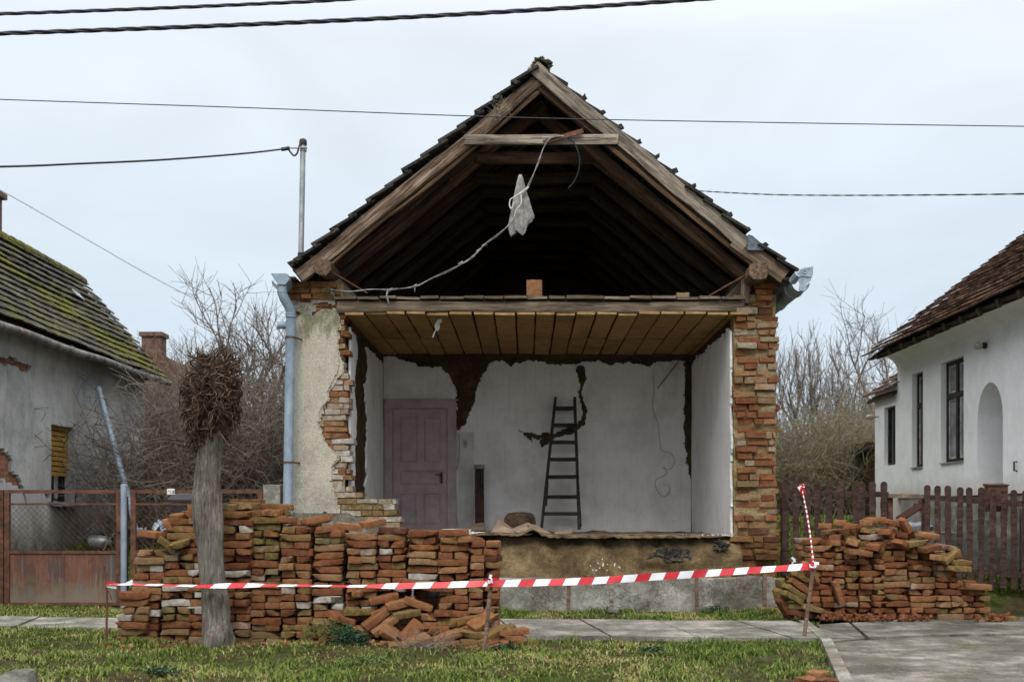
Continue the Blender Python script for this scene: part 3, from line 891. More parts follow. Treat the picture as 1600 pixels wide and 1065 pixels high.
def build_room():
    # back wall distemper with pieces fallen off
    sb = F / YB
    big = [(585, 540), (612, 556), (628, 562), (640, 566), (660, 573), (690, 574), (704, 590), (711, 606), (714, 630), (711, 655), (713, 673), (722, 664), (730, 660), (733, 648), (743, 625), (746, 603), (752, 590), (762, 570),
           (775, 562), (790, 566), (800, 573), (808, 566), (830, 563), (850, 566), (872, 570), (890, 571), (910, 566), (935, 563), (950, 570), (980, 566), (1010, 572), (1030, 565), (1060, 563), (1100, 560), (1100, 540)]
    crack = [(900, 583), (914, 582), (917, 592), (911, 602), (909, 616), (913, 628), (917, 640), (918, 652), (915, 662), (904, 668), (898, 664), (908, 655), (911, 644), (907, 630), (904, 615), (907, 600)]
    hor = [(809, 672), (820, 675), (838, 679), (850, 676), (868, 676), (882, 670), (896, 664), (904, 668), (896, 678), (880, 682), (862, 688), (853, 694), (846, 701), (842, 694), (846, 684), (833, 684), (829, 690), (823, 682)]
    corner = [(1069, 560), (1082, 560), (1082, 748), (1077, 746), (1073, 715), (1070, 690), (1068, 670), (1069, 640), (1070, 610)]
    hole = [(902, 572), (907, 570), (913, 573), (915, 579), (912, 585), (905, 586), (900, 580)]
    polys = [big, crack, hor, corner, hole]

    def keep(u, v):
        px = CX + u * sb; py = CY - (v - H) * sb
        a = 3.2 * fbm(u * 7, v * 7, 1); b = 3.2 * fbm(u * 7, v * 7, 6)
        if py < 556: return False
        if 604 < px < 711 and py > 627: return False
        for p in polys:
            if inpoly(px + a, py + b, p): return False
        return True
    m = MB()
    us = list(np.arange(XI0, XI1 + 0.001, 0.0206)); vs = list(np.arange(ZFL - 0.02, ZCE + 0.001, 0.0206))
    m.sheet((0, YB - 0.0, 0), (1, 0, 0), (0, 0, 1), us, vs, keep, (0, -0.028, 0), 0.4, disp=0.008, dsc=1.2)
    m.build('back_wall_plaster', M_WHITEIN, HOUSE, True, 60)
    # side walls
    m = MB()

    def keepr(u, v):
        top = 3.70 - 0.10 * (0.5 + fbm(u * 5, 1.0, 2)) + 0.05 * fbm(u * 16, 3.0, 2)
        return v < top and u > YF + 0.30 + 0.05 * fbm(v * 2.5, 5, 1)
    us = list(np.arange(YF + 0.02, YB - 0.02, 0.03)); vs = list(np.arange(ZFL - 0.05, ZCE, 0.03))
    m.sheet((XI1, 0, 0), (0, 1, 0), (0, 0, 1), us, vs, lambda u, v: v < 3.72 - 0.12 * (0.5 + fbm(u * 5, 1.0, 2)) + 0.05 * fbm(u * 16, 3, 2) and u > YF + 0.16 + 0.06 * fbm(v * 2.5, 5, 1),
            (-0.03, 0, 0), 0.35, disp=0.008, dsc=1.2)
    m.build('right_wall_plaster', M_WHITESIDE, HOUSE, True, 60)
    m = MB()

    def keepl(u, v):
        px = CX + XI0 * F / u
        if v > 3.66 + 0.08 * fbm(u * 5, 2, 2): return False
        w = 4 * fbm(v * 2.2, 3, 3)
        if 556 + w < px < 574 + w + 3 * fbm(v * 7, 1, 1) and v > 1.15 + 0.3 * (px - 556) / 18: return False
        return u > YF + 0.22
    m.sheet((XI0, 0, 0), (0, 1, 0), (0, 0, 1), us, vs, keepl, (0.03, 0, 0), 0.35, disp=0.008, dsc=1.2)
    m.build('left_wall_plaster', M_WHITESIDE, HOUSE, True, 60)
    # grey patch behind the standing post, a stain of old cement
    m = MB()
    a = P(714, 675, YB); b = P(741, 824, YB)
    m.sheet((0, YB - 0.008, 0), (1, 0, 0), (0, 0, 1), list(np.linspace(a.x, b.x, 14)), list(np.linspace(b.z, a.z, 60)),
            lambda u, v: abs(u - (a.x + b.x) / 2) < (b.x - a.x) * (0.47 + 0.05 * fbm(v * 1.5, 1, 1)), (0, -0.006, 0), 0.2)
    m.build('cement_patch', simple('old_cement_patch', (0.46, 0.44, 0.425), (0.60, 0.58, 0.565), 3, 0.95, 0.1, 0.3), HOUSE, True, 60)
    # ceiling of boards running back, with a cross joint
    m = None
    cb = bpy.data.objects.new('ceiling', None)
    mm = MB()
    x = XI0 - 0.05
    k = 0
    while x < XI1:
        w = R(0.24, 0.31)
        for (y0, y1) in ((YF - 0.03 + R(-0.03, 0.03), 16.95 + R(-0.02, 0.02)), (16.985, YB)):
            zz = ZCE + R(-0.008, 0.012)
            x0, x1 = x + 0.010 + R(0, 0.012), x + w - 0.010
            seg = 5
            b0 = len(mm.v)
            t = (R(0, 1), R(0, 1), 0)
            for i in range(seg + 1):
                yy = lerp(y0, y1, i / seg); j = R(-0.007, 0.007)
                for (xx, z2) in ((x0 + j, zz - 0.0), (x1 + R(-.006, .006), zz - R(0, 0.006)), (x1, zz + 0.03), (x0, zz + 0.03)):
                    mm.v.append((xx, yy, z2))
            for i in range(seg):
                for q in range(4):
                    o = b0 + i * 4
                    mm.face((o + q, o + (q + 1) % 4, o + 4 + (q + 1) % 4, o + 4 + q), t)
            mm.face((b0, b0 + 1, b0 + 2, b0 + 3), t)
        x += w
    mm.build('ceiling_boards', M_CEILW, HOUSE)
    m = MB()
    m.box2((XI0 - 0.02, YF + 0.05, ZCE + 0.05), (XI1 + 0.02, YEND, ZCE + 0.13))
    m.build('ceiling_backing', M_MUDDARK, HOUSE)
    timber('ceiling_beam', (-2.47, YF + 0.05, 3.945), (2.86, YF + 0.05, 3.935), 0.16, 0.15, M_WOODGREYBEAM, HOUSE, 0.012)
    # attic floor: thin boards with their edges in view
    m = MB()
    x = -2.5
    while x < 2.72:
        w = R(0.22, 0.34)
        m.box((x + w / 2, YF + 0.8 + R(-0.03, 0.03), 4.045 + R(-0.004, 0.006)), (w - 0.012, 1.75, 0.035), (0, R(-.015, .015), R(-.01, .01)), 0.006, (R(0, 1), R(0, 1), 0))
        x += w
    m.box2((-2.5, YF + 1.6, 3.98), (2.75, YEND, 4.05))
    m.build('attic_floor', M_WOODGREYBEAM, HOUSE)
    # room floor and the fill below it
    m = MB()
    nx, ny = 90, 16
    b0 = len(m.v)
    for j in range(ny + 1):
        y = lerp(YF - 0.02, YB, j / ny)
        for i in range(nx + 1):
            x = lerp(XI0, XI1, i / nx)
            m.v.append((x, y, ZFL + 0.015 * fbm(x * 3, y * 3, 2) + (0.05 * max(0, fbm(x * 2.2, y * 1.4, 9)) if y > 15.2 else 0)))
    for j in range(ny):
        for i in range(nx):
            o = j * (nx + 1) + i
            m.face((o, o + 1, o + nx + 2, o + nx + 1))
    m.build('room_floor', M_FLOORBOARD, HOUSE, True)
    m = MB()
    nx, ny = 150, 16
    for j in range(ny + 1):
        t = j / ny
        for i in range(nx + 1):
            x = lerp(-2.6, 2.80, i / nx)
            prof_y = YF + 0.10 - 0.42 * (t ** 1.25); prof_z = lerp(ZFL - 0.005, 0.36, t)
            n1 = fbm(x * 2.6, t * 2.2, 3, 5); n2 = fbm(x * 9, t * 6, 5, 4)
            m.v.append((x, prof_y - 0.09 * n1 - 0.03 * n2 - 0.07 * math.sin(math.pi * t), prof_z + (0.02 * n2 if 0 < j else 0)))
    for j in range(ny):
        for i in range(nx):
            o = j * (nx + 1) + i
            m.face((o, o + 1, o + nx + 2, o + nx + 1))
    m.build('floor_fill', M_SOILBANK, HOUSE, True)
    # torn edge of the floor covering
    m = MB()
    nx = 120
    x0, x1 = P(715, 830, YF).x, P(1092, 838, YF).x
    bx = len(m.v)
    for i in range(nx + 1):
        t = i / nx; x = lerp(x0, x1, t)
        px = CX + x * sc_front
        lift = 0.10 * math.exp(-((px - 832) / 15) ** 2) + 0.05 * math.exp(-((px - 770) / 30) ** 2)
        e = 0.10 + 0.06 * fbm(x * 3.3, 1, 1)
        for (yy, zz) in ((YF + 0.9, ZFL + 0.02), (YF + 0.3, ZFL + 0.035 + 0.5 * lift), (YF - e * 0.4, ZFL + 0.025 + 0.8 * lift + 0.012 * fbm(x * 5, 2, 2)), (YF - e - 0.04, ZFL + 0.006 + lift + 0.02 * fbm(x * 4, 4, 2)),
                         (YF - e - 0.04, ZFL - 0.012 + lift + 0.02 * fbm(x * 4, 4, 2) + 0.016 * fbm(x * 18, 1, 2)), (YF - e * 0.4, ZFL - 0.0 + 0.8 * lift)):
            m.v.append((x, yy, zz))
    for i in range(nx):
        for k in range(5):
            o = bx + i * 6 + k
            m.face((o, o + 6, o + 7, o + 1))
    m.build('floor_covering_edge', M_FLOOREDGE, HOUSE, True, 50)


M_CEILW = None


def mat_ceil():
    k = NM('ceiling_boards_tan', 0.9, 0.15)
    r, g, b = k.tint()
    c = k.ramp(k.noise(7, 7, 0.7, k.map((0.8, 5, 1))), [(0.2, (0.20, 0.120, 0.048)), (0.5, (0.40, 0.255, 0.112)), (0.8, (0.54, 0.375, 0.185))])
    c = k.mix(k.math('MULTIPLY', r, 0.35), c, (0.15, 0.085, 0.035))
    c = k.mix(k.ramp(k.noise(1.5, 6, 0.7), [(0.5, 0), (0.75, 0.5)]), c, (0.12, 0.065, 0.025))
    return k.done(c, k.bump(k.noise(25, 5, 0.7, k.map((0.5, 4, 1))), 0.5, 0.01))


M_CEILW = mat_ceil()
M_WOODGREYBEAM = mat_wood('grey_brown_beam', (0.085, 0.062, 0.045), (0.19, 0.145, 0.105), (0.30, 0.245, 0.18), moss=0.25)
M_FLOOREDGE = simple('frayed_floor_covering', (0.055, 0.038, 0.024), (0.22, 0.155, 0.092), 5, 0.95, 0.1, 0.7, 40)
sc_front = F / YF
build_room()


def build_door():
    Y = YB - 0.02
    a = P(602, 626, Y); b = P(713, 826, Y)
    fr = MB()
    d0, d1 = P(614, 638, Y), P(699, 826, Y)
    ft = 0.05
    fr.box2((a.x, Y - ft, ZFL - 0.02), (d0.x, Y + 0.03, a.z)); fr.box2((d1.x, Y - ft, ZFL - 0.02), (b.x, Y + 0.03, a.z)); fr.box2((d0.x, Y - ft, d0.z), (d1.x, Y + 0.03, a.z))
    fr.box2((a.x - 0.03, Y - ft - 0.012, a.z), (b.x + 0.03, Y + 0.03, a.z + 0.03))
    dm = MB()
    x0, x1 = d0.x + 0.006, d1.x - 0.006
    zt, zb = d0.z - 0.006, ZFL - 0.01
    yf = Y - 0.03
    W = x1 - x0
    # leaf with three panel rows
    pans = []
    hz = zt - zb
    for (u0, u1, v0, v1) in ((0.12, 0.45, 0.065, 0.44), (0.57, 0.89, 0.065, 0.44), (0.12, 0.89, 0.50, 0.62), (0.12, 0.43, 0.685, 0.94), (0.56, 0.89, 0.685, 0.94)):
        pans.append((x0 + u0 * W, x0 + u1 * W, zt - v1 * hz, zt - v0 * hz))
    dm.holes([(x0, yf, zb), (x1, yf, zb), (x1, yf, zt), (x0, yf, zt)],
             [[(p[0], yf, p[2]), (p[1], yf, p[2]), (p[1], yf, p[3]), (p[0], yf, p[3])] for p in pans], (0, 0.04, 0))
    door = dm.build('door', M_DOOR, HOUSE, label='mauve panelled door in the back wall of the open room')
    pm = MB()
    for p in pans:
        pm.box2((p[0] - 0.001, yf + 0.022, p[2]), (p[1] + 0.001, yf + 0.036, p[3]))
        bw = 0.04
        pm.hexa([(p[0] + bw, yf + 0.012, p[2] + bw), (p[1] - bw, yf + 0.012, p[2] + bw), (p[1] - 0.012, yf + 0.0215, p[2] + 0.012), (p[0] + 0.012, yf + 0.0215, p[2] + 0.012),
                 (p[0] + bw, yf + 0.012, p[3] - bw), (p[1] - bw, yf + 0.012, p[3] - bw), (p[1] - 0.012, yf + 0.0215, p[3] - 0.012), (p[0] + 0.012, yf + 0.0215, p[3] - 0.012)])
    pm.build('door_panel', M_DOOR, door)
    fr.build('door_frame', M_DOOR, door)
    hm = MB()
    hp = P(690, 741, yf)
    hm.box2((hp.x - 0.018, yf - 0.008, hp.z - 0.14), (hp.x + 0.018, yf - 0.001, hp.z + 0.04))
    hm.tube([(hp.x, yf, hp.z), (hp.x, yf - 0.05, hp.z), (hp.x - 0.02, yf - 0.055, hp.z), (hp.x - 0.10, yf - 0.055, hp.z - 0.004)], 0.009, 8)
    hm.build('handle', M_BLACK, door)


build_door()


def build_room_bits():
    # light switch plate, stove pipe hole, loose flex
    m = MB()
    p = P(727, 690, YB)
    m.box2((p.x - 0.035, YB - 0.03, p.z - 0.03), (p.x + 0.035, YB - 0.002, p.z + 0.04)); m.box2((p.x - 0.03, YB - 0.03, p.z - 0.10), (p.x + 0.03, YB - 0.002, p.z - 0.036))
    m.build('switch_plate', M_FRAMEWORN, HOUSE)
    p = P(907, 578, YB)
    m = MB()
    ring = [(p.x + 0.075 * math.cos(t), YB - 0.032, p.z + 0.075 * math.sin(t)) for t in np.linspace(0, 2 * math.pi, 20, endpoint=False)]
    ring2 = [(p.x + 0.062 * math.cos(t), YB - 0.032, p.z + 0.062 * math.sin(t)) for t in np.linspace(0, 2 * math.pi, 20, endpoint=False)]
    m.holes(ring, [ring2], (0, 0.05, 0))
    m.build('stovepipe_sleeve', M_MUDDARK, HOUSE, True, 40)
    m = MB()
    m.tube([(p.x, YB - 0.014, p.z), (p.x, YB + 0.02, p.z)], 0.06, 18)
    m.build('stovepipe_hole_shade', M_BLACK, HOUSE)  # solid black plug painted as the shade inside the hole
    for pts in ([(1020, 585), (1022, 612), (1019, 635), (1028, 662), (1031, 690), (1035, 704), (1049, 708), (1054, 722), (1046, 733), (1036, 729), (1042, 738), (1034, 745), (1024, 750), (1026, 764), (1036, 775), (1045, 770), (1046, 760), (1036, 756)],
                [(716, 676), (718, 695), (716, 722), (709, 745), (707, 770), (712, 800), (716, 822)]):
        m = MB()
        pp = [P(x, y, YB - 0.018) for x, y in pts]
        sm = []
        for i in range(len(pp) - 1):
            q0 = pp[max(0, i - 1)]; q1 = pp[i]; q2 = pp[i + 1]; q3 = pp[min(len(pp) - 1, i + 2)]
            for s_ in range(4):
                t = s_ / 4
                sm.append(0.5 * ((2 * q1) + (q2 - q0) * t + (2 * q0 - 5 * q1 + 4 * q2 - q3) * t * t + (3 * q1 - q0 - 3 * q2 + q3) * t ** 3))
        sm.append(pp[-1])
        m.tube(sm, 0.0035, 5)
        m.build('loose_flex', M_WIREGREY, HOUSE)
    m = MB()
    m.beam(P(1027, 607, YB - 0.03), P(1061, 563, YB - 0.10), 0.012, 0.012)
    m.build('hanging_reed', M_LADDER, HOUSE)


build_room_bits()


def build_roof():
    def onslope(side, t, off, y):
        """point t (0 ridge, 1 eave) on a slope, off metres above the rafters' top line"""
        E = EL if side < 0 else ER
        d = E - AP; n = Vector((-d.z, 0, d.x)) if side > 0 else Vector((d.z, 0, -d.x))
        n.normalize()
        if n.z < 0: n = -n
        p = AP + d * t + n * off
        return Vector((p.x, y, p.z))
    ys = [14.72] + [15.62 + 0.84 * i for i in range(9)]
    for i, y in enumerate(ys):
        for side in (-1, 1):
            w = 0.15
            if i == 0:
                if side < 0:
                    timber('rafter', onslope(-1, -0.004, -0.09, y), onslope(-1, 0.985, -0.09, y), 0.11, 0.17, M_WOODLIGHT, HOUSE, 0.022, Vector((0, 0, 1)), tint=(0.1, 0.5, 0), label='pale split front rafter')
                    timber('rafter_lower_strip', onslope(-1, 0.03, -0.195, y + 0.01), onslope(-1, 0.93, -0.195, y + 0.01), 0.06, 0.055, M_WOODMID, HOUSE, 0.022, tint=(0.5, 0.3, 0), cham=0.3)  # thin darker strip along the rafter's lower edge
                else:
                    timber('rafter', onslope(1, 0.0, -0.10, y + 0.03), onslope(1, 0.975, -0.10, y + 0.03), 0.11, 0.18, M_WOODDARK, HOUSE, 0.010)
                    timber('verge_board', onslope(1, -0.03, 0.005, y - 0.066), onslope(1, 0.84, -0.045, y - 0.066), 0.035, 0.175, M_WOODGREY, HOUSE, 0.014, tint=(0.05, 0.3, 0))
                    timber('verge_board', onslope(1, 0.80, -0.085, y - 0.055), onslope(1, 0.995, -0.05, y - 0.055), 0.03, 0.20, M_WOODLIGHT, HOUSE, 0.008)
                    timber('verge_board', onslope(1, 0.28, -0.170, y - 0.03), onslope(1, 0.93, -0.19, y - 0.03), 0.03, 0.05, M_WOODMID, HOUSE, 0.010, tint=(0.8, 0.3, 0))
            else:
                timber('rafter', onslope(side, 0.0, -0.11 - R(0, .02), y), onslope(side, 0.985, -0.11 - R(0, .02), y), w + R(-.02, .02), 0.17, M_WOODDARK if i > 1 else M_WOODMID, HOUSE, 0.014)  # deep rafters get the darkened wood, the front pair the lit copy
        # collar beam
        zc = 6.06 + R(-0.02, 0.02)
        half = (AP.z - 0.26 - zc) / (2.72 / 3.2)
        if i == 0:
            timber('collar_beam', P(726, 219, 14.63), P(966, 218, 14.63), 0.05, 0.125, M_WOODGREY, HOUSE, 0.008, tint=(0.0, 0.6, 0), label='pale sawn collar beam')
        else:
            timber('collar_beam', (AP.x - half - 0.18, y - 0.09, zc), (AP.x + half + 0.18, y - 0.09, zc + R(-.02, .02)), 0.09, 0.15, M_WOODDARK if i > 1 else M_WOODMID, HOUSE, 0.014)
    # second timber beside the first rafter pair, partly fallen at an angle
    timber('rafter', onslope(-1, 0.42, -0.30, 15.1), onslope(-1, 0.93, -0.27, 15.3), 0.10, 0.10, M_WOODDARK, HOUSE, 0.014)
    timber('rafter', onslope(1, 0.22, -0.20, 15.15), onslope(1, 0.97, -0.24, 15.15), 0.13, 0.15, M_WOODMID, HOUSE, 0.014, label='brown rafter close behind the verge board')
    timber('rafter', onslope(-1, 0.30, -0.16, 15.12), onslope(-1, 0.97, -0.19, 15.12), 0.07, 0.10, M_WOODDARK, HOUSE, 0.014)
    # battens
    m = MB()
    for side in (-1, 1):
        for k in range(15):
            t = 0.03 + k * 0.068
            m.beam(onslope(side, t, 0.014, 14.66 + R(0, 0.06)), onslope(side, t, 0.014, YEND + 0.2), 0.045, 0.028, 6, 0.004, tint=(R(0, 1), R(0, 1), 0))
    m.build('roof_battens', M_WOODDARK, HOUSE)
    # purlin boards under the tiles so the attic is closed
    # tiles, course by course: each is lifted at its lower edge over the next course
    for side, nm in ((-1, 'roof_tiles'), (1, 'roof_tiles')):
        m = MB()
        E = EL if side < 0 else ER
        d = (E - AP).normalized(); n = Vector((d.z, 0, -d.x))
        if n.z < 0: n = -n
        L = (E - AP).length
        step = 0.30
        nc = int((L + 0.0) / step) + 1
        for c in range(nc):
            s0 = c * step - 0.02
            y = 14.585 + (0.10 if c % 2 else 0) * 0.0
            k = 0
            while y < YEND + 0.3:
                w = 0.215
                yo = R(-0.03, 0.02) if k == 0 else 0
                if side > 0 and k == 0 and (c < 8): yo = 0.07
                if side > 0 and k == 0 and c in (11,): yo = 0.16
                lift = R(-0.004, 0.008)
                ln = min(step + 0.10, L + (0.05 if side > 0 else -0.06) - s0)
                up0, up1 = 0.030, 0.030 + 0.052 + lift
                a = AP + d * s0 + n * up0; b = AP + d * (s0 + ln) + n * up1
                th = 0.024 if k else 0.034
                pts = []
                tw = R(-0.006, 0.006)
                for o_ in (0, th):
                    pts += [(a.x + n.x * o_, y + yo, a.z + n.z * o_), (b.x + n.x * (o_ + tw), y + yo, b.z + n.z * (o_ + tw)), (b.x + n.x * o_, y + w - 0.006, b.z + n.z * o_), (a.x + n.x * o_, y + w - 0.006, a.z + n.z * o_)]
                tt = (R(0, 1), R(0, 0.12) if side < 0 else (R(0.2, 0.6) if 6 < c < 11 else R(0, 0.15)), 0)
                m.hexa(pts, tt)
                # mortar rib (upturned edge) that shows as a nub at the verge
                if k == 0 and side < 0:
                    q = AP + d * (s0 + ln - 0.035) + n * (up1 - 0.012)
                    m.box((q.x, y + 0.02, q.z), (0.05, 0.07, 0.05), (0, 0.6, R(-.2, .2)), 0.008, (0.9, 0.1, 0))
                if k == 0 and side > 0 and c > 0:
                    q = AP + d * (s0 + ln - 0.02) + n * (up1 + 0.035)
                    m.box((q.x, y + 0.10, q.z), (R(0.04, 0.075), 0.06, R(0.035, 0.055)), (0, -0.5 + R(-.3, .3), R(-.2, .2)), 0.012, (R(0, 0.4), 0.2, 0))
                y += w; k += 1
        m.build(nm, M_TILEDARK, HOUSE)
    # ridge tiles
    m = MB()
    y = 14.63
    k = 0
    while y < YEND + 0.2:
        ang = np.linspace(math.radians(-25), math.radians(205), 9)
        ra, rb = 0.125, 0.105
        base = AP + Vector((0, 0, 0.0))
        o = len(m.v)
        for (yy, r_) in ((y, ra), (y + 0.38, rb)):
            for rr in (r_, r_ - 0.022):
                for a in ang: m.v.append((base.x + 0.02 + rr * math.cos(a), yy, base.z + 0.03 + rr * math.sin(a) * 0.95))
        N = 9
        for i in range(N - 1):
            for (p, q) in ((0, 2), (1, 3), (0, 1), (2, 3)):
                m.face((o + p * N + i, o + p * N + i + 1, o + q * N + i + 1, o + q * N + i), (R(0, .4), 0.9, 0))
        y += 0.34; k += 1
    # moss tuft and mortar on the first ridge tile
    for q in range(26):
        a = R(0.15, 2.9)
        m.box((AP.x + 0.03 + 0.12 * math.cos(a), 14.66 + R(-.03, .12), AP.z + 0.03 + 0.12 * math.sin(a) + R(0, 0.02)), (R(.02, .06), R(.02, .06), R(.02, .07)), (R(0, 3), R(0, 3), R(0, 3)), 0.006, (0.2, 1.0, 0))
    m.box((AP.x + 0.03, 14.66, AP.z + 0.165), (0.04, 0.05, 0.07), (0.2, 0.75, 0), 0.01, (0.2, 1, 0))
    m.build('ridge_tiles', M_TILEDARK, HOUSE)
    # torn roofing sheet under the lower right verge
    m = MB()
    pl = [P(1169, 366, 14.6), P(1176, 368, 14.6), P(1199, 388, 14.6), P(1190, 391, 14.6), P(1168, 390, 14.6)]
    m.prism(pl, (0, 0.015, 0), (0, 0, 0))
    m.build('torn_roofing_sheet', simple('grey_foil', (0.05, 0.065, 0.085), (0.12, 0.15, 0.18), 20, 0.4, 0.5, 0.5, 30), HOUSE)
    # wall plates: log ends on both piers, struts
    timber('wall_plate', (-2.60, 14.53, 4.37), (-2.60, YEND, 4.38), 0.22, 0.21, M_WOODDARKBROWN, HOUSE, 0.03, seg=14, cham=0.30)
    timber('wall_plate', (2.985, 14.50, 4.33), (2.985, YEND, 4.35), 0.25, 0.22, M_WOODDARKBROWN, HOUSE, 0.03, seg=14, cham=0.22)
    timber('strut', (2.86, YF + 0.04, 3.98), (2.88, YF + 0.04, 4.28), 0.13, 0.12, M_WOODGREYBEAM, HOUSE, 0.01, up=Vector((0, 1, 0)))
    timber('strut', (-2.62, YF + 0.25, 4.34), (-2.30, YF + 0.35, 4.02), 0.14, 0.2, M_WOODGREYBEAM, HOUSE, 0.01)
    timber('strut', (2.66, YF + 0.4, 4.0), (3.0, YF + 0.4, 4.35), 0.14, 0.2, M_WOODGREYBEAM, HOUSE, 0.01)
    m = MB()
    m.tube([P(1175, 424, 14.8), P(1108, 462, 14.88)], 0.012, 6)
    m.build('tie_rod', M_RUST, HOUSE)
    m = MB(); m.tube([P(511, 420, 14.75), P(574, 458, 14.88)], 0.010, 6)
    m.build('tie_rod', M_RUST, HOUSE)
    # soffit boards at the eaves
    m = MB()
    m.beam(onslope(-1, 1.01, -0.03, 14.63), onslope(-1, 1.01, -0.03, YEND), 0.16, 0.03, 8, 0.003)
    m.build('eaves_board', M_WOODDARK, HOUSE)
    m = MB()
    m.beam(onslope(1, 1.01, -0.03, 14.63), onslope(1, 1.01, -0.03, YEND), 0.16, 0.03, 8, 0.003)
    m.build('eaves_board', M_WOODDARK, HOUSE)


M_WOODDARKBROWN = mat_wood('log_end_timber', (0.065, 0.042, 0.026), (0.15, 0.10, 0.065), (0.25, 0.18, 0.12), moss=0.2)
build_roof()


def build_gutters():
    # half-round gutters running back along both eaves
    for side, X, Z in ((-1, -3.15, 4.22), (1, 3.50, 4.17)):
        m = MB()
        r = 0.115
        y0 = 14.52 if side > 0 else 14.62
        ang = np.linspace(math.pi, 2 * math.pi, 11)
        o = len(m.v); N = 11
        ysn = list(np.linspace(y0, YEND, 12))
        for yy in ysn:
            for rr in (r, r - 0.006):
                for a in ang: m.v.append((X + rr * math.cos(a), yy, Z + rr * math.sin(a)))
        for j in range(len(ysn) - 1):
            for i in range(N - 1):
                b = o + j * 2 * N
                m.face((b + i, b + i + 1, b + 2 * N + i + 1, b + 2 * N + i)); m.face((b + N + i, b + N + i + 1, b + 3 * N + i + 1, b + 3 * N + i))
            b = o + j * 2 * N
            m.face((b, b + N, b + 3 * N, b + 2 * N)); m.face((b + N - 1, b + 2 * N - 1, b + 4 * N - 1, b + 3 * N - 1))
        for yy in (y0 + 0.35, y0 + 1.3, y0 + 2.3, y0 + 3.3):
            m.tube([(X + (r + .006) * math.cos(a), yy, Z + (r + .006) * math.sin(a)) for a in np.linspace(math.pi * 0.95, 2.05 * math.pi, 12)], 0.008, 5)
        g = m.build('gutter', M_ZINC, HOUSE, True, 40)
        if side > 0:
            m = MB()                       # ornamental crown on the end cap
            w = Y0 = 14.36
            c = P(1258, 434, Y0)
            prof = [(1247, 428), (1250, 421), (1257, 418), (1263, 418), (1265, 416), (1266, 419), (1268, 415), (1269.5, 418), (1271, 414.5), (1270, 430), (1268, 433), (1267, 438), (1260, 444), (1259, 455), (1248, 453), (1250, 443), (1247, 437)]
            m.prism([P(x, y, Y0) for x, y in prof], (0, 0.012, 0))
            b2 = len(m.v)
            m.tube([P(1248.5, 430.5, Y0 - 0.008), P(1269, 432.5, Y0 - 0.008)], 0.006, 6)
            m.tube([P(1257, 424, Y0 - 0.006) + Vector((0.022 * math.cos(t), 0, 0.022 * math.sin(t))) for t in np.linspace(0, 6.28, 12)], 0.005, 5)
            m.tube([P(1247, 428, Y0), P(1238, 440, Y0 + 0.1)], 0.05, 8)
            m.build('gutter_end_crown', M_ZINC, g)
    # hopper and downpipe at the left corner
    m = MB()
    Y = 14.5
    hp = [P(423, 427, Y), P(448, 427, Y), P(452, 436, Y), P(446, 444, Y), P(434, 444, Y), P(429, 437, Y)]
    m.prism(hp, (0, 0.16, 0))
    pts = [P(441, 442, Y + .08), P(441, 452, Y + .08), P(441, 458, Y + .08), P(444, 466, Y + .1), P(451, 478, Y + .14), P(454, 486, Y + .16), P(454.5, 495, Y + .18), P(452, 640, Y + .18), P(449, 830, Y + .18), P(449, 905, Y + .18)]
    m.tube(pts, 0.062, 14)
    for yy in (456, 486, 490, 494):
        q = P(interp([(456, 441), (486, 454), (494, 454.5)], yy), yy, Y + (.08 if yy < 460 else .17))
        m.tube([q + Vector((0, 0, -0.012)), q + Vector((0, 0, 0.012))], 0.067, 14)
    m.tube([P(434, 508, Y + 0.3), P(456, 508, Y + 0.3)], 0.05, 10)
    dp = m.build('downpipe', M_PIPEBLUE, HOUSE, True, 40)
    for yy in (527, 722):
        m = MB()
        q = P(interp([(495, 454.5), (640, 452), (830, 449)], yy), yy, Y + .18)
        m.tube([q + Vector((0, 0, -0.012)), q + Vector((0, 0, 0.012))], 0.069, 14)
        m.beam(q + Vector((0.06, 0, 0)), q + Vector((0.12, 0.25, 0)), 0.01, 0.02)
        m.build('pipe_bracket', M_RUST, dp)
    # service mast at the left eave
    m = MB()
    Y = 15.05
    m.tube([P(470, 415, Y), P(473.5, 225, Y)], 0.036, 12)
    ms = m.build('service_mast', M_GALV, HOUSE, True, 40)
    m = MB()
    t = P(473.5, 222, Y)
    m.tube([t + Vector((0, 0, -0.04)), t, t + Vector((0, 0, 0.03)), t + Vector((0, 0, 0.045))], [0.05, 0.052, 0.045, 0.02], 12)
    m.build('mast_cap', M_BLACK, ms, True, 40)
    m = MB()
    q = P(474, 233, Y)
    m.tube([q + Vector((-0.16, -0.05, 0)), q + Vector((0.06, -0.05, 0))], 0.012, 6)
    m.tube([q + Vector((0, 0, -0.03)), q + Vector((0, 0, 0.03))], 0.045, 10)
    m.build('mast_clamp', M_GALV, ms, True, 40)
    m = MB()
    q = P(470, 400, Y)
    m.tube([P(470, 414, Y), P(470.5, 395, Y)], 0.045, 10)
    m.build('mast_sleeve', M_BLACK, ms, True, 40)


build_gutters()

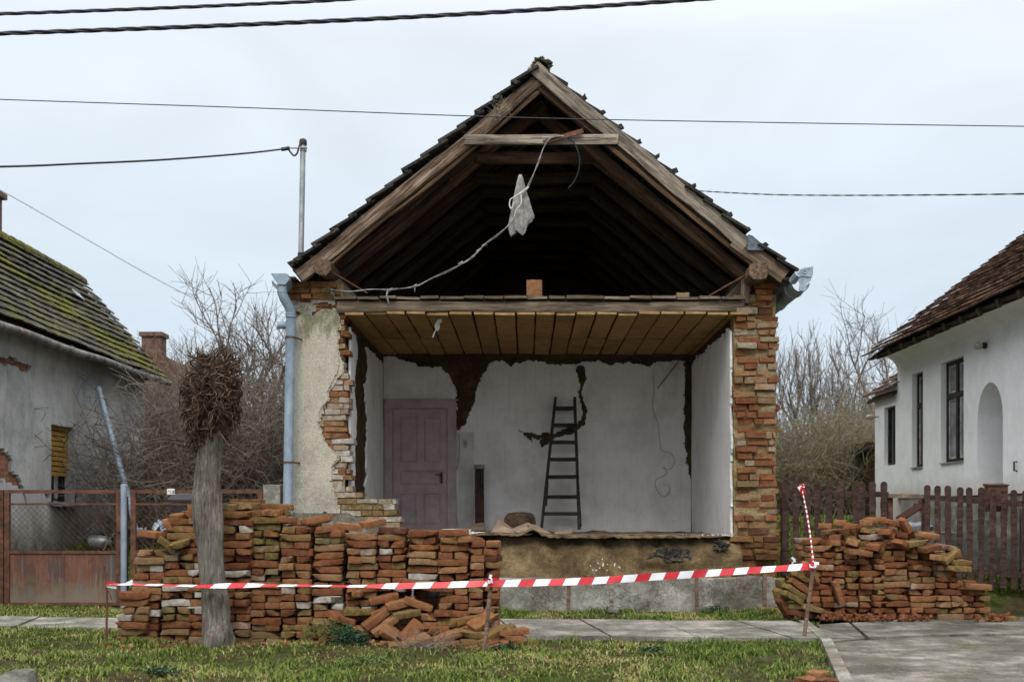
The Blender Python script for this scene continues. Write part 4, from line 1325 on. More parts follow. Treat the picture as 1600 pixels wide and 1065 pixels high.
# plinth ledge in front of the house
def build_plinth():
    m = MB()
    nx, nz = 110, 9
    x0, x1 = -2.4, 3.20
    o = len(m.v)
    rows = []
    for j in range(14):
        row = []
        for i in range(nx + 1):
            x = lerp(x0, x1, i / nx)
            top = 0.415 + 0.02 * fbm(x * 1.2, 1, 1) + 0.012 * fbm(x * 6, 2, 2)
            if j < 9:
                z = lerp(-0.15, top - 0.012, j / 8); y = 14.49 - 0.020 * fbm(x * 4, z * 5, 3, 4) - 0.012 * fbm(x * 14, z * 14, 3)
            else:
                z = top + 0.008 * fbm(x * 6, j, 4); y = 14.50 + (j - 9) * 0.11
            if i == nx: x -= 0.02 * (j > 8)
            row.append((x + (0.02 * fbm(j * 1.3, x) if i in (0, nx) else 0), y, z))
        rows.append(row)
    for r_ in rows: m.v += r_
    for j in range(13):
        for i in range(nx):
            b = j * (nx + 1) + i
            m.face((b, b + 1, b + nx + 2, b + nx + 1))
    # closed right end
    e = [j * (nx + 1) + nx for j in range(14)]
    k = len(m.v)
    m.v.append((rows[13][nx][0], rows[13][nx][1], -0.15))
    m.face(e + [k])
    o = m.build('concrete_plinth', M_PLINTH, smooth=True, angle=45, loc=(0.4, 14.6, 0))
    tag(o, 'low rough concrete ledge along the foot of the ruined house', 'plinth')


build_plinth()


# ------------------------------------------------------------------ left neighbour
def smooth_path(pp, n=5):
    pp = [Vector(p) for p in pp]; sm = []
    for i in range(len(pp) - 1):
        q0 = pp[max(0, i - 1)]; q1 = pp[i]; q2 = pp[i + 1]; q3 = pp[min(len(pp) - 1, i + 2)]
        for s_ in range(n):
            t = s_ / n
            sm.append(0.5 * ((2 * q1) + (q2 - q0) * t + (2 * q0 - 5 * q1 + 4 * q2 - q3) * t * t + (3 * q1 - q0 - 3 * q2 + q3) * t ** 3))
    sm.append(pp[-1]); return sm


def tile_roof(m, e0, e1, up, L, step, w, th=0.02, jit=0.008, lift=0.045, sag=0.0, tintf=None):
    """tiles from the eave line e0-e1 up the slope vector up (unit), L metres"""
    e0 = Vector(e0); e1 = Vector(e1); a = (e1 - e0); W = a.length; a.normalize(); up = Vector(up).normalized()
    n = a.cross(up).normalized()
    if n.z < 0: n = -n
    nc = int(L / step) + 1
    for c in range(nc):
        x = R(-0.05, 0.0) + (w / 2 if c % 2 else 0)
        while x < W:
            s0 = c * step; s1 = min(s0 + step + 0.05, L + 0.03)
            j = R(-jit, jit)
            sg = -sag * math.sin(math.pi * min(1, x / W)) * math.sin(math.pi * min(1, s0 / L)) + 0.02 * fbm(x * 0.6, c * 0.25, 3)
            A = e0 + a * x + up * (s0 + R(-0.008, 0.008)) + n * (lift + j + sg); B = e0 + a * x + up * s1 + n * (0.012 + j + sg)
            ww = a * (w - 0.005)
            t = tintf(x, s0) if tintf else (R(0, 1), R(0, 0.4), 0)
            tw = n * R(-0.006, 0.006)
            m.hexa([A, A + ww + tw, B + ww, B, A + n * th, A + ww + n * (th) + tw, B + ww + n * th, B + n * th], t)
            x += w


def left_house():
    X = -7.70; Y0, Y1 = 13.2, 23.0
    h = thing('neighbouring_house', (X, 18.5, 0.4), 'old grey rendered house with sagging moss covered tile roof behind the rusty gate', 'house')
    wy0, wy1 = 18.47, 19.44; wz0, wz1 = 1.41, 2.68
    m = MB()
    m.holes([(X - 0.06, Y0, -0.2), (X - 0.06, Y1, -0.2), (X - 0.06, Y1, 3.95), (X - 0.06, Y0, 3.95)],
            [[(X - 0.06, wy0, wz0), (X - 0.06, wy1, wz0), (X - 0.06, wy1, wz1), (X - 0.06, wy0, wz1)]], (-0.45, 0, 0))
    m.build('brick_wall', M_BRICKWALL, h)
    def keep(u, v):
        if wy0 - 0.02 < u < wy1 + 0.02 and wz0 < v < wz1: return False
        px = CX + X * F / u; py = CY - (v - H) * F / u
        a = 5 * fbm(u * 3, v * 3, 1); b = 5 * fbm(u * 3, v * 3, 5)
        for p in ([(-30, 700), (8, 704), (22, 716), (24, 735), (30, 742), (40, 760), (44, 790), (38, 775), (28, 758), (10, 752), (-30, 760)],
                  [(112, 765), (122, 770), (126, 790), (118, 805), (108, 795), (100, 792), (108, 785)],
                  [(72, 770), (78, 770), (79, 786), (110, 790), (104, 796), (76, 792)],
                  [(-30, 545), (20, 560), (50, 572), (44, 580), (10, 570), (-30, 562)]):
            if inpoly(px + a, py + b, p): return False
        return True
    m = MB()
    m.sheet((X, 0, 0), (0, 1, 0), (0, 0, 1), list(np.arange(Y0, Y1 + 0.01, 0.045)), list(np.arange(-0.2, 3.96, 0.045)), keep, (0.06, 0, 0), 0.35, disp=0.02, dsc=0.8)
    m.build('wall_render', M_LEFTWALL, h, True, 50)
    m = MB()
    m.box2((X - 5.2, Y1 - 0.35, 0), (X - 0.52, Y1 - 0.01, 3.9)); m.box2((X - 5.2, Y0 + .01, 0), (X - 0.52, Y0 + 0.35, 3.9)); m.box2((X - 5.2, Y0 + .36, 0), (X - 4.8, Y1 - 0.36, 3.9))
    m.prism([(X - 5.0, Y1 - 0.3, 3.9), (X + 0.1, Y1 - 0.3, 3.9), (X - 1.5, Y1 - 0.3, 5.98), (X - 3.0, Y1 - 0.3, 5.98)], (0, 0.25, 0))
    m.build('end_wall', M_LEFTWALL, h)
    for (a_, b_, c_, d_) in ((wy1 - 0.012, wy1 + 0.01, wz0, wz1), (wy0 - 0.01, wy0 + 0.012, wz0, wz1)):
        m = MB(); m.box2((X - 0.5, a_, c_), (X - 0.004, b_, d_))
        m.build('window_reveal', M_LEFTWALL, h)
    # window: recessed, yellow blind above, glass below
    m = MB()
    xr = X - 0.17
    fw = 0.06
    m.holes([(xr, wy0, wz0), (xr, wy1, wz0), (xr, wy1, wz1), (xr, wy0, wz1)],
            [[(xr, wy0 + fw, wz0 + fw), (xr, wy1 - fw, wz0 + fw), (xr, wy1 - fw, wz1 - fw), (xr, wy0 + fw, wz1 - fw)]], (-0.06, 0, 0))
    m.box2((xr + 0.002, (wy0 + wy1) / 2 - 0.05, wz0 + fw), (xr - 0.05, (wy0 + wy1) / 2 + 0.03, wz1 - fw))
    w = m.build('window', M_FRAMEDARK, h)
    m = MB(); m.box2((xr - 0.045, wy0 + fw, wz0 + fw), (xr - 0.055, wy1 - fw, wz1 - fw)); m.build('pane', M_GLASS, w)
    m = MB(); m.box2((xr - 0.03, (wy0 + wy1) / 2 + 0.05, wz0 + fw + .01), (xr - 0.042, (wy0 + wy1) / 2 + 0.26, wz0 + 0.5)); m.build('curtain', M_FRAMEWORN, w)
    m = MB()
    z = wz1 - 0.005
    while z > wz0 + 0.46:
        m.box((xr + 0.05, (wy0 + wy1) / 2, z - 0.03), (0.012, wy1 - wy0 - 0.03, 0.062), (0, 0.30, 0), 0.001); z -= 0.084
    m.build('yellow_blind', M_SHUTTER, w)
    m = MB(); m.box((X + 0.02, (wy0 + wy1) / 2, wz0 - 0.03), (0.34, wy1 - wy0 + 0.12, 0.035), (0, 0.12, 0), 0.004); m.build('sill', M_ZINC, w)
    # roof
    e0 = Vector((-7.32, Y0 - 0.3, 3.98)); e1 = Vector((-7.32, Y1 + 0.25, 3.90))
    up = Vector((-1.82, 0, 2.10)); L = up.length
    m = MB()
    def tf(x, s):
        y = Y0 - 0.3 + x
        q = 1 - abs((y - 18.2) * 0.55 - (1.9 - s) * 1.3) / 0.9      # moss runs down the roof in one broad streak
        return (R(0, 1), max(R(0, 0.2), min(1, 0.75 * max(0, q) + (0.25 if s < 0.5 else 0)) * R(0.4, 1.0)), 0)
    tile_roof(m, e0, e1, up, L, 0.20, 0.20, 0.026, 0.006, 0.065, 0.06, tf)
    rf = m.build('roof', M_TILEMOSS, h)
    m = MB()
    up2 = Vector((1.82, 0, 2.10))
    e0b = Vector((-7.32 - 3.64, Y0 - 0.3, 3.98)); e1b = Vector((-7.32 - 3.64, Y1 + 0.25, 3.90))
    m.hexa([e0b, e1b, e1b + up2 - Vector((0, 0, 0.02)), e0b + up2 - Vector((0, 0, 0.02)), e0b + Vector((0, 0, 0.05)), e1b + Vector((0, 0, 0.05)), e1b + up2 + Vector((0, 0, 0.03)), e0b + up2 + Vector((0, 0, 0.03))])
    m.hexa([e0 + Vector((-0.05, 0, -.03)), e1 + Vector((-0.05, 0, -.03)), e1 + up + Vector((0, 0, -0.08)), e0 + up + Vector((0, 0, -0.08)), e0 + Vector((-0.05, 0, 0.0)), e1 + Vector((-0.05, 0, 0)), e1 + up - Vector((0, 0, 0.05)), e0 + up - Vector((0, 0, 0.05))])
    m.build('roof_boarding', M_WOODDARK, h)
    m = MB()
    y = Y0 - 0.3
    while y < Y1 + 0.2:
        zz = lerp(e0.z, e1.z, (y - Y0) / (Y1 - Y0)) + 2.10 + 0.02 * fbm(y * 0.5, 1, 1)
        pts = []
        for yy, rr in ((y, 0.10), (y + 0.36, 0.085)):
            pts.append((e0.x + up.x, yy, zz - 0.0))
        m.tube([pts[0], pts[1]], [0.12, 0.10], 10, (R(0, 1), R(0.3, 0.9), 0)); y += 0.33
    m.build('ridge_tiles', M_TILEMOSS, rf)
    m = MB(); a = P(100, 481, 22.0)
    q = e0 + up * 0.62 + Vector((0, 8.6, 0.07))
    m.box(q, (0.16, 0.5, 0.02), (0, math.radians(49), 0.12)); m.build('slipped_metal_patch', M_ZINC, rf)
    # gutter
    m = MB()
    pts = [(-7.27, y, 3.82 + 0.05 * (y - Y0) / 10 + 0.012 * math.sin(y * 2)) for y in np.linspace(Y0, Y1 + 0.2, 24)]
    m.tube(pts, 0.062, 10)
    for y in np.arange(Y0 + .5, Y1, 0.9):
        zz = 3.82 + 0.05 * (y - Y0) / 10
        m.tube([(-7.27, y - 0.015, zz), (-7.27, y + 0.015, zz)], 0.068, 10)
    m.build('gutter', M_GUTTEROLD, h, True, 50)
    # chimney just outside the view, its capping reaches in
    ch = MB()
    c = Vector((-9.50, 20.3, 6.6))
    ch.box((c.x - 0.14, c.y, 6.35), (0.42, 0.42, 1.1), None, 0.006); ch.box((c.x - 0.14, c.y, 6.93), (0.56, 0.56, 0.10), None, 0.01)
    ch.build('chimney', M_SOOTBRICK, h)
    # fallen downpipe leaning from the eaves to the ground
    m = MB()
    pts = smooth_path([P(153, 605, 19.6), P(166, 652, 19.5), P(183, 712, 19.3), P(197, 762, 19.1), P(209, 815, 18.8), P(214, 836, 18.6)], 4)
    m.tube(pts, 0.050, 12)
    m.tube([pts[5], pts[5] + (pts[6] - pts[5]) * 0.2], 0.058, 12)
    m.tube([pts[11], pts[11] + (pts[12] - pts[11]) * 0.2], 0.057, 12)
    o = m.build('downpipe', M_PIPEBLUE, None, True, 40, loc=pts[-1])
    tag(o, 'loose grey blue downpipe leaning slantwise in front of the grey wall', 'downpipe')
    m = MB(); d = (pts[0] - pts[1]).normalized()
    m.tube([pts[0] + d * 0.002, pts[0] + d * 0.012], 0.042, 12)
    m.build('pipe_mouth_shade', M_BLACK, o)  # black disc over the pipe end, stands for its shaded hollow


left_house()


def rear_annexe():
    b = thing('outbuilding', P(245, 760, 26.5), 'low brick outbuilding with stub chimney half hidden behind bare brush', 'shed')
    Y = 26.5
    m = MB()
    a = P(215, 640, Y); c = P(330, 760, Y)
    m.box2((a.x, Y, 0.6), (c.x, Y + 2.5, a.z)); m.build('wall', M_LEFTWALL, b)
    m = MB()
    m.prism([P(190, 655, Y - 0.2), P(330, 655, Y - 0.2), P(262, 558, Y - 0.2), P(225, 548, Y - 0.2)], (0, 2.8, 0)); m.build('roof', M_TILERED, b)
    m = MB()
    p0 = P(232, 530, Y + 1); p1 = P(261, 610, Y + 1)
    m.box2((p0.x, Y + 0.5, p1.z), (p1.x, Y + 0.95, p0.z)); m.box2((p0.x - 0.05, Y + 0.45, p0.z), (p1.x + 0.05, Y + 1.0, p0.z + 0.10)); m.build('chimney', M_SOOTBRICK, b)


rear_annexe()


# ------------------------------------------------------------------ gate and wire fence on the left
def chain_link(m, x0, x1, z0, z1, y, cell=0.078, r=0.0022):
    h = z1 - z0
    k = math.floor((x0 - h) / cell)
    while k * cell < x1:
        for sgn in (1, -1):
            xa = k * cell
            # line x = xa + (z-z0) for sgn 1, x = xa + h - (z-z0) for -1
            ta, tb = 0.0, h
            if sgn > 0: ta = max(0, x0 - xa); tb = min(h, x1 - xa)
            else: ta = max(0, xa + h - x1); tb = min(h, xa + h - x0)
            if tb - ta > 0.02:
                fx = (lambda t: xa + t) if sgn > 0 else (lambda t: xa + h - t)
                ym = y + 0.012 * sgn * 0.3 + 0.02 * math.sin(xa * 1.7)
                m.tube([(fx(ta), ym, z0 + ta), (fx((ta + tb) / 2), ym + 0.01 * math.sin(xa * 3), z0 + (ta + tb) / 2 - 0.006), (fx(tb), ym, z0 + tb)], r, 3, cap=False)
        k += 1


def wire_leaf(name, label, cat, xa, xb, Y, panels=True, zb=0.03, zt=1.545):
    g = thing(name, ((xa + xb) / 2, Y, zb), label, cat)
    m = MB()
    s = 0.05
    zm = P(0, 862, Y).z; zr = P(0, 772, Y).z
    m.box2((xa, Y - s / 2, zb), (xa + 0.065, Y + s / 2, zt)); m.box2((xb - 0.065, Y - s / 2, zb), (xb, Y + s / 2, zt))
    m.box2((xa + 0.066, Y - s / 2, zt - 0.045), (xb - 0.066, Y + s / 2, zt)); m.box2((xa + 0.066, Y - s / 2, zr - 0.14), (xb - 0.066, Y + s / 2, zr - 0.115))
    m.box2((xa + 0.066, Y - s / 2, zm - 0.02), (xb - 0.066, Y + s / 2, zm + 0.015)); m.box2((xa + 0.066, Y - s / 2, zb), (xb - 0.066, Y + s / 2, zb + 0.035))
    m.build('frame', M_RUST, g)
    m = MB(); chain_link(m, xa + 0.066, xb - 0.066, zm + 0.015, zr - 0.14, Y); m.build('wire_mesh', M_RUST, g)
    m = MB()
    n = max(1, round((xb - xa) / 0.8))
    for i in range(n):
        p = lerp(xa + 0.066, xb - 0.066, i / n); q = lerp(xa + 0.066, xb - 0.066, (i + 1) / n)
        m.box2((p + 0.003, Y - 0.006, zb + 0.036), (q - 0.003, Y + 0.006, zm - 0.021))
        if i: m.box2((p - 0.012, Y - 0.016, zb + 0.036), (p + 0.012, Y - 0.007, zm - 0.021))
    m.build('panel', M_RUSTPANEL, g)
    return g


YG = 15.0
wire_leaf('gate', 'rusty gate leaf with wire mesh over brown sheet panels, beside the grey post', 'gate', P(8, 0, YG).x, P(190, 0, YG).x, YG)
wire_leaf('gate', 'rusty gate leaf cut by the left edge of the photo', 'gate', P(-185, 0, YG).x, P(6, 0, YG).x, YG)
fence_l = wire_leaf('wire_fence', 'rusty wire mesh fence panel half hidden by the long brick stack', 'fence', P(205, 0, YG).x, P(411, 0, YG).x, YG)
m = MB()
q = P(195, 757, YG)
m.tube([(q.x, YG - 0.04, -0.2), (q.x, YG - 0.04, q.z), (q.x, YG - 0.04, q.z + 0.006)], [0.040, 0.040, 0.034], 14)
tag(m.build('gate_post', M_PIPEBLUE, None, True, 40, loc=(q.x, YG, 0)), 'grey blue steel tube post between rusty gate and wire fence', 'post')
m = MB()
q = P(188.5, 775, YG)
m.box2((q.x + .012, YG + 0.07, -0.2), (q.x + 0.06, YG + 0.12, q.z)); m.box2((q.x - 0.03, YG - 0.055, 1.0), (q.x + 0.03, YG - 0.027, 1.12))
tag(m.build('hinge_post', M_RUST, None, loc=(q.x, YG, 0)), 'thin rusty hinge post right beside the gate leaf', 'post')
m = MB()
a, b = P(415, 757, YG + 0.1), P(440, 800, YG + 0.1)
m.box2((a.x, YG, -0.2), (b.x, YG + 0.2, a.z), jit=0.008)
tag(m.build('fence_post', M_PLINTH, None, loc=(a.x, YG, 0)), 'square mossy concrete fence post beside the house downpipe', 'post')
# number plate on the fence, too small to read
m = MB(); a, b = P(261, 763, YG - 0.05), P(273, 772, YG - 0.05)
m.box2((a.x, YG - 0.055, b.z), (b.x, YG - 0.045, a.z)); pl_ = m.build('number_plate', M_PAPER, fence_l)
m = MB()
for (x0, y0, x1, y1) in ((263.5, 766, 264.6, 767.6), (265.5, 767, 267.2, 768), (266, 769.8, 268, 770.6), (269, 765.8, 272, 766.6), (269.6, 768, 272, 768.8), (269, 770, 271.6, 770.8), (271.3, 766, 272, 770.6)):
    a, b = P(x0, y0, YG - 0.056), P(x1, y1, YG - 0.056); m.box2((a.x, YG - 0.058, b.z), (b.x, YG - 0.0556, a.z))
m.build('plate_marks', M_BLACK, pl_)
# refuse bin behind the fence
bn = thing('refuse_bin', P(295, 830, 15.9), 'black wheeled refuse bin behind the wire fence', 'bin')
m = MB(); Y = 15.7
a, b = P(268, 785, Y), P(325, 900, Y)
m.hexa([(a.x + 0.05, Y, 0.12), (b.x - 0.05, Y, 0.12), (b.x - 0.05, Y + 0.5, 0.12), (a.x + 0.05, Y + 0.5, 0.12), (a.x, Y - 0.04, a.z), (b.x, Y - 0.04, a.z), (b.x, Y + 0.55, a.z), (a.x, Y + 0.55, a.z)])
m.build('body', M_BLACK, bn)
m = MB(); a, b = P(263, 772, Y), P(328, 785, Y)
m.box2((a.x, Y - 0.08, b.z + 0.004), (b.x, Y + 0.6, b.z + 0.04)); m.hexa([(a.x, Y - 0.06, b.z + 0.041), (b.x, Y - 0.06, b.z + 0.041), (b.x, Y + 0.58, b.z + 0.041), (a.x, Y + 0.58, b.z + 0.041), (a.x + .05, Y, a.z + 0.0), (b.x - .05, Y, a.z), (b.x - .05, Y + 0.5, a.z + 0.03), (a.x + .05, Y + 0.5, a.z + 0.03)])
m.build('lid', M_BLACK, bn)
for sx_ in (0.16, 0.42):
    m = MB(); m.tube([(a.x + sx_ - 0.02, Y + 0.5, 0.16), (a.x + sx_ + 0.02, Y + 0.5, 0.16)], 0.1, 14); m.build('wheel', M_BLACK, bn)
# grey plastic canister on the grass behind the gate
m = MB(); q = P(155, 846, 19.0)
for i in range(9):
    pass
m.tube([q + Vector((-0.17, 0, -0.01)), q + Vector((-0.15, 0, 0)), q + Vector((0.02, 0, 0.0)), q + Vector((0.10, 0, 0)), q + Vector((0.16, 0, -0.01)), q + Vector((0.20, 0, -0.02))], [0.06, 0.11, 0.115, 0.10, 0.05, 0.045], 14)
tag(m.build('canister', M_GALV, None, True, 50, loc=q), 'grey canister lying on the grass behind the rusty gate', 'canister')
for (px, py, lab) in ((222, 832, 'small pale plastic scrap beside the fallen downpipe foot'), (250, 822, 'crumpled plastic bag caught behind the first loose bricks')):
    m = MB(); q = P(px, py, 16.4)
    for i in range(6): m.box(q + Vector((R(-.06, .06), R(-.05, .05), R(-.04, .04))), (R(.05, .12), R(.04, .1), R(.02, .06)), (R(0, 3), R(0, 3), R(0, 3)), 0.015)
    tag(m.build('plastic_scrap', M_ZINC, None, loc=q), lab, 'litter')


# ------------------------------------------------------------------ right neighbour
def right_house():
    X = 6.5; Y0, Y1 = 12.6, 19.93
    h = thing('white_house', (X, 16.5, 0.6), 'whitewashed house with brown tile roof and arched porch behind the picket fence', 'house')
    wins = [(18.66, 19.19, 2.00, 3.57), (16.92, 17.85, 2.02, 3.58)]
    arch = [(16.41, 1.55)] + [((16.41 + 15.53) / 2 + 0.44 * math.cos(t), 2.55 + 0.52 * math.sin(t)) for t in np.linspace(0, math.pi, 17)][::1] + [(15.53, 1.55)]
    arch = [(16.41, 1.55)] + [((16.41 + 15.53) / 2 + 0.44 * math.cos(t), 2.55 + 0.52 * math.sin(t)) for t in np.linspace(0, math.pi, 17)] + [(15.53, 1.55)]
    m = MB()
    holes = [[(X, a, c), (X, b, c), (X, b, d), (X, a, d)] for a, b, c, d in wins] + [[(X, y, z) for y, z in arch]]
    m.holes([(X, Y0, 1.50), (X, Y1, 1.50), (X, Y1, 4.0), (X, Y0, 4.0)], holes, (0.42, 0, 0))
    # cove under the eaves
    ang = np.linspace(0, math.pi / 2, 7)
    prof = [(X + 0.002, 3.66)] + [(X - 0.30 * (1 - math.cos(a)), 3.68 + 0.30 * math.sin(a)) for a in ang] + [(X - 0.30, 4.0), (X + 0.05, 4.0), (X + 0.05, 3.66)]
    m.prism([(x, Y0, z) for x, z in prof], (0, Y1 - Y0 - 0.003, 0))
    m.box2((X + 0.42, Y1 - 0.4, 0.3), (X + 6, Y1 - 0.003, 4.0)); m.box2((X + 0.42, Y0 + 0.003, 0.3), (X + 6, Y0 + .4, 4.0))
    m.build('wall', M_WHITEHOUSE, h)
    m = MB()
    ang = [(X + 1.35, y, z) for y, z in arch]
    m.box2((X + 1.4, Y0 + .41, 1.4), (X + 1.6, Y1 - .41, 4.0)); m.box2((X + 0.425, 16.44, 1.4), (X + 1.39, 16.6, 3.9)); m.box2((X + 0.425, 15.3, 1.4), (X + 1.39, 15.5, 3.9)); m.box2((X + .425, 15.51, 3.2), (X + 1.39, 16.43, 3.4)); m.box2((X - 0.02, 15.55, 1.50), (X + 1.39, 16.4, 1.545))
    m.build('porch', M_WHITEHOUSE, h)
    m = MB()
    b = len(m.v)
    m.sheet((X + 0.03, 0, 0), (0, 1, 0), (0, 0, 1), list(np.arange(Y0, Y1, 0.15)), list(np.arange(-0.2, 1.50, 0.12)), lambda u, v: True, (-0.30, 0, 0), 0, disp=0.02)
    m.build('plinth', M_WHITEBASE, h, True, 50)
    for i, (a, b, c, d) in enumerate(wins):
        xr = X + 0.085
        m = MB(); fw = 0.055; mid = (a + b) / 2; tz = lerp(c, d, 0.66)
        m.holes([(xr, a, c), (xr, b, c), (xr, b, d), (xr, a, d)], [[(xr, a + fw, c + fw), (xr, b - fw, c + fw), (xr, b - fw, d - fw), (xr, a + fw, d - fw)]], (0.07, 0, 0))
        m.box2((xr - 0.01, a + fw, tz - 0.04), (xr + 0.05, b - fw, tz + 0.04)); m.box2((xr - 0.012, mid - 0.04, c + fw), (xr + 0.05, mid + 0.04, tz - 0.041)); m.box2((xr - 0.012, mid - 0.04, tz + 0.041), (xr + 0.05, mid + 0.04, d - fw))
        w = m.build('window', M_FRAMEDARK, h)
        m = MB(); m.box2((xr + 0.040, a + fw, c + fw), (xr + 0.046, b - fw, d - fw)); m.build('pane', M_GREYGLASS, w)
        m = MB()
        for (p, q) in ((a + fw, mid - 0.04), (mid + 0.04, b - fw)):
            for (z0, z1) in ((c + fw, tz - 0.04), (tz + 0.04, d - fw)):
                s = 0.035
                m.holes([(xr + 0.02, p, z0), (xr + 0.02, q, z0), (xr + 0.02, q, z1), (xr + 0.02, p, z1)], [[(xr + 0.02, p + s, z0 + s), (xr + 0.02, q - s, z0 + s), (xr + 0.02, q - s, z1 - s), (xr + 0.02, p + s, z1 - s)]], (0.018, 0, 0))
        m.build('worn_sash', M_FRAMEWORN, w)
        m = MB(); m.box((X + 0.02, mid, c - 0.006), (0.10, b - a - 0.01, 0.02), (0, -0.1, 0)); m.build('sill', M_WHITEBASE, w)
    # roof
    e0 = Vector((5.95, Y0 - 0.4, 3.93)); e1 = Vector((5.95, Y1 + 0.12, 3.93)); up = Vector((2.79, 0, 2.14)).normalized(); L = 5.2
    m = MB()
    tile_roof(m, e1, e0, up, L, 0.20, 0.19, 0.026, 0.006, 0.06, 0.0)
    m.build('roof', M_TILERED, h)
    m = MB()
    n = Vector((-up.z, 0, up.x))
    m.hexa([e0 - n * .10 + up * .12, e1 - n * .10 + up * .12, e1 + up * L - n * .10, e0 + up * L - n * .10, e0 - n * 0.03 + up * .02, e1 - n * 0.03 + up * .02, e1 + up * L - n * 0.03, e0 + up * L - n * 0.03])
    m.build('roof_boarding', M_WOODDARK, h)
    y = Y0
    while y < Y1:
        tm = MB(); tm.beam(Vector((5.98, y, 3.90)), Vector((6.35, y, 4.04)), 0.09, 0.10, 1, 0.003); tm.build('rafter_tail', M_WOODDARK, h); y += 0.62
    # ball lamp, door handle by the porch
    m = MB(); q = Vector((X - 0.02, 16.06, 3.60))
    for i in range(1): pass
    rr = 0.062
    pts = [q + Vector((-0.10 + rr * -math.cos(t), 0, -0.0)) for t in np.linspace(0, math.pi, 9)]
    m.tube(pts, [max(0.012, rr * math.sin(t)) for t in np.linspace(0, math.pi, 9)], 14)
    lamp = m.build('wall_lamp', M_OPAL, h, True)
    m = MB(); m.tube([q, q + Vector((-0.035, 0, 0))], 0.045, 14); m.build('lamp_base', M_FRAMEDARK, lamp, True, 40)
    m = MB(); m.tube([Vector((X + 0.0, 15.08, 1.92)), Vector((X - 0.04, 15.08, 1.92)), Vector((X - 0.04, 15.08, 1.80)), Vector((X, 15.08, 1.80))], 0.012, 6); m.build('wall_hook', M_BLACK, h)
    # steps to the porch
    m = MB()
    for i in range(5):
        m.box2((X - 0.32 * (5 - i) + 0.0, 15.0, 0.3), (X - 0.32 * (4 - i) - 0.004, 16.7, 0.62 + 0.18 * i))
    m.build('steps', M_PATH, h)
    # lower rear wing
    Ya, Yb = Y1 + 0.005, 21.22
    m = MB()
    m.holes([(X, Ya, 0.3), (X, Yb, 0.3), (X, Yb, 3.55), (X, Ya, 3.55)], [[(X, 20.05, 2.09), (X, 20.68, 2.09), (X, 20.68, 3.14), (X, 20.05, 3.14)]], (0.4, 0, 0))
    m.box2((X + 0.41, Yb - 0.3, 0.3), (X + 4, Yb - 0.002, 3.6))
    m.build('wing_wall', M_WHITEHOUSE, h)
    m = MB(); xr = X + 0.07
    m.holes([(xr, 20.05, 2.09), (xr, 20.68, 2.09), (xr, 20.68, 3.14), (xr, 20.05, 3.14)], [[(xr, 20.10, 2.14), (xr, 20.35, 2.14), (xr, 20.35, 3.09), (xr, 20.10, 3.09)], [(xr, 20.39, 2.14), (xr, 20.63, 2.14), (xr, 20.63, 3.09), (xr, 20.39, 3.09)]], (0.05, 0, 0))
    w = m.build('window', M_FRAMEDARK, h)
    m = MB(); m.box2((xr + 0.03, 20.1, 2.14), (xr + 0.036, 20.63, 3.09)); m.build('pane', M_GLASS, w)
    m = MB()
    tile_roof(m, (6.36, Yb + 0.2, 3.36), (6.36, Ya - 0.0, 3.36), Vector((0.57, 0, 0.41)), 3.4, 0.2, 0.19, 0.022, 0.008, 0.05)
    m.build('wing_roof', M_TILERED, h)
    m = MB(); u2 = Vector((0.57, 0, 0.41)).normalized(); ea = Vector((6.40, Yb + 0.15, 3.33)); eb = Vector((6.40, Ya + .02, 3.33))
    m.hexa([ea - Vector((0, 0, .06)), eb - Vector((0, 0, .06)), eb + u2 * 3.3 - Vector((0, 0, .06)), ea + u2 * 3.3 - Vector((0, 0, .06)), ea, eb, eb + u2 * 3.3, ea + u2 * 3.3])
    m.build('wing_boarding', M_WOODDARK, h)
    m = MB(); q = P(1361, 651, 21.0)
    m.tube([q + Vector((-0.09, 0, 0)), q + Vector((-0.06, 0, 0)), q + Vector((0.02, 0, 0)), q + Vector((0.09, 0, 0.0))], [0.02, 0.045, 0.05, 0.02], 10)
    m.tube([q + Vector((0.09, 0, 0)), q + Vector((0.3, 0, 0.02))], 0.015, 6)
    m.build('insulator', M_OPAL, h, True)
    # dark lean-to shed between brush and wing
    s = thing('woodshed', P(1372, 800, 22.5), 'dark lean-to woodshed in the shade between brush and the white house', 'shed')
    m = MB(); a, b = P(1352, 690, 22.5), P(1400, 820, 22.5)
    m.box2((a.x, 22.5, 0.5), (b.x, 23.6, a.z)); m.build('wall', M_WOODDARK, s)
    m = MB(); m.hexa([P(1335, 712, 22.2), P(1400, 680, 22.2), P(1400, 680, 24), P(1335, 712, 24), P(1335, 706, 22.2), P(1400, 674, 22.2), P(1400, 674, 24), P(1335, 706, 24)]); m.build('roof', M_TILEDARK, s)


right_house()


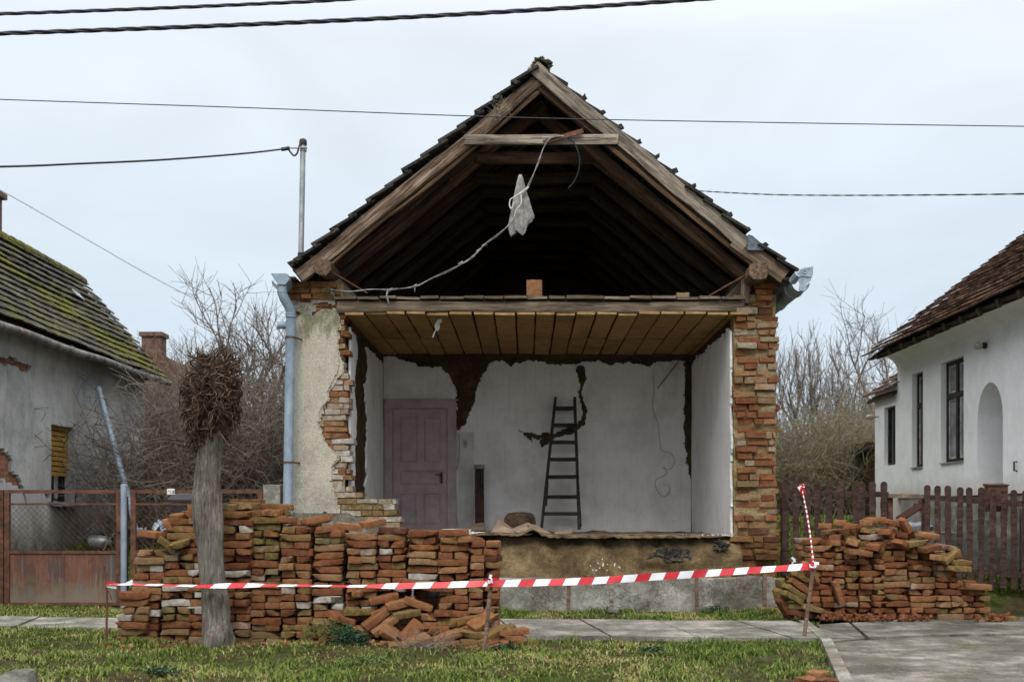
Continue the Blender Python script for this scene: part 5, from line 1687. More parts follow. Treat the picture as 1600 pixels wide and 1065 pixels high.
def picket_fence():
    A = Vector((P(1228, 800, 15.15).x, 15.15, 0)); B = Vector((P(1601, 800, 14.15).x, 14.15, 0))
    pl = [1227.6, 1243.8, 1260.3, 1278, 1294.3, 1312, 1336, 1347.7, 1364, 1380]
    pr = [1448.8, 1465, 1482, 1499, 1516, 1533, 1551, 1568, 1585, 1601, 1618, 1635, 1652]
    def at(px):
        t = (px - 1228) / (1601 - 1228); Y = lerp(15.15, 14.15, t)
        return Vector((P(px, 0, Y).x, Y, 0))
    f = thing('picket_fence', (A + B) / 2, 'dark brown picket fence with round tops and a gap of missing pickets', 'fence')
    d = (at(1600) - at(1228)).normalized(); nrm = Vector((-d.y, d.x, 0))
    for i, px in enumerate(pl + pr):
        left = px < 1400
        c = at(px)
        top = P(px, interp([(1228, 750), (1385, 751), (1448, 757), (1601, 766)], px), c.y).z + R(-.01, .01)
        bot = P(px, interp([(1228, 898), (1385, 903), (1448, 906), (1601, 921)], px), c.y).z
        w = 0.041
        prof = []
        N = 30
        lean = R(-0.012, 0.012)
        for k in range(N + 1):
            z = lerp(bot, top - w, k / N)
            ww = w - (0.008 * (0.5 - 0.5 * math.cos(max(0, (k / N - 0.0)) * math.pi * 8)) if not left else 0.003 * math.sin(k))
            prof.append((ww, z))
        for t in np.linspace(0, math.pi / 2, 6)[1:]:
            prof.append((w * math.cos(t), top - w + w * math.sin(t)))
        poly = [c + d * (a + lean * (z - bot)) + Vector((0, 0, z)) for a, z in prof] + [c + d * (-a + lean * (z - bot)) + Vector((0, 0, z)) for a, z in prof[::-1]][1:]
        M_ = MB((R(0, 1), R(0, 1), 0))
        M_.prism(poly, nrm * 0.022)
        M_.build('picket', M_PICKET, f)
    def rail(pa, pb, ya, yb, name='rail', mat=M_PICKET, h=0.07):
        a = at(pa); b = at(pb)
        a = Vector((a.x, a.y, P(pa, ya, a.y).z)) + nrm * 0.05; b = Vector((b.x, b.y, P(pb, yb, b.y).z)) + nrm * 0.05
        M_ = MB(); M_.beam(a, b, 0.045, h, 8, 0.004); M_.build(name, mat, f)
    rail(1222, 1388, 770, 772); rail(1222, 1388, 880, 885)
    rail(1443, 1660, 776, 791); rail(1443, 1660, 888, 902)
    rail(1388, 1444, 774, 775, mat=M_WOODGREYBEAM, h=0.05)
    for px in (1222, 1390, 1444, 1604):
        c = at(px) + nrm * 0.12
        M_ = MB(); M_.box2((c.x - 0.03, c.y - 0.03, 0.0), (c.x + 0.03, c.y + 0.03, P(px, 775, c.y).z)); M_.build('post', M_RUST, f)
    # letterbox hung behind the pickets
    c = at(1560) + nrm * 0.16
    lb = thing('letterbox', (c.x, c.y, 1.2), 'brown metal letterbox mounted behind the picket tops near the porch', 'letterbox')
    M_ = MB(); a = P(1545, 757, c.y); b = P(1575, 799, c.y)
    M_.box2((a.x, c.y, b.z), (b.x, c.y + 0.14, a.z - 0.012)); M_.build('box', M_BROWNBOX, lb)
    M_ = MB(); M_.hexa([(a.x - .012, c.y - .02, a.z - .012), (b.x + .012, c.y - .02, a.z - .012), (b.x + .012, c.y + .16, a.z - .012), (a.x - .012, c.y + .16, a.z - .012), (a.x - .012, c.y - .02, a.z + .004), (b.x + .012, c.y - .02, a.z + .004), (b.x + .012, c.y + .16, a.z + .02), (a.x - .012, c.y + .16, a.z + .02)]); M_.build('lid', M_RUST, lb)
    # brown handrail of the porch steps, sheet metal table
    hr = MB()
    hr.beam(P(1403, 812, 16.3), P(1448, 783, 15.9), 0.05, 0.09, 4, 0.003); hr.beam(P(1430, 795, 16.05), P(1430, 786, 16.05), 0.04, 0.04)
    hr.beam(P(1440, 800, 16.0), P(1437, 780, 16.0), 0.035, 0.035)
    tag(hr.build('handrail', M_BROWNBOX, None, loc=P(1403, 812, 16.3)), 'sloping brown wooden handrail seen through the fence gap', 'handrail')
    tb = thing('garden_table', P(1445, 860, 16.6), 'low table topped with bent pale sheet metal behind the picket fence', 'table')
    M_ = MB(); a = P(1409, 816, 16.6); b = P(1481, 816, 16.6)
    b0 = len(M_.v)
    for i in range(13):
        x = lerp(a.x, b.x, i / 12)
        for (yy, zz) in ((16.4, a.z - 0.03), (16.4, a.z - 0.045), (17.0, a.z + 0.0), (17.0, a.z + 0.012)):
            M_.v.append((x, yy, zz - 0.02 * math.sin(i * 0.8) ** 2))
    for i in range(12):
        for (p, q) in ((0, 1), (1, 2), (2, 3), (3, 0)):
            M_.face((b0 + i * 4 + p, b0 + i * 4 + q, b0 + i * 4 + 4 + q, b0 + i * 4 + 4 + p))
    M_.build('top', M_ZINC, tb)
    for x in (a.x + 0.05, b.x - 0.05):
        for y in (16.45, 16.95):
            M_ = MB(); M_.box2((x - .02, y - .02, 0.5), (x + .02, y + .02, a.z - 0.06)); M_.build('leg', M_WOODGREYBEAM, tb)


picket_fence()


def black_cat():
    me = bpy.data.meshes.new('cat')
    q = P(1395, 815, 17.0)
    g = gz(q.x, 17.0)
    base = Vector((q.x, 17.0, g))
    V = []; E = []; Rr = []
    def add(p, r, par=None):
        V.append(p); Rr.append(r)
        if par is not None: E.append((par, len(V) - 1))
        return len(V) - 1
    # standing, rump to the street, back arched, head turned up to the right
    s = 1.0
    h0 = add((0, 0, 0.20), 0.075)
    b1 = add((0.01, 0.12, 0.235), 0.085, h0); b2 = add((0.02, 0.25, 0.22), 0.08, b1)
    n1 = add((0.04, 0.33, 0.255), 0.05, b2); hd = add((0.06, 0.40, 0.29), 0.052, n1); mz = add((0.065, 0.455, 0.275), 0.026, hd)
    for sx in (-0.045, 0.045):
        k = add((sx, -0.01, 0.13), 0.035, h0); hk = add((sx, -0.035, 0.07), 0.02, k); ft = add((sx, -0.015, 0.015), 0.018, hk); add((sx, 0.02, 0.012), 0.016, ft)
        el = add((sx + .02, 0.25, 0.13), 0.028, b2); wr_ = add((sx + .02, 0.27, 0.06), 0.019, el); f2 = add((sx + .02, 0.26, 0.015), 0.017, wr_); add((sx + .02, 0.29, 0.012), 0.015, f2)
    for sx in (-0.028, 0.028): e1 = add((0.06 + sx, 0.395, 0.335), 0.016, hd); add((0.06 + sx * 1.15, 0.392, 0.36), 0.006, e1)
    t1 = add((0.02, -0.07, 0.24), 0.018, h0); t2 = add((0.06, -0.09, 0.29), 0.014, t1); add((0.085, -0.09, 0.33), 0.010, t2)
    me.from_pydata(V, E, [])
    o = bpy.data.objects.new('cat', me); COL.objects.link(o); o.location = base; o.rotation_euler = (0, 0, math.radians(-18))
    sk = o.modifiers.new('skin', 'SKIN'); sub = o.modifiers.new('sub', 'SUBSURF'); sub.levels = 2; sub.render_levels = 2
    if not me.skin_vertices: 
        bm = bmesh.new(); bm.from_mesh(me); bm.verts.layers.skin.verify(); bm.to_mesh(me); bm.free()
    sv = me.skin_vertices[0].data
    for i, r in enumerate(Rr): sv[i].radius = (r, r)
    sv[0].use_root = True
    me.materials.append(M_FUR)
    tag(o, 'small black cat standing in the gap of the picket fence', 'cat')


black_cat()


# ------------------------------------------------------------------ bare trees and brush
class Twigs:
    def __init__(s): s.pl = []
    def add(s, pts, r0, r1, tint): s.pl.append((pts, r0, r1, tint))
    def build(s, name, mat, parent=None, loc=None, n=3):
        vs, fs, ts = [], [], []
        o = 0
        for pts, r0, r1, t in s.pl:
            p = np.array(pts); k = len(p)
            d = np.gradient(p, axis=0); d /= (np.linalg.norm(d, axis=1, keepdims=True) + 1e-9)
            ref = np.array([0.3, 0.9, 0.31]); a = np.cross(d, ref); a /= (np.linalg.norm(a, axis=1, keepdims=True) + 1e-9); e = np.cross(d, a)
            r = np.linspace(r0, r1, k)[:, None]
            nn = n if r0 < 0.03 else 7
            ring = np.stack([p + (a * math.cos(2 * math.pi * q / nn) + e * math.sin(2 * math.pi * q / nn)) * r for q in range(nn)], 1).reshape(-1, 3)
            vs.append(ring)
            for i in range(k - 1):
                for q in range(nn):
                    fs.append((o + i * nn + q, o + i * nn + (q + 1) % nn, o + (i + 1) * nn + (q + 1) % nn, o + (i + 1) * nn + q)); ts.append(t)
            o += k * nn
        V = np.concatenate(vs)
        off = np.array(loc if loc is not None else (0, 0, 0), dtype=float)
        me = bpy.data.meshes.new(name)
        me.from_pydata((V - off).tolist(), [], fs)
        at = me.attributes.new('tint', 'FLOAT_COLOR', 'FACE')
        buf = np.ones((len(fs), 4), dtype=np.float32); buf[:, 0] = ts
        at.data.foreach_set('color', buf.ravel())
        me.polygons.foreach_set('use_smooth', [True] * len(fs))
        me.materials.append(mat)
        ob = bpy.data.objects.new(name, me); COL.objects.link(ob); ob.location = off
        if parent is not None: ob.parent = parent; ob.location = Vector(off) - world_loc(parent)
        return ob


def wander(p, d, L, n, wig, droop=0.0):
    pts = [tuple(p)]; p = Vector(p); d = Vector(d).normalized(); st = L / n
    for i in range(n):
        d = (d + Vector((R(-wig, wig), R(-wig, wig), R(-wig, wig) - droop))).normalized()
        p = p + d * st; pts.append(tuple(p))
    return pts, d


def branch(tw, p, d, L, r, lev, maxlev, t, spread=0.8, upw=0.25, kids=(4, 6), wig=0.16, minr=0.0035):
    n = 5 if lev < maxlev else 3
    pts, dd = wander(p, d, L, n, wig)
    tw.add(pts, r, max(minr, r * 0.45), min(1, max(0, t + R(-0.2, 0.2))))
    if lev >= maxlev: return
    for k in range(random.randint(*kids)):
        f = R(0.25, 1.0); i = min(n - 1, int(f * n)); q = Vector(pts[i]).lerp(Vector(pts[i + 1]), f * n - i)
        dr = (Vector(pts[i + 1]) - Vector(pts[i])).normalized()
        side = Vector((R(-1, 1), R(-1, 1), R(-0.6, 1))).normalized()
        nd = (dr * (1 - spread * 0.5) + side * spread + Vector((0, 0, upw))).normalized()
        branch(tw, q, nd, L * R(0.45, 0.72), max(minr, r * R(0.4, 0.6)), lev + 1, maxlev, t, spread, upw, kids, wig, minr)


def bare_tree(name, base, height, r, lean, label, t=0.45, lev=4, spread=0.8, upw=0.3, kids=(4, 6), trunkfrac=0.35, group=None):
    o = thing(name, base, label, 'tree', group)
    tr = Twigs()
    pts, d = wander(base, Vector((lean, 0, 1)), height * trunkfrac, 6, 0.06)
    tr.add(pts, r, r * 0.75, t)
    tr.build('trunk', M_TWIG, o, n=7)
    cr = Twigs()
    top = pts[-1]
    for k in range(random.randint(4, 6)):
        q = Vector(pts[random.randint(3, 6)])
        nd = Vector((R(-1, 1), R(-0.7, 0.7), R(0.7, 1.5)))
        branch(cr, q, nd, height * R(0.32, 0.46), r * R(0.45, 0.65), 1, lev, t, spread, upw, kids)
    cr.build('crown', M_TWIG, o)


def brush(base, w, h, n, label, t0, t1, group, dep=1.2, cat='bush', arch=0.05, rmin=0.0035, twig=9):
    tw = Twigs()
    for i in range(n):
        x = base[0] + R(-w, w) * 0.5; y = base[1] + R(-dep, dep) * 0.5
        p = Vector((x, y, gz(x, y) - 0.05))
        hh = h * R(0.45, 1.0) * (1 - 0.3 * abs((x - base[0]) / (w * 0.5)) ** 2)
        d = Vector((R(-0.5, 0.5), R(-0.3, 0.3), 1.0))
        pts, dd = wander(p, d, hh, 7, 0.13, arch)
        t = R(t0, t1)
        tw.add(pts, R(0.008, 0.018), rmin, t)
        for k in range(twig):
            f = R(0.12, 1.0); j = min(6, int(f * 7)); q = Vector(pts[j]).lerp(Vector(pts[j + 1]), f * 7 - j)
            dr = Vector((R(-1, 1), R(-0.8, 0.8), R(-0.35, 0.9)))
            p2, _ = wander(q, dr, h * R(0.12, 0.32), 4, 0.28, 0.08)
            tw.add(p2, R(0.0045, 0.007), rmin, min(1, max(0, t + R(-0.25, 0.25))))
            if random.random() < 0.75:
                q2 = Vector(p2[2]); p3, _ = wander(q2, Vector((R(-1, 1), R(-1, 1), R(-0.5, 0.9))), h * R(0.06, 0.16), 3, 0.3, 0.05)
                tw.add(p3, 0.0045, rmin, min(1, max(0, t + R(-0.25, 0.25))))
    o = tw.build('bush', M_TWIG, None, loc=(base[0], base[1], gz(base[0], base[1])))
    tag(o, label, cat, group)


random.seed(21)
brush((P(272, 0, 20).x, 19.6, 0), 1.7, 3.4, 130, 'tangled bare brush against the grey house corner behind the wire fence', 0.2, 0.6, 'bare bushes left of the ruin', 1.6)
brush((P(360, 0, 20).x, 20.3, 0), 2.4, 3.6, 210, 'dense bare brush directly behind the pollard tree', 0.2, 0.6, 'bare bushes left of the ruin', 1.6)
brush((P(425, 0, 21).x, 21.3, 0), 1.8, 3.9, 120, 'bare brush beside the ruined house downpipe', 0.15, 0.55, 'bare bushes left of the ruin', 1.6)
brush((P(210, 0, 24.6).x, 24.6, 0), 2.0, 4.1, 90, 'tall pale brush leaning over the mossy roof end', 0.4, 0.75, 'bare bushes left of the ruin', 1.4)
brush((P(330, 0, 25).x, 25.2, 0), 3.6, 4.1, 250, 'far brown thicket behind the other bushes on the left', 0.2, 0.6, 'bare bushes left of the ruin', 2.5, rmin=0.005)
bare_tree('bare_tree', P(402, 780, 23.5), 5.0, 0.08, -0.05, 'spreading bare orchard tree rising left of the ruined house', 0.35, 4, 0.85, 0.25, (4, 6))
bare_tree('bare_tree', P(330, 780, 27), 4.3, 0.08, 0.0, 'small bare tree above the pollard head', 0.5, 4, 0.8, 0.3, (4, 5))
bare_tree('bare_tree', P(272, 780, 28), 4.4, 0.07, 0.0, 'bare tree behind the brick chimney stub', 0.5, 4, 0.8, 0.3, (4, 5))
bare_tree('bare_tree', P(440, 780, 26), 4.6, 0.07, 0.0, 'slim bare tree half hidden by the house downpipe', 0.4, 4, 0.7, 0.4, (3, 5))
# right
brush((P(1255, 0, 23).x, 23.6, 0), 2.6, 2.7, 170, 'grey bare brush beside the torn brick pier', 0.45, 0.95, 'bare bushes right of the ruin', 1.6)
brush((P(1318, 0, 23).x, 23.2, 0), 2.6, 2.5, 270, 'olive tinged dense bush next to the white house wing', 0.75, 1.0, 'bare bushes right of the ruin', 1.4)
brush((P(1300, 0, 26).x, 26.0, 0), 4.0, 3.6, 230, 'tall brownish thicket behind the other bushes on the right', 0.5, 1.0, 'bare bushes right of the ruin', 2.4, rmin=0.005)
brush((P(1390, 0, 27).x, 27.0, 0), 2.6, 3.7, 130, 'brown thicket behind the white house eaves', 0.3, 0.7, 'bare bushes right of the ruin', 2.0, rmin=0.005)
bare_tree('bare_tree', P(1236, 780, 27), 4.9, 0.07, -0.02, 'upright bare tree right beside the brick pier', 0.45, 4, 0.55, 0.7, (4, 5), 0.25)
bare_tree('bare_tree', P(1275, 780, 27), 4.9, 0.07, 0.03, 'upright bare tree in the open sky right of the ruin', 0.45, 4, 0.55, 0.7, (4, 5), 0.25)
bare_tree('bare_tree', P(1305, 780, 28), 4.6, 0.06, 0.03, 'slender bare tree between two upright trees and the white house', 0.45, 4, 0.55, 0.7, (3, 5), 0.25)
bare_tree('bare_tree', P(1385, 780, 29), 5.0, 0.08, 0.0, 'bare tree showing above the white house eaves', 0.4, 4, 0.9, 0.25, (4, 6))


def far_thicket():
    tw = Twigs()
    for i in range(2600):
        x = R(-24, 30); y = R(33, 38)
        h = R(1.5, 4.4)
        pts, d = wander(Vector((x, y, 0.8)), Vector((R(-.4, .4), R(-.3, .3), 1)), h, 5, 0.15, 0.02)
        t = R(0.1, 0.65); tw.add(pts, R(0.02, 0.04), 0.010, t)
        for k in range(4):
            q = Vector(pts[random.randint(1, 5)]); p2, _ = wander(q, Vector((R(-1, 1), R(-.5, .5), R(-.2, 1))), R(0.4, 1.1), 3, 0.25, 0.03)
            tw.add(p2, 0.012, 0.008, min(1, max(0, t + R(-.2, .2))))
    o = tw.build('far_thicket', M_TWIG)
    tag(o, 'far brown thicket closing the view behind the gardens', 'thicket', None, 'stuff')


far_thicket()


# ------------------------------------------------------------------ pollarded tree
def pollard():
    Y = 10.55
    base = Vector((P(338, 0, Y).x, Y, 0))
    o = thing('pollard_tree', base, 'pollarded tree with bulging knot of cut twigs in front of the long brick stack', 'tree')
    line = smooth_path([P(341, 1022, Y), P(338, 985, Y), P(336, 940, Y), P(331, 890, Y), P(327, 840, Y), P(323, 790, Y), P(323, 750, Y), P(326, 715, Y), P(328, 690, Y), P(330, 670, Y)], 7)
    rr = []
    for i in range(len(line)):
        py = CY - (line[i].z - H) * F / Y
        rr.append(interp([(670, 0.135), (690, 0.130), (712, 0.112), (755, 0.122), (775, 0.142), (795, 0.128), (850, 0.116), (920, 0.120), (960, 0.130), (985, 0.130), (1005, 0.138), (1022, 0.145)], py))
    m = MB(); n = 56
    b = 0
    for i, p in enumerate(line):
        for k in range(n):
            t = 2 * math.pi * k / n
            z = p.z
            ridge = 0.014 * mnoise.noise(Vector((math.cos(t) * 6.5, math.sin(t) * 6.5, z * 1.3))) + 0.010 * mnoise.noise(Vector((math.cos(t) * 12, math.sin(t) * 12, z * 3)))
            bulge = 0.03 * max(0, mnoise.noise(Vector((math.cos(t) * 1.2 + 4, math.sin(t) * 1.2, z * 2.2))))
            root = 0.045 * max(0, 0.22 - z) / 0.22 * max(0, math.sin(3 * t + 0.8)) + 0.05 * math.exp(-((z - 0.12) / 0.1) ** 2) * max(0, math.cos(t + 1.1)) ** 3
            r = rr[i] * 0.95 + ridge + bulge + root
            m.v.append((p.x + r * math.cos(t), p.y + r * math.sin(t), z))
    for i in range(len(line) - 1):
        for k in range(n):
            m.face((i * n + k, i * n + (k + 1) % n, (i + 1) * n + (k + 1) % n, (i + 1) * n + k))
    m.build('trunk', M_BARK, o, True)
    # knotted head
    m = MB()
    for (px, py, rx, rz) in ((327, 650, 38, 38), (330, 606, 40, 42), (338, 584, 30, 28), (322, 685, 26, 28)):
        c = P(px, py, Y); a = rx / F * Y * 0.86; cz = rz / F * Y * 0.92
        b0 = len(m.v); nu, nv = 26, 16
        for j in range(nv + 1):
            ph = math.pi * j / nv
            for i in range(nu):
                th = 2 * math.pi * i / nu
                d = Vector((math.sin(ph) * math.cos(th), math.sin(ph) * math.sin(th), math.cos(ph)))
                k = 1 + 0.22 * fbm(d.x * 2.5 + px, d.y * 2.5, d.z * 2.5, 4)
                m.v.append((c.x + d.x * a * k, c.y + d.y * a * k, c.z + d.z * cz * k))
        for j in range(nv):
            for i in range(nu):
                m.face((b0 + j * nu + i, b0 + j * nu + (i + 1) % nu, b0 + (j + 1) * nu + (i + 1) % nu, b0 + (j + 1) * nu + i), (R(0, 0.35), 0, 0))
    m.build('knotted_head', M_POLLARD, o, True)
    tw = Twigs()
    for i in range(1700):
        th = R(0, 2 * math.pi); z = R(-1, 1)
        s = math.sqrt(1 - z * z)
        d = Vector((s * math.cos(th), s * math.sin(th), z))
        py = 626 - z * 62
        rx = interp([(545, 20), (565, 32), (600, 42), (640, 43), (665, 34), (700, 22)], py) / F * Y
        cx = interp([(545, 343), (600, 331), (650, 326), (700, 322)], py)
        c = P(cx, py, Y)
        lenf = math.sqrt(max(0, d.x ** 2 + d.y ** 2)) or 1e-3
        rad = rx * R(0.78, 1.0) * (1 - 0.5 * abs(z) ** 3.0)
        p = c + Vector((d.x / lenf * rad, d.y / lenf * rad, R(-.02, .02)))
        if i % 9 == 0: p = P(R(312, 362), R(555, 580), Y)
        tang = Vector((R(-1, 1), R(-1, 1), R(-1, 0.8)))
        out = Vector((d.x, d.y, d.z * 0.5 + 0.1))
        dd = tang * R(0.5, 1.0) + out * R(0.05, 0.7)
        pts, _ = wander(p, dd, R(0.07, 0.24), 6, 0.38, R(-0.06, 0.10))
        # pull back towards the head so that the twigs wrap round it
        pts = [tuple(Vector(q).lerp(Vector((c.x + (Vector(q).x - c.x) * min(1, rx * 1.08 / max(1e-3, math.hypot(q[0] - c.x, q[1] - c.y))), c.y + (Vector(q).y - c.y) * min(1, rx * 1.08 / max(1e-3, math.hypot(q[0] - c.x, q[1] - c.y))), q[2])), 0.8)) for q in pts]
        r = random.choice((0.003, 0.0035, 0.0045, 0.006, 0.0085))
        tw.add(pts, r, r * 0.6, R(0.05, 1.0) ** 2.0)
    tw.build('cut_twigs', M_POLLARD, o, n=5)


pollard()


# ------------------------------------------------------------------ bricks
BR = (0.29, 0.14, 0.063)
random.seed(11)
SPEC = []      # (matrix, size, tint, pile, front?)


def tint_long(x, z):
    q = random.random()
    mossy = 0.0
    if z > 0.95 and x < -2.0: mossy = 0.35
    if q < 0.10: return (R(0.5, 0.9), R(0.6, 1.0), 0)
    if q < 0.15: return (R(0.5, 0.9), R(0, 0.3), R(0.35, 0.7))
    if q < 0.55: return (R(0.26, 0.66), R(0.0, 0.4) + mossy * R(0, 1.6), 0)
    if q < 0.80: return (R(0.12, 0.36), R(0, 0.3) + mossy, 0)
    return (R(0.5, 0.9), R(0.1, 0.7) + mossy, R(0, 0.28))


def put(c, rot, size, tint, pile, front=True, zone=None):
    M = Matrix.Translation(c) @ Euler(rot).to_matrix().to_4x4()
    sp_ = F / c[1]
    wdt = abs(math.cos(rot[2])) * size[0] + abs(math.sin(rot[2])) * size[1]
    area = wdt * size[2] * sp_ * sp_ * (1.0 if front else 0.12)
    SPEC.append(dict(M=M, size=size, tint=tint, pile=pile, area=area, c=Vector(c), label=zone))


def stack_col(x, yf, z0, z1, pile, tf, lean=(0, 0), front=True, w=0.296, skip=None, phase=None, yawj=0.05, messy=0.0, ps=(0.52, 0.34)):
    z = z0; k = 0 if phase is None else phase
    while True:
        hgt = BR[2] * R(0.94, 1.06)
        if z + hgt * 0.6 > z1: break
        zc = z + hgt / 2
        lx = lean[0] * (z - z0); ly = lean[1] * (z - z0)
        stretcher = random.random() < (ps[0] if k % 2 else ps[1])
        e = messy * sstep(z1 - 0.55, z1 - 0.1, zc)
        if not (skip and skip(x + lx, zc)):
            if stretcher:
                L = BR[0] * R(0.95, 1.03)
                put(Vector((x + lx + R(-.014, .014), yf + ly + BR[1] / 2 + R(-.04, .025), zc)), (R(-.03, .03), R(-.028, .028) + e * R(-.08, .08), R(-yawj, yawj) + e * R(-.4, .4)), (L, BR[1], hgt), tf(x, zc), pile, front)
                if not front or True:
                    put(Vector((x + lx, yf + ly + BR[1] * 1.5 + 0.012, zc)), (0, R(-.01, .01), R(-.02, .02)), (L * 0.98, BR[1], hgt * 0.98), tf(x, zc), pile, False)
            else:
                for s in (-1, 1):
                    wd = BR[1] * R(0.88, 1.03)
                    put(Vector((x + lx + s * 0.0735 + R(-.006, .006), yf + ly + BR[0] / 2 + R(-.045, .03), zc + R(-.003, .003))), (R(-.03, .03) + e * R(-.10, .10), R(-.035, .035) + e * R(-.06, .06), math.pi / 2 + R(-yawj, yawj) + e * R(-.45, .45)),
                        (BR[0] * R(0.93, 1.02), wd, hgt * R(0.96, 1.0)), tf(x, zc), pile, front)
        z += hgt + R(0.003, 0.011); k += 1
    return z


YP = 10.92
scp = F / YP
def zpx(py): return H - (py - CY) / scp
top_long = [(186, 930), (197, 925), (205, 893), (212, 850), (224, 832), (240, 815), (256, 812), (270, 804), (283, 802), (300, 795), (345, 793), (366, 784), (396, 783), (410, 792), (436, 800), (452, 812), (483, 816), (500, 824), (565, 824),
            (600, 824), (634, 820), (690, 822), (704, 830), (752, 836), (777, 843)]


def collapsed(x, z):
    px = CX + x * scp; py = CY - (z - H) * scp
    return inpoly(px, py, [(536, 1010), (540, 975), (575, 968), (590, 940), (620, 925), (660, 920), (700, 940), (705, 985), (735, 985), (740, 1010)])


px = 203.0
xs_cols = []
x = P(196, 0, YP).x + 0.148
xe = P(779, 0, YP).x - 0.14
ncol = int(round((xe - x) / 0.302)) + 1
for i in range(ncol):
    cx = lerp(x, xe, i / (ncol - 1))
    pxc = CX + cx * scp
    t = [interp(top_long, pxc + o_) for o_ in (-20, -8, 8, 20)]
    ztop = zpx(sum(t) / 4) + R(-0.03, 0.02)
    lean = (R(-0.028, 0.028) + (0.12 if i == 0 else 0.05 if i == 1 else 0), R(-0.01, 0.02))
    yo = R(-0.05, 0.05)
    if i == 0: ztop = zpx(855)
    cm = R(-0.35, 0.25); cr_ = R(-0.12, 0.12)
    tcol = lambda a_, b_, cm=cm, cr_=cr_: (lambda t: (min(1, max(0, t[0] + cr_)), min(1, max(0, t[1] + cm)), t[2]))(tint_long(a_, b_))
    stack_col(cx + R(-.010, .010), YP + yo, 0.0 + R(-.03, .005), ztop, 'long', tcol, lean, True, skip=collapsed, phase=i % 2, messy=0.45)
    # second row standing behind
    back = ztop + (R(-0.02, 0.10) if i in (3, 4, 5, 6) else R(-0.12, 0.0))
    stack_col(cx + R(-.02, .02), YP + 0.33 + R(-.01, .02), 0.0, back, 'long', tint_long, (0, 0), False, phase=(i + 1) % 2)

stack_col(P(207, 0, YP).x, YP - 0.06, 0.0, zpx(918), 'long', tint_long, (0.10, 0), True, phase=1, yawj=0.12, messy=0.5)
# loose bricks: (px, py, depth, roll about the view axis, pitch, yaw, label or None)
def loose(px_, py_, Y, rot, tint, pile, size=None, label=None):
    put(P(px_, py_, Y), rot, size or (BR[0] * R(0.9, 1.02), BR[1], BR[2]), tint, pile, True, label)


OR = lambda: (R(0.35, 0.6), R(0, 0.3), 0)
MO = lambda: (R(0.5, 0.8), R(0.7, 1.0), 0)
DK = lambda: (R(0.1, 0.35), R(0, 0.4), 0)
loose(264, 822, YP + .12, (math.radians(70), 0.1, math.pi / 2 + 0.2), (0.48, 0.15, 0.05), 'long', None, 'orange brick standing on edge at the left top of the long stack')
loose(238, 834, YP + .1, (0.05, -0.05, math.pi / 2 + .9), OR(), 'long')
loose(288, 806, YP + .15, (0.08, -0.12, 1.0), OR(), 'long')
loose(262, 850, YP - .02, (0.0, 0.6, 0.3), MO(), 'long', (0.2, 0.14, 0.064))
loose(280, 850, YP - .03, (0.1, -0.3, 0.5), MO(), 'long', (0.2, 0.14, 0.064))
loose(383, 790, YP + .2, (0, 0.02, 0.1), (0.5, 0.25, 0), 'long', None, 'single brick topping the long stack just right of the trunk')
for (a, b) in ((425, 801), (446, 812)): loose(a, b, YP + .12, (0.02, 0.06, 1.2), OR(), 'long', (0.2, 0.14, 0.064))
loose(495, 812, YP + .14, (-0.1, -0.12, 0.6), OR(), 'long'); loose(512, 826, YP + .1, (-0.15, -0.06, 1.1), OR(), 'long'); loose(545, 822, YP + .25, (0.1, 0.1, 0.2), OR(), 'long')
loose(582, 817, YP + .1, (0.0, -0.12, 1.0), (0.46, 0.1, 0), 'long', None, 'tilted brick lying loose on the long stack below the doorstep')
loose(712, 838, YP + .1, (0.0, 0.1, 1.2), OR(), 'long'); loose(735, 843, YP + .06, (0.0, 0.08, 1.2), OR(), 'long')
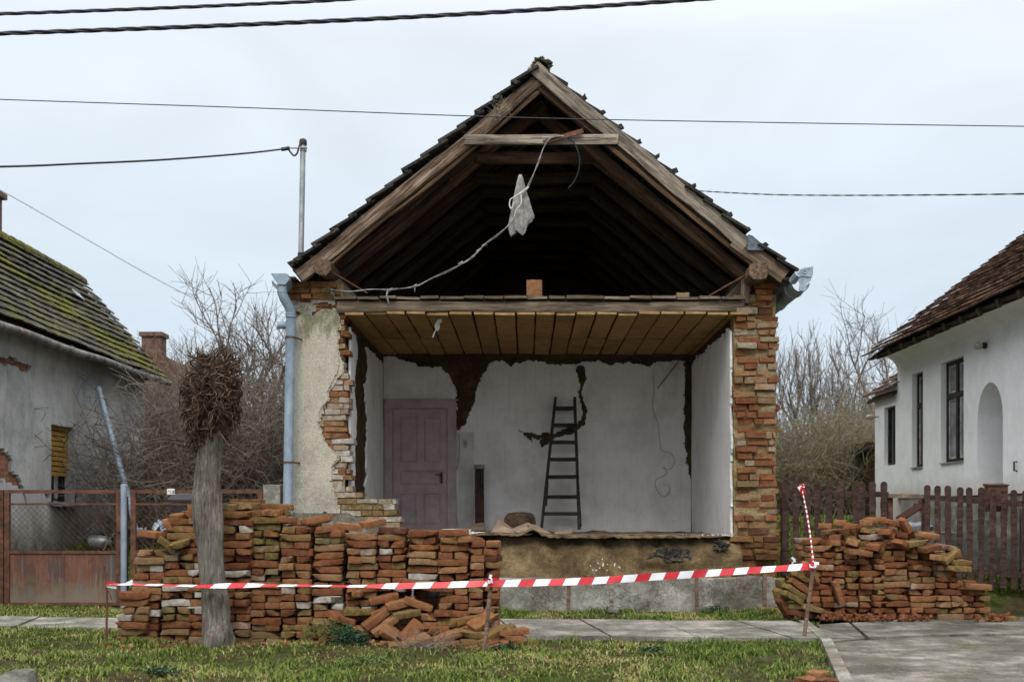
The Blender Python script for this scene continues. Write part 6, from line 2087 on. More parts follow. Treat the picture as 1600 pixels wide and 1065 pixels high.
# tumbled heap in the gap
for (a, b, dy, rl, pt, yw, tt) in (
        (650, 913, -.02, 0.25, 0, 0.2, DK()), (685, 918, -.02, 0.05, 0, 0.1, DK()), (600, 935, -.02, -0.18, 0.1, 0.2, OR()), (558, 925, 0, -0.05, 0, 1.4, OR()), (653, 943, -.08, 0.36, 0.1, 0.15, OR()),
        (602, 953, -.06, -0.30, 0.1, 0.2, OR()), (625, 942, -.1, -0.20, 0.1, 0.35, OR()), (634, 957, -.12, -0.15, 0.2, 0.3, MO()), (588, 965, -.14, -0.65, 0.1, 0.3, OR()), (600, 977, -.2, -0.62, 0.2, 0.3, OR()),
        (615, 992, -.24, 0.6, 0.9, 0.5, OR()), (642, 988, -.22, -0.6, 0.8, 0.9, DK()), (636, 965, -.02, -0.1, 0.2, 0.2, MO()), (623, 973, -.06, 0.8, 0.5, 0.2, DK()), (674, 962, 0, 0.02, 0, 1.45, OR()), (697, 957, 0, 0.05, 0, 1.3, DK()),
        (675, 975, -.02, 0, 0, 1.5, OR()), (700, 973, -.03, -0.12, 0, 0.2, MO()), (560, 955, -.05, 0.0, 0, 0.3, MO()), (535, 965, -.10, 0.3, 0.2, 0.3, DK()), (512, 975, -.1, 0.06, 0.3, 0.1, MO()), (565, 985, -.12, 0.1, 0.3, 0.4, OR()),
        (510, 1003, -.25, 1.2, 0.5, 0.3, MO()), (480, 1000, -.22, 1.3, 0.5, 0.2, MO()), (530, 1000, -.2, 0.4, 0.6, 0.7, OR()), (586, 1012, -.4, -0.1, 0.2, 0.9, OR()), (617, 1010, -.42, 0.12, 0.2, 0.3, OR()), (648, 1003, -.45, -0.3, 0.3, 0.5, OR()),
        (678, 983, -.14, -0.03, 0.1, 0.2, DK()), (698, 994, -.24, -0.35, 0.2, 0.2, OR()), (710, 1002, -.2, 0.15, 0.1, 0.4, OR()), (725, 982, -.1, -0.35, 0.1, 0.2, OR()), (738, 990, -.18, 0.1, 0.1, 0.3, MO()), (742, 1003, -.2, 0.05, 0, 0.3, MO()),
        (733, 966, -.04, -0.2, 0.1, 0.2, MO()), (752, 970, -.1, -0.5, 0.5, 0.7, OR()), (768, 990, -.14, -0.5, 0.3, 0.3, MO()), (770, 1003, -.2, -0.3, 0.3, 0.5, DK()), (780, 1008, -.24, -0.25, 0.2, 0.8, OR())):
    loose(a, b, YP + dy, (pt, rl, yw), tt, 'heap')
loose(801, 986, YP - .1, (0, -0.03, 0.35), OR(), 'heap', None, 'topmost brick of the little stack beside the fallen bricks'); loose(803, 997, YP - .1, (0, 0.04, 0.5), OR(), 'heap', (0.26, .14, .064))
loose(809, 1011, YP - .2, (0, -0.02, 0.25), (0.5, 0.55, 0), 'heap', None, 'moss topped brick lying lowest in the little stack right of the wooden stake'); loose(822, 1004, YP - .12, (0.1, 0.1, 1.0), OR(), 'heap'); loose(786, 990, YP - .05, (0.1, -0.6, 0.3), MO(), 'heap')
# whitewashed bricks picked out in the stack face
def near(px_, py_):
    best = None
    for s in SPEC:
        if s['area'] < 60: continue
        a = CX + s['c'].x * F / s['c'].y; b = CY - (s['c'].z - H) * F / s['c'].y
        d = abs(a - px_) + 2 * abs(b - py_)
        if best is None or d < best[0]: best = (d, s)
    return best[1]
for (a, b, lab) in ((519, 937, 'upper of two whitewashed brick ends in the long stack'), (519, 948, 'lower of two whitewashed brick ends in the long stack'), (660, 903, 'long whitewashed brick just above the tape in the long stack'),
                    (572, 950, 'white corner brick over the tumbled heap'), (291, 936, 'big pale brick left of the trunk'), (310, 946, None), (305, 930, None), (308, 897, None), (226, 958, None), (265, 916, None)):
    s = near(a, b); s['tint'] = (0.9, 0.05, R(0.85, 1.0) if lab else R(0.5, 0.7)); s['label'] = lab or s['label']

# the second pile
YR = 12.98
scr = F / YR
top_r = [(1262, 895), (1280, 838), (1290, 826), (1330, 822), (1345, 818), (1400, 820), (1412, 826), (1440, 838), (1465, 840), (1485, 856), (1500, 872), (1514, 888), (1522, 908), (1545, 912)]
def tint_r(x, z):
    t = tint_long(0, 0)
    q = random.random()
    if z < 0.35 and x < 4.6 and q < 0.35: return (R(0.12, 0.3), R(0, 0.2), 0)
    return (t[0], min(1, t[1] + 0.0), t[2] * 0.8)
x = P(1281, 0, YR).x + 0.0; xe = P(1545, 0, YR).x - 0.145
n = int(round((xe - x) / 0.302)) + 1
for i in range(n):
    cx = lerp(x, xe, i / (n - 1)); pxc = CX + cx * scr
    ztop = H - (interp(top_r, pxc) + 2 - CY) / scr - 0.04
    stack_col(cx, YR + R(-.04, .04), 0.03, ztop, 'right', tint_r, (R(-0.05, 0.05), R(0, 0.06)), True, phase=i % 2, yawj=0.10, messy=1.0, ps=(0.38, 0.2))
    stack_col(cx + R(-.02, .02), YR + 0.34, 0.03, ztop + 0.03, 'right', tint_r, (0, 0), False, phase=(i + 1) % 2, yawj=0.05)
for (a, b, dy, rl, pt, yw, tt, lab) in (
        (1291, 822, .1, 0.05, 0, 1.2, OR(), None), (1312, 816, .12, 0.0, 0.1, 1.3, OR(), None), (1333, 822, .05, 0.05, 0.1, 1.0, OR(), None), (1353, 816, .2, 0, 0, 1.3, OR(), None), (1366, 812, .2, 0, 0.0, 0.4, OR(), None),
        (1384, 830, .0, -0.05, 0, 1.1, OR(), 'brick end facing out near the top of the right pile'), (1394, 816, .12, 0.12, 0.15, 0.5, (0.42, 0.05, 0), 'topmost orange brick of the right pile'), (1416, 826, .08, 1.05, 0.1, 0.4, OR(), 'brick tipped on edge beside the top of the right pile'),
        (1333, 846, -.06, -0.05, 0.35, 1.2, OR(), None), (1366, 853, -.05, -0.12, 0.1, 1.1, DK(), None), (1408, 850, -.06, 0.35, 0.2, 0.9, OR(), None), (1430, 848, 0, -0.1, 0.1, 0.4, MO(), None), (1448, 836, .1, 0.1, 0.2, 0.4, OR(), None),
        (1453, 856, -.05, -0.15, 0.1, 0.5, DK(), None), (1478, 855, .05, 0.1, 0.2, 0.8, (0.3, 0, 0.4), None), (1463, 870, -.08, 0.0, 0.1, 1.2, OR(), None), (1482, 868, -.02, -0.5, 0.2, 0.5, MO(), None), (1500, 878, .02, 0.05, 0.1, 0.6, MO(), None), (1496, 888, -.08, 0.04, 0, 0.1, MO(), None),
        (1528, 916, -.05, 0.06, 0.05, 0.25, OR(), 'brick on the low right end of the right pile'), (1342, 862, -.1, 0.12, 0.1, 0.15, OR(), None),
        # tipped column at the left end
        (1250, 901, -.12, 0.45, 0.2, 0.6, MO(), None), (1266, 893, -.06, 0.9, 0.2, 0.7, OR(), None), (1246, 914, -.15, 0.5, 0.15, 0.5, OR(), None), (1240, 923, -.17, 0.5, 0.15, 0.5, MO(), None), (1236, 932, -.19, 0.45, 0.1, 0.5, MO(), None),
        (1222, 920, -.05, 1.2, 0.3, 0.6, MO(), None), (1219, 938, -.08, 1.2, 0.3, 0.6, MO(), None), (1225, 950, -.12, 0.9, 0.3, 0.6, DK(), None), (1254, 934, -.02, 0.1, 0.1, 1.2, OR(), None), (1247, 946, -.1, 0.06, 0, 0.2, MO(), 'flat brick under the tipped bricks at the left end of the right pile'), (1246, 958, -.12, 0.15, 0, 0.3, DK(), None),
        (1300, 960, -.1, 0.2, 0.1, 0.4, DK(), None), (1309, 925, -.1, 1.25, 0.3, 0.3, OR(), 'brick standing upright in the left face of the right pile'), (1575, 966, -.1, 0.05, 0, 0.2, MO(), None), (1267, 950, -.14, 0.25, 0, 0.3, MO(), None)):
    loose(a, b, YR + dy, (pt, rl, yw), tt, 'right', None, lab)
for (a, b, Y, yw, tt, lab) in ((1262, 1072, 8.25, 0.6, OR(), 'broken brick half sunk in the grass by the driveway kerb'), (1278, 1060, 8.6, 0.9, OR(), 'smaller brick piece behind the broken one in the foreground grass'), (1290, 1074, 8.2, 0.3, DK(), 'dark brick piece nearest the driveway kerb in the grass'),
                               (1203, 947, 14.2, 0.1, MO(), 'yellowish brick lying at the foot of the last plinth stake')):
    s = put(Vector((P(a, b, Y).x, Y, 0.03)), (R(-.2, .2), R(-.1, .1), yw), (0.17, 0.12, 0.05) if Y < 10 else (0.29, 0.13, 0.064), tt, 'ground', True, lab)


def brick_verts(size, seed):
    rnd = random.Random(seed)
    gx = [-1, -0.95, -0.4, 0.3, 0.95, 1]; gy = [-1, -0.9, 0.05, 0.9, 1]; gz_ = [-1, -0.80, 0.8, 1]
    hx, hy, hz = [s / 2 for s in size]
    chips = [(rnd.choice((-1, 1)), rnd.choice((-1, 1)), rnd.choice((-1, 1)), rnd.uniform(0.08, 0.40)) for _ in range(rnd.choice((0, 1, 2, 3, 4)))]
    ids = {}; V = []; Fc = []
    so = rnd.uniform(0, 100)
    def vid(i, j, k):
        if (i, j, k) in ids: return ids[(i, j, k)]
        u, v, w = gx[i], gy[j], gz_[k]
        p = Vector((u * hx, v * hy, w * hz))
        ex = (abs(u) == 1) + (abs(v) == 1) + (abs(w) == 1)
        if ex >= 2:
            q = 0.0018 if ex == 2 else 0.004
            if abs(u) == 1: p.x -= u * q
            if abs(v) == 1: p.y -= v * q
            if abs(w) == 1: p.z -= w * q
        amp = 0.0075
        p += amp * mnoise.noise_vector(Vector((p.x * 14 + so, p.y * 14, p.z * 14)))
        # slight sag / banana shape of hand-made bricks
        p.z += 0.004 * math.sin(so) * (u * u - 0.4)
        for (cu, cv, cw, a) in chips:
            dd = abs(u - cu) * hx + abs(v - cv) * hy + abs(w - cw) * hz
            if dd < 0.05: p -= Vector((cu * 0.02, cv * 0.02, cw * 0.018)) * (1 - dd / 0.05) * a * 4
        ids[(i, j, k)] = len(V); V.append(p); return ids[(i, j, k)]
    nx, ny, nz = len(gx) - 1, len(gy) - 1, len(gz_) - 1
    for i in range(nx):
        for j in range(ny):
            Fc.append([vid(i, j, 0), vid(i, j + 1, 0), vid(i + 1, j + 1, 0), vid(i + 1, j, 0)]); Fc.append([vid(i, j, nz), vid(i + 1, j, nz), vid(i + 1, j + 1, nz), vid(i, j + 1, nz)])
    for i in range(nx):
        for k in range(nz):
            Fc.append([vid(i, 0, k), vid(i + 1, 0, k), vid(i + 1, 0, k + 1), vid(i, 0, k + 1)]); Fc.append([vid(i, ny, k), vid(i, ny, k + 1), vid(i + 1, ny, k + 1), vid(i + 1, ny, k)])
    for j in range(ny):
        for k in range(nz):
            Fc.append([vid(0, j, k), vid(0, j, k + 1), vid(0, j + 1, k + 1), vid(0, j + 1, k)]); Fc.append([vid(nx, j, k), vid(nx, j + 1, k), vid(nx, j + 1, k + 1), vid(nx, j, k + 1)])
    return V, Fc


def colour_word(t):
    if t[2] > 0.5: return 'pale limewashed'
    if t[1] > 0.55: return 'mossy green'
    if t[0] < 0.34: return 'dark red'
    if t[0] < 0.62: return 'orange red'
    return 'dull brown'


def build_bricks():
    order = sorted(range(len(SPEC)), key=lambda i: -SPEC[i]['area'] - (1e6 if SPEC[i]['label'] else 0))
    solo = order[:300]; rest = order[300:]
    for i in solo:
        s = SPEC[i]
        V, Fc = brick_verts(s['size'], i)
        me = bpy.data.meshes.new('brick')
        me.from_pydata([tuple(v) for v in V], [], Fc)
        at = me.attributes.new('tint', 'FLOAT_COLOR', 'FACE')
        buf = np.ones((len(Fc), 4), dtype=np.float32); buf[:, :3] = s['tint']; at.data.foreach_set('color', buf.ravel())
        me.polygons.foreach_set('use_smooth', [True] * len(Fc)); me.set_sharp_from_angle(angle=math.radians(32))
        me.materials.append(M_BRICKOBJ)
        o = bpy.data.objects.new('brick', me); COL.objects.link(o); o.matrix_basis = s['M']
        cw = colour_word(s['tint'])
        if s['label']:
            tag(o, s['label'], 'brick', 'salvaged bricks')
        else:
            if s['pile'] == 'long':
                where = 'of the long stack left of the trunk' if s['c'].x < -2.83 else ('in the upper half of the long stack right of the trunk' if s['c'].z > 0.55 else 'in the lower half of the long stack right of the trunk')
            elif s['pile'] == 'heap': where = 'tumbled loose at the foot of the long stack'
            else: where = 'in the upper half of the right pile by the pickets' if s['c'].z > 0.55 else 'in the lower half of the right pile by the pickets'
            lab = cw + ' brick ' + where
            tag(o, lab, 'brick', lab)
    vs, fs, ts = [], [], []
    for i in rest:
        s = SPEC[i]; V, Fc = brick_verts(s['size'], i); o_ = len(vs)
        vs += [tuple(s['M'] @ v) for v in V]; fs += [tuple(o_ + q for q in f) for f in Fc]; ts += [s['tint']] * len(Fc)
    me = bpy.data.meshes.new('stacked_bricks'); me.from_pydata(vs, [], fs)
    at = me.attributes.new('tint', 'FLOAT_COLOR', 'FACE'); buf = np.ones((len(fs), 4), dtype=np.float32); buf[:, :3] = np.array(ts); at.data.foreach_set('color', buf.ravel())
    me.polygons.foreach_set('use_smooth', [True] * len(fs)); me.set_sharp_from_angle(angle=math.radians(32))
    me.materials.append(M_BRICK)
    o = bpy.data.objects.new('stacked_bricks', me); COL.objects.link(o)
    tag(o, 'remaining bricks behind and between the front bricks of both piles', 'bricks', None, 'stuff')
    print('bricks', len(SPEC), 'single', len(solo))


def mat_brickobj():
    m_ = M_BRICK.copy(); m_.name = 'loose_brick_clay'
    nt = m_.node_tree
    tc = [n for n in nt.nodes if n.type == 'TEX_COORD'][0]
    oi = nt.nodes.new('ShaderNodeObjectInfo'); add = nt.nodes.new('ShaderNodeVectorMath'); add.operation = 'MULTIPLY_ADD'
    tos = [l.to_socket for l in nt.links if l.from_node == tc]
    nt.links.new(oi.outputs['Random'], add.inputs[0]); add.inputs[1].default_value = (37, 53, 71); nt.links.new(tc.outputs['Object'], add.inputs[2])
    for t in tos: nt.links.new(add.outputs[0], t)
    return m_


M_BRICKOBJ = mat_brickobj()
build_bricks()


def rubble():
    m = MB()
    random.seed(5)
    def bit(c, s, t): m.box(c, (s * R(.6, 1.4), s * R(.6, 1.4), s * R(.4, .8)), (R(0, 3), R(0, 3), R(0, 3)), s * 0.22, t)
    for i in range(260):
        a = random.choice(((1330, 965, 30), (1360, 968, 22), (1420, 970, 30), (1555, 962, 22), (1300, 968, 24)))
        q = P(a[0] + random.gauss(0, a[2] * 0.6), a[1], 12.75); q.y = 12.78 + R(-.14, .1); q.z = 0.05 + abs(random.gauss(0, 0.025))
        bit(q, R(0.012, 0.05), (R(0.1, 0.3), 0, 0))
    for i in range(170):
        q = Vector((R(-3.9, 0.1), R(10.3, 10.95), 0.0)); q.z = gz(q.x, q.y) + 0.008
        bit(q, R(0.010, 0.05), (R(0.1, 0.9), R(0, 0.6), R(0, 0.2)))
    for i in range(60):
        q = Vector((R(-0.2, 3.1), R(13.2, 14.4), 0.0)); q.z = gz(q.x, q.y) + 0.005
        bit(q, R(0.010, 0.03), (R(0.1, 0.9), R(0, 0.3), R(0, 0.8)))
    o = m.build('brick_rubble', M_BRICK); tag(o, 'crumbled red brick bits scattered round the piles', 'rubble', None, 'stuff')
    # tarry slag lumps stuck in the bank
    for (px, py, rx, rz, Y, lab) in ((1052, 872, 0.25, 0.13, 14.70, 'black tarry slag lump stuck in the clay bank under the floor'), (1128, 853, 0.11, 0.08, 14.80, 'small dark slag lump beside the torn brick pier foot')):
        m = MB(); n = 34; c = P(px, py, Y)
        for j in range(21):
            ph = math.pi * j / 20
            for i in range(n):
                th = 2 * math.pi * i / n; d = Vector((math.sin(ph) * math.cos(th), math.sin(ph) * math.sin(th), math.cos(ph)))
                k = 0.85 + 0.55 * fbm(d.x * 2.2 + px, d.y * 2.2, d.z * 2.2, 4) + 0.30 * fbm(d.x * 9, d.y * 9, d.z * 9 + px, 2)
                m.v.append((c.x + d.x * rx * k, c.y + 0.05 + d.y * 0.07 * k, c.z + d.z * rz * k - 0.12 * d.x * rx))
        for j in range(20):
            for i in range(n): m.face((j * n + i, j * n + (i + 1) % n, (j + 1) * n + (i + 1) % n, (j + 1) * n + i))
        tag(m.build('slag_lump', M_COAL, None, loc=c), lab, 'slag')
    m = MB()
    for i in range(12):
        q = P(random.gauss(945, 12), random.gauss(884, 5), YF - 0.36); m.box(q, (R(.006, .04), .012, R(.004, .009)), (R(0, 3), R(0, 3), R(0, 3)), 0.004)
    for i in range(45):
        q = P(R(1090, 1140), 0, 1); Y = YF + R(.0, .5); q = Vector(((R(1060, 1140) - CX) / F * Y, Y, ZFL + 0.02)); s = R(.006, .02); m.box(q, (s, s, s * .6), (R(0, 3), R(0, 3), R(0, 3)), 0.003)
    for i in range(60):
        Y = YF + R(.1, .4); q = Vector(((R(722, 768) - CX) / F * Y, Y, ZFL + 0.045)); s = R(.008, .03); m.box(q, (s, s, s * .6), (R(0, 3), R(0, 3), R(0, 3)), 0.004)
    tag(m.build('plaster_crumbs', M_PAPER), 'white plaster crumbs along the broken floor edge', 'plaster crumbs', None, 'stuff')


rubble()


# ------------------------------------------------------------------ things in and on the house
def ladder():
    Y0, Y1 = 18.15, 18.45
    o = thing('stepladder', P(876, 825, Y0), 'dark narrow wooden stepladder leaning on the white back wall', 'ladder')
    la, lb = P(846, 826, Y0 - 0.25), P(868, 621, Y1); ra, rb = P(905, 826, Y0 - 0.25), P(898, 621, Y1)
    for a, b in ((la, lb), (ra, rb)):
        m = MB(); m.beam(a, b, 0.046, 0.085, 6, 0.002, up=Vector((0, 1, 0)))
        m.build('rail', M_LADDER, o)
    for py in (638, 665, 692, 719, 746, 777, 803):
        t = (826 - py) / (826 - 621)
        m = MB(); p, q = la.lerp(lb, t), ra.lerp(rb, t)
        m.beam(p, q, 0.11, 0.058, 2, 0.003); m.build('rung', M_LADDER, o)
    m = MB(); m.beam(P(907, 822, Y0 + 0.05), P(903, 752, Y0 - .12), 0.035, 0.06, 3, 0.002, up=Vector((0, 1, 0))); m.build('back_leg', M_LADDER, o)
    m = MB(); m.beam(P(853, 790, Y0 + 0.12), P(856, 752, Y0 + .05), 0.03, 0.04, 3, 0.002, up=Vector((0, 1, 0))); m.build('back_leg', M_LADDER, o)


ladder()
# standing post, log, boards on the floor
M_POSTDARK = simple('dark_stained_post', (0.030, 0.016, 0.011), (0.085, 0.045, 0.028), 6, 0.85, 0.2, 0.5, 30)
Y = 18.3
m = MB(); a, b = P(742, 726, Y), P(756, 815, Y)
m.box2((a.x, Y, ZFL), (b.x - 0.045, Y + 0.12, a.z), jit=0.006); m.box2((b.x - 0.043, Y + 0.002, ZFL), (b.x, Y + 0.11, a.z - 0.01), jit=0.006)
o = m.build('wooden_post', M_POSTDARK, None, loc=(a.x, Y, ZFL)); tag(o, 'short dark timber post standing against the back wall left of the log', 'post')
m = MB(); m.box2((a.x - 0.012, Y - 0.008, a.z - 0.06), (b.x + 0.012, Y + 0.126, a.z + 0.012), jit=0.006); m.build('post_cap', M_CARD, o)
q = P(812, 812, 17.6)
m = MB()
b0 = 0; n = 20; L = 0.40
for i in range(9):
    x = q.x - L / 2 + L * i / 8
    for k in range(n):
        t = 2 * math.pi * k / n; r = 0.165 * (1 - 0.10 * (abs(i - 4) / 4) ** 3) * (1 + 0.05 * fbm(math.cos(t) * 2, math.sin(t) * 2, i * .1))
        dx_, dy_ = x - q.x, r * math.cos(t); cy_, sy_ = math.cos(-0.62), math.sin(-0.62)
        m.v.append((q.x + dx_ * cy_ - dy_ * sy_, 17.6 + dx_ * sy_ + dy_ * cy_, ZFL + 0.16 + r * math.sin(t)))
for i in range(8):
    for k in range(n): m.face((i * n + k, i * n + (k + 1) % n, (i + 1) * n + (k + 1) % n, (i + 1) * n + k))
m.face(list(range(n))[::-1]); m.face([8 * n + k for k in range(n)])
tag(m.build('log', M_WOODDARKBROWN, None, True, 50, loc=(q.x, 17.6, ZFL)), 'thick dark sawn log lying on the room floor', 'log')


def sheet_piece(name, pts, mat, label, th=0.012, cat='board'):
    m = MB()
    V = [Vector(p) for p in pts]
    c = sum(V, Vector()) / len(V)
    b0 = len(m.v)
    m.v += [tuple(v) for v in V] + [tuple(c)] + [tuple(v + Vector((0, 0.006, -th))) for v in V] + [tuple(c + Vector((0, 0.006, -th)))]
    n = len(V)
    for i in range(n):
        j = (i + 1) % n
        m.face((b0 + i, b0 + j, b0 + n)); m.face((b0 + n + 1 + j, b0 + n + 1 + i, b0 + 2 * n + 1)); m.face((b0 + i, b0 + n + 1 + i, b0 + n + 1 + j, b0 + j))
    tag(m.build(name, mat, None, loc=tuple(c)), label, cat)


Yb = 15.6
sheet_piece('fibreboard_scrap', [P(766, 832, Yb), P(779, 810, Yb + .15), P(783, 812, Yb + .2), P(800, 824, Yb + .3), P(815, 832, Yb)], M_CARD, 'tan broken fibreboard sheet propped up in a peak on the floor')
sheet_piece('fibreboard_scrap', [P(798, 826, Yb + .1), P(824, 816, Yb + .35), P(828, 817, Yb + .35), P(834, 824, Yb + .1), P(812, 833, Yb - .1)], M_CARD, 'greyish fibreboard piece lying between the peaked sheet and the ladder')
sheet_piece('fibreboard_scrap', [P(824, 817, Yb + .25), P(838, 820, Yb + .35), P(862, 832, Yb + .1), P(846, 833, Yb - .05), P(828, 827, Yb)], M_CARD, 'curled fibreboard strip just left of the ladder foot')
sheet_piece('fibreboard_scrap', [P(734, 818, 17.9), P(756, 816, 17.9), P(757, 828, 17.6), P(733, 828, 17.6)], M_CARD, 'small grey fibreboard patch at the foot of the standing timber post')
sheet_piece('fibreboard_scrap', [P(868, 829, 15.9), P(896, 827, 16.3), P(894, 832, 15.8), P(866, 834, 15.6)], M_CARD, 'flat fibreboard strip under the ladder')


def on_attic():
    q = P(835, 446, YF - 0.03)
    V, Fc = brick_verts((0.30, 0.205, 0.215), 999)
    m = MB((0.55, 0.25, 0.1)); m.v = [tuple(Matrix.Rotation(math.pi / 2, 3, 'Z') @ v + Vector((q.x, YF + 0.14, 4.063 + 0.115))) for v in V]; m.f = [tuple(f) for f in Fc]; m.t = [m.tint] * len(Fc)
    tag(m.build('brick_block', M_BRICK, None, True, 50, loc=(q.x, YF, 4.06)), 'square tan block standing alone on the attic floor edge', 'block')
    q = P(1067, 459, YF + 0.1)
    V, Fc = brick_verts((0.17, 0.14, 0.07), 998)
    m = MB((0.9, 0.2, 0.3)); m.v = [tuple(v + Vector((q.x, YF + 0.15, 4.063 + 0.04))) for v in V]; m.f = [tuple(f) for f in Fc]; m.t = [m.tint] * len(Fc)
    tag(m.build('stone_lump', M_BRICK, None, True, 50, loc=(q.x, YF, 4.06)), 'low grey lump on the attic floor edge at the right', 'stone')
    # flex, cloth and rod hung from the collar beam
    m = MB()
    path = [P(512, 452, 14.82), P(545, 455, 14.72), P(580, 452, 14.68), P(610, 453, 14.68), P(648, 447, 14.68), P(675, 435, 14.66), P(705, 422, 14.64), P(735, 403, 14.62), P(758, 382, 14.6), P(780, 366, 14.6), P(800, 344, 14.58), P(815, 312, 14.56), P(830, 282, 14.55), P(840, 255, 14.54), P(850, 230, 14.53), P(862, 216, 14.53), P(880, 212, 14.54)]
    m.tube(smooth_path(path, 5), 0.0068, 6); m.tube(smooth_path([p + Vector((0.012 * math.sin(i * 2), -0.014, 0.012 * math.cos(i * 2.2))) for i, p in enumerate(path)], 5), 0.0045, 5)
    for (px, py) in ((610, 453), (648, 447), (720, 411), (748, 391), (757, 383)):
        q = P(px, py, 14.65); m.tube([q + Vector((-0.03, 0, -0.015)), q + Vector((0.03, 0, 0.018))], 0.015, 6)
    m.tube([P(606, 452, 14.66), P(604, 462, 14.65), P(609, 478, 14.64)], [0.012, 0.014, 0.006], 6); m.tube([P(648, 447, 14.66), P(648, 456, 14.65)], [0.012, 0.008], 6)
    cb = m.build('hanging_flex', M_PALEWIRE, None, True, loc=P(880, 212, 14.54)); tag(cb, 'pale electric flex sagging from the collar beam to the left pier', 'cable')
    m = MB(); m.tube(smooth_path([P(880, 212, 14.55), P(895, 221, 14.57), P(904, 240, 14.6), P(905, 262, 14.65), P(898, 282, 14.7), P(888, 294, 14.74)], 5), 0.010, 5)
    tag(m.build('hanging_flex', M_CABLE, None, True, loc=P(880, 212, 14.55)), 'dark cable loop hanging below the rusty rod', 'cable')
    m = MB(); m.beam(P(849, 223, 14.56), P(911, 204, 14.56), 0.035, 0.055, 3, 0.004)
    tag(m.build('rusty_bar', M_RUST, None, loc=P(880, 213, 14.56)), 'short rusty flat bar resting across the pale collar beam', 'bar')
    # cloth
    m = MB(); n = 40; rows = 26
    top, bot = P(813, 273, 14.60), P(812, 366, 14.60)
    for j in range(rows + 1):
        t = j / rows
        c = top.lerp(bot, t)
        wd = lerp(0.02, 0.145, min(1, t * 1.15) ** 0.8) * (1.0 if t < 0.85 else 1 - (t - 0.85) * 1.6)
        cx = c.x + lerp(0, 0.015, t)
        for i in range(n):
            a = 2 * math.pi * i / n
            fold = 1 + 0.26 * t * math.sin(4 * a + 1.0 + t) + 0.16 * t * math.sin(9 * a + 3 * t) + 0.15 * t * fbm(math.cos(a) * 2, math.sin(a) * 2, t * 2)
            zz = c.z + (0.13 * t ** 2 * max(0, math.cos(a - 0.2)) ** 1.3 if t > 0.4 else 0) + 0.04 * t * t * math.sin(3 * a + 2)
            m.v.append((cx + wd * math.cos(a) * fold, c.y + wd * 0.55 * math.sin(a) * fold, zz))
    for j in range(rows):
        for i in range(n): m.face((j * n + i, j * n + (i + 1) % n, (j + 1) * n + (i + 1) % n, (j + 1) * n + i))
    m.face(list(range(n)))
    cl = m.build('cloth', M_RAG, None, True, loc=top); tag(cl, 'grubby white cloth tied up and hanging in the attic opening', 'cloth')
    m = MB(); m.tube(smooth_path([P(797, 312, 14.5), P(806, 306, 14.46), P(814, 301, 14.46), P(826, 292, 14.5)], 4), 0.008, 5); m.tube(smooth_path([P(797, 312, 14.5), P(796, 320, 14.5), P(799, 326, 14.5), P(803, 316, 14.48)], 4), 0.008, 5)
    m.tube(smooth_path([P(814, 304, 14.46), P(814, 318, 14.45), P(806, 328, 14.45), P(804, 338, 14.46)], 4), 0.007, 5)
    m.build('tie_string', M_PAPER, cl)
    # torn paper hanging from the ceiling
    m = MB()
    pl = [P(684, 499, 15.15), P(689, 498, 15.15), P(691, 502, 15.15), P(687, 505, 15.15), P(687, 513, 15.15), P(684, 517, 15.15), P(681, 515, 15.15), P(679, 509, 15.15), P(681, 504, 15.15)]
    m.prism(pl, (0, 0.012, 0)); m.beam(P(681, 515, 15.15), P(676, 527, 15.15), 0.012, 0.012)
    tag(m.build('torn_paper', M_PAPER, None, loc=P(684, 499, 15.15)), 'torn white scrap dangling from the ceiling boards at the left', 'paper scrap')
    # old nest straw caught under the left rafter
    tw = Twigs()
    for i in range(46):
        t = random.random(); q = P(lerp(762, 788, t), lerp(184, 158, t) + R(-3, 8), 14.56)
        p2, _ = wander(q, Vector((R(-1, 1), R(-.6, 0), R(-1, .7))), R(0.05, 0.2), 4, 0.35, 0.08); tw.add(p2, 0.004, 0.003, R(0.5, 1))
    tag(tw.build('dry_straw', M_TWIG, None, loc=P(775, 172, 14.56)), 'wisps of dry straw caught on the upper left rafter', 'straw')


on_attic()

# stakes, tape
def stake(px0, py0, px1, py1, Y, r, mat, label, name='wooden_stake', Y2=None):
    a = P(px0, py0, Y2 or Y); b = P(px1, py1, Y)
    a.z = gz(a.x, a.y) - 0.05
    m = MB(); m.tube(smooth_path([a, a.lerp(b, 0.35) + Vector((R(-.006, .006), 0, 0)), a.lerp(b, 0.7) + Vector((R(-.008, .008), 0, 0)), b], 4), [r * R(.9, 1.1) for _ in range(13)], 7)
    o = m.build(name, mat, None, True, 60, loc=a); tag(o, label, 'stake'); return o


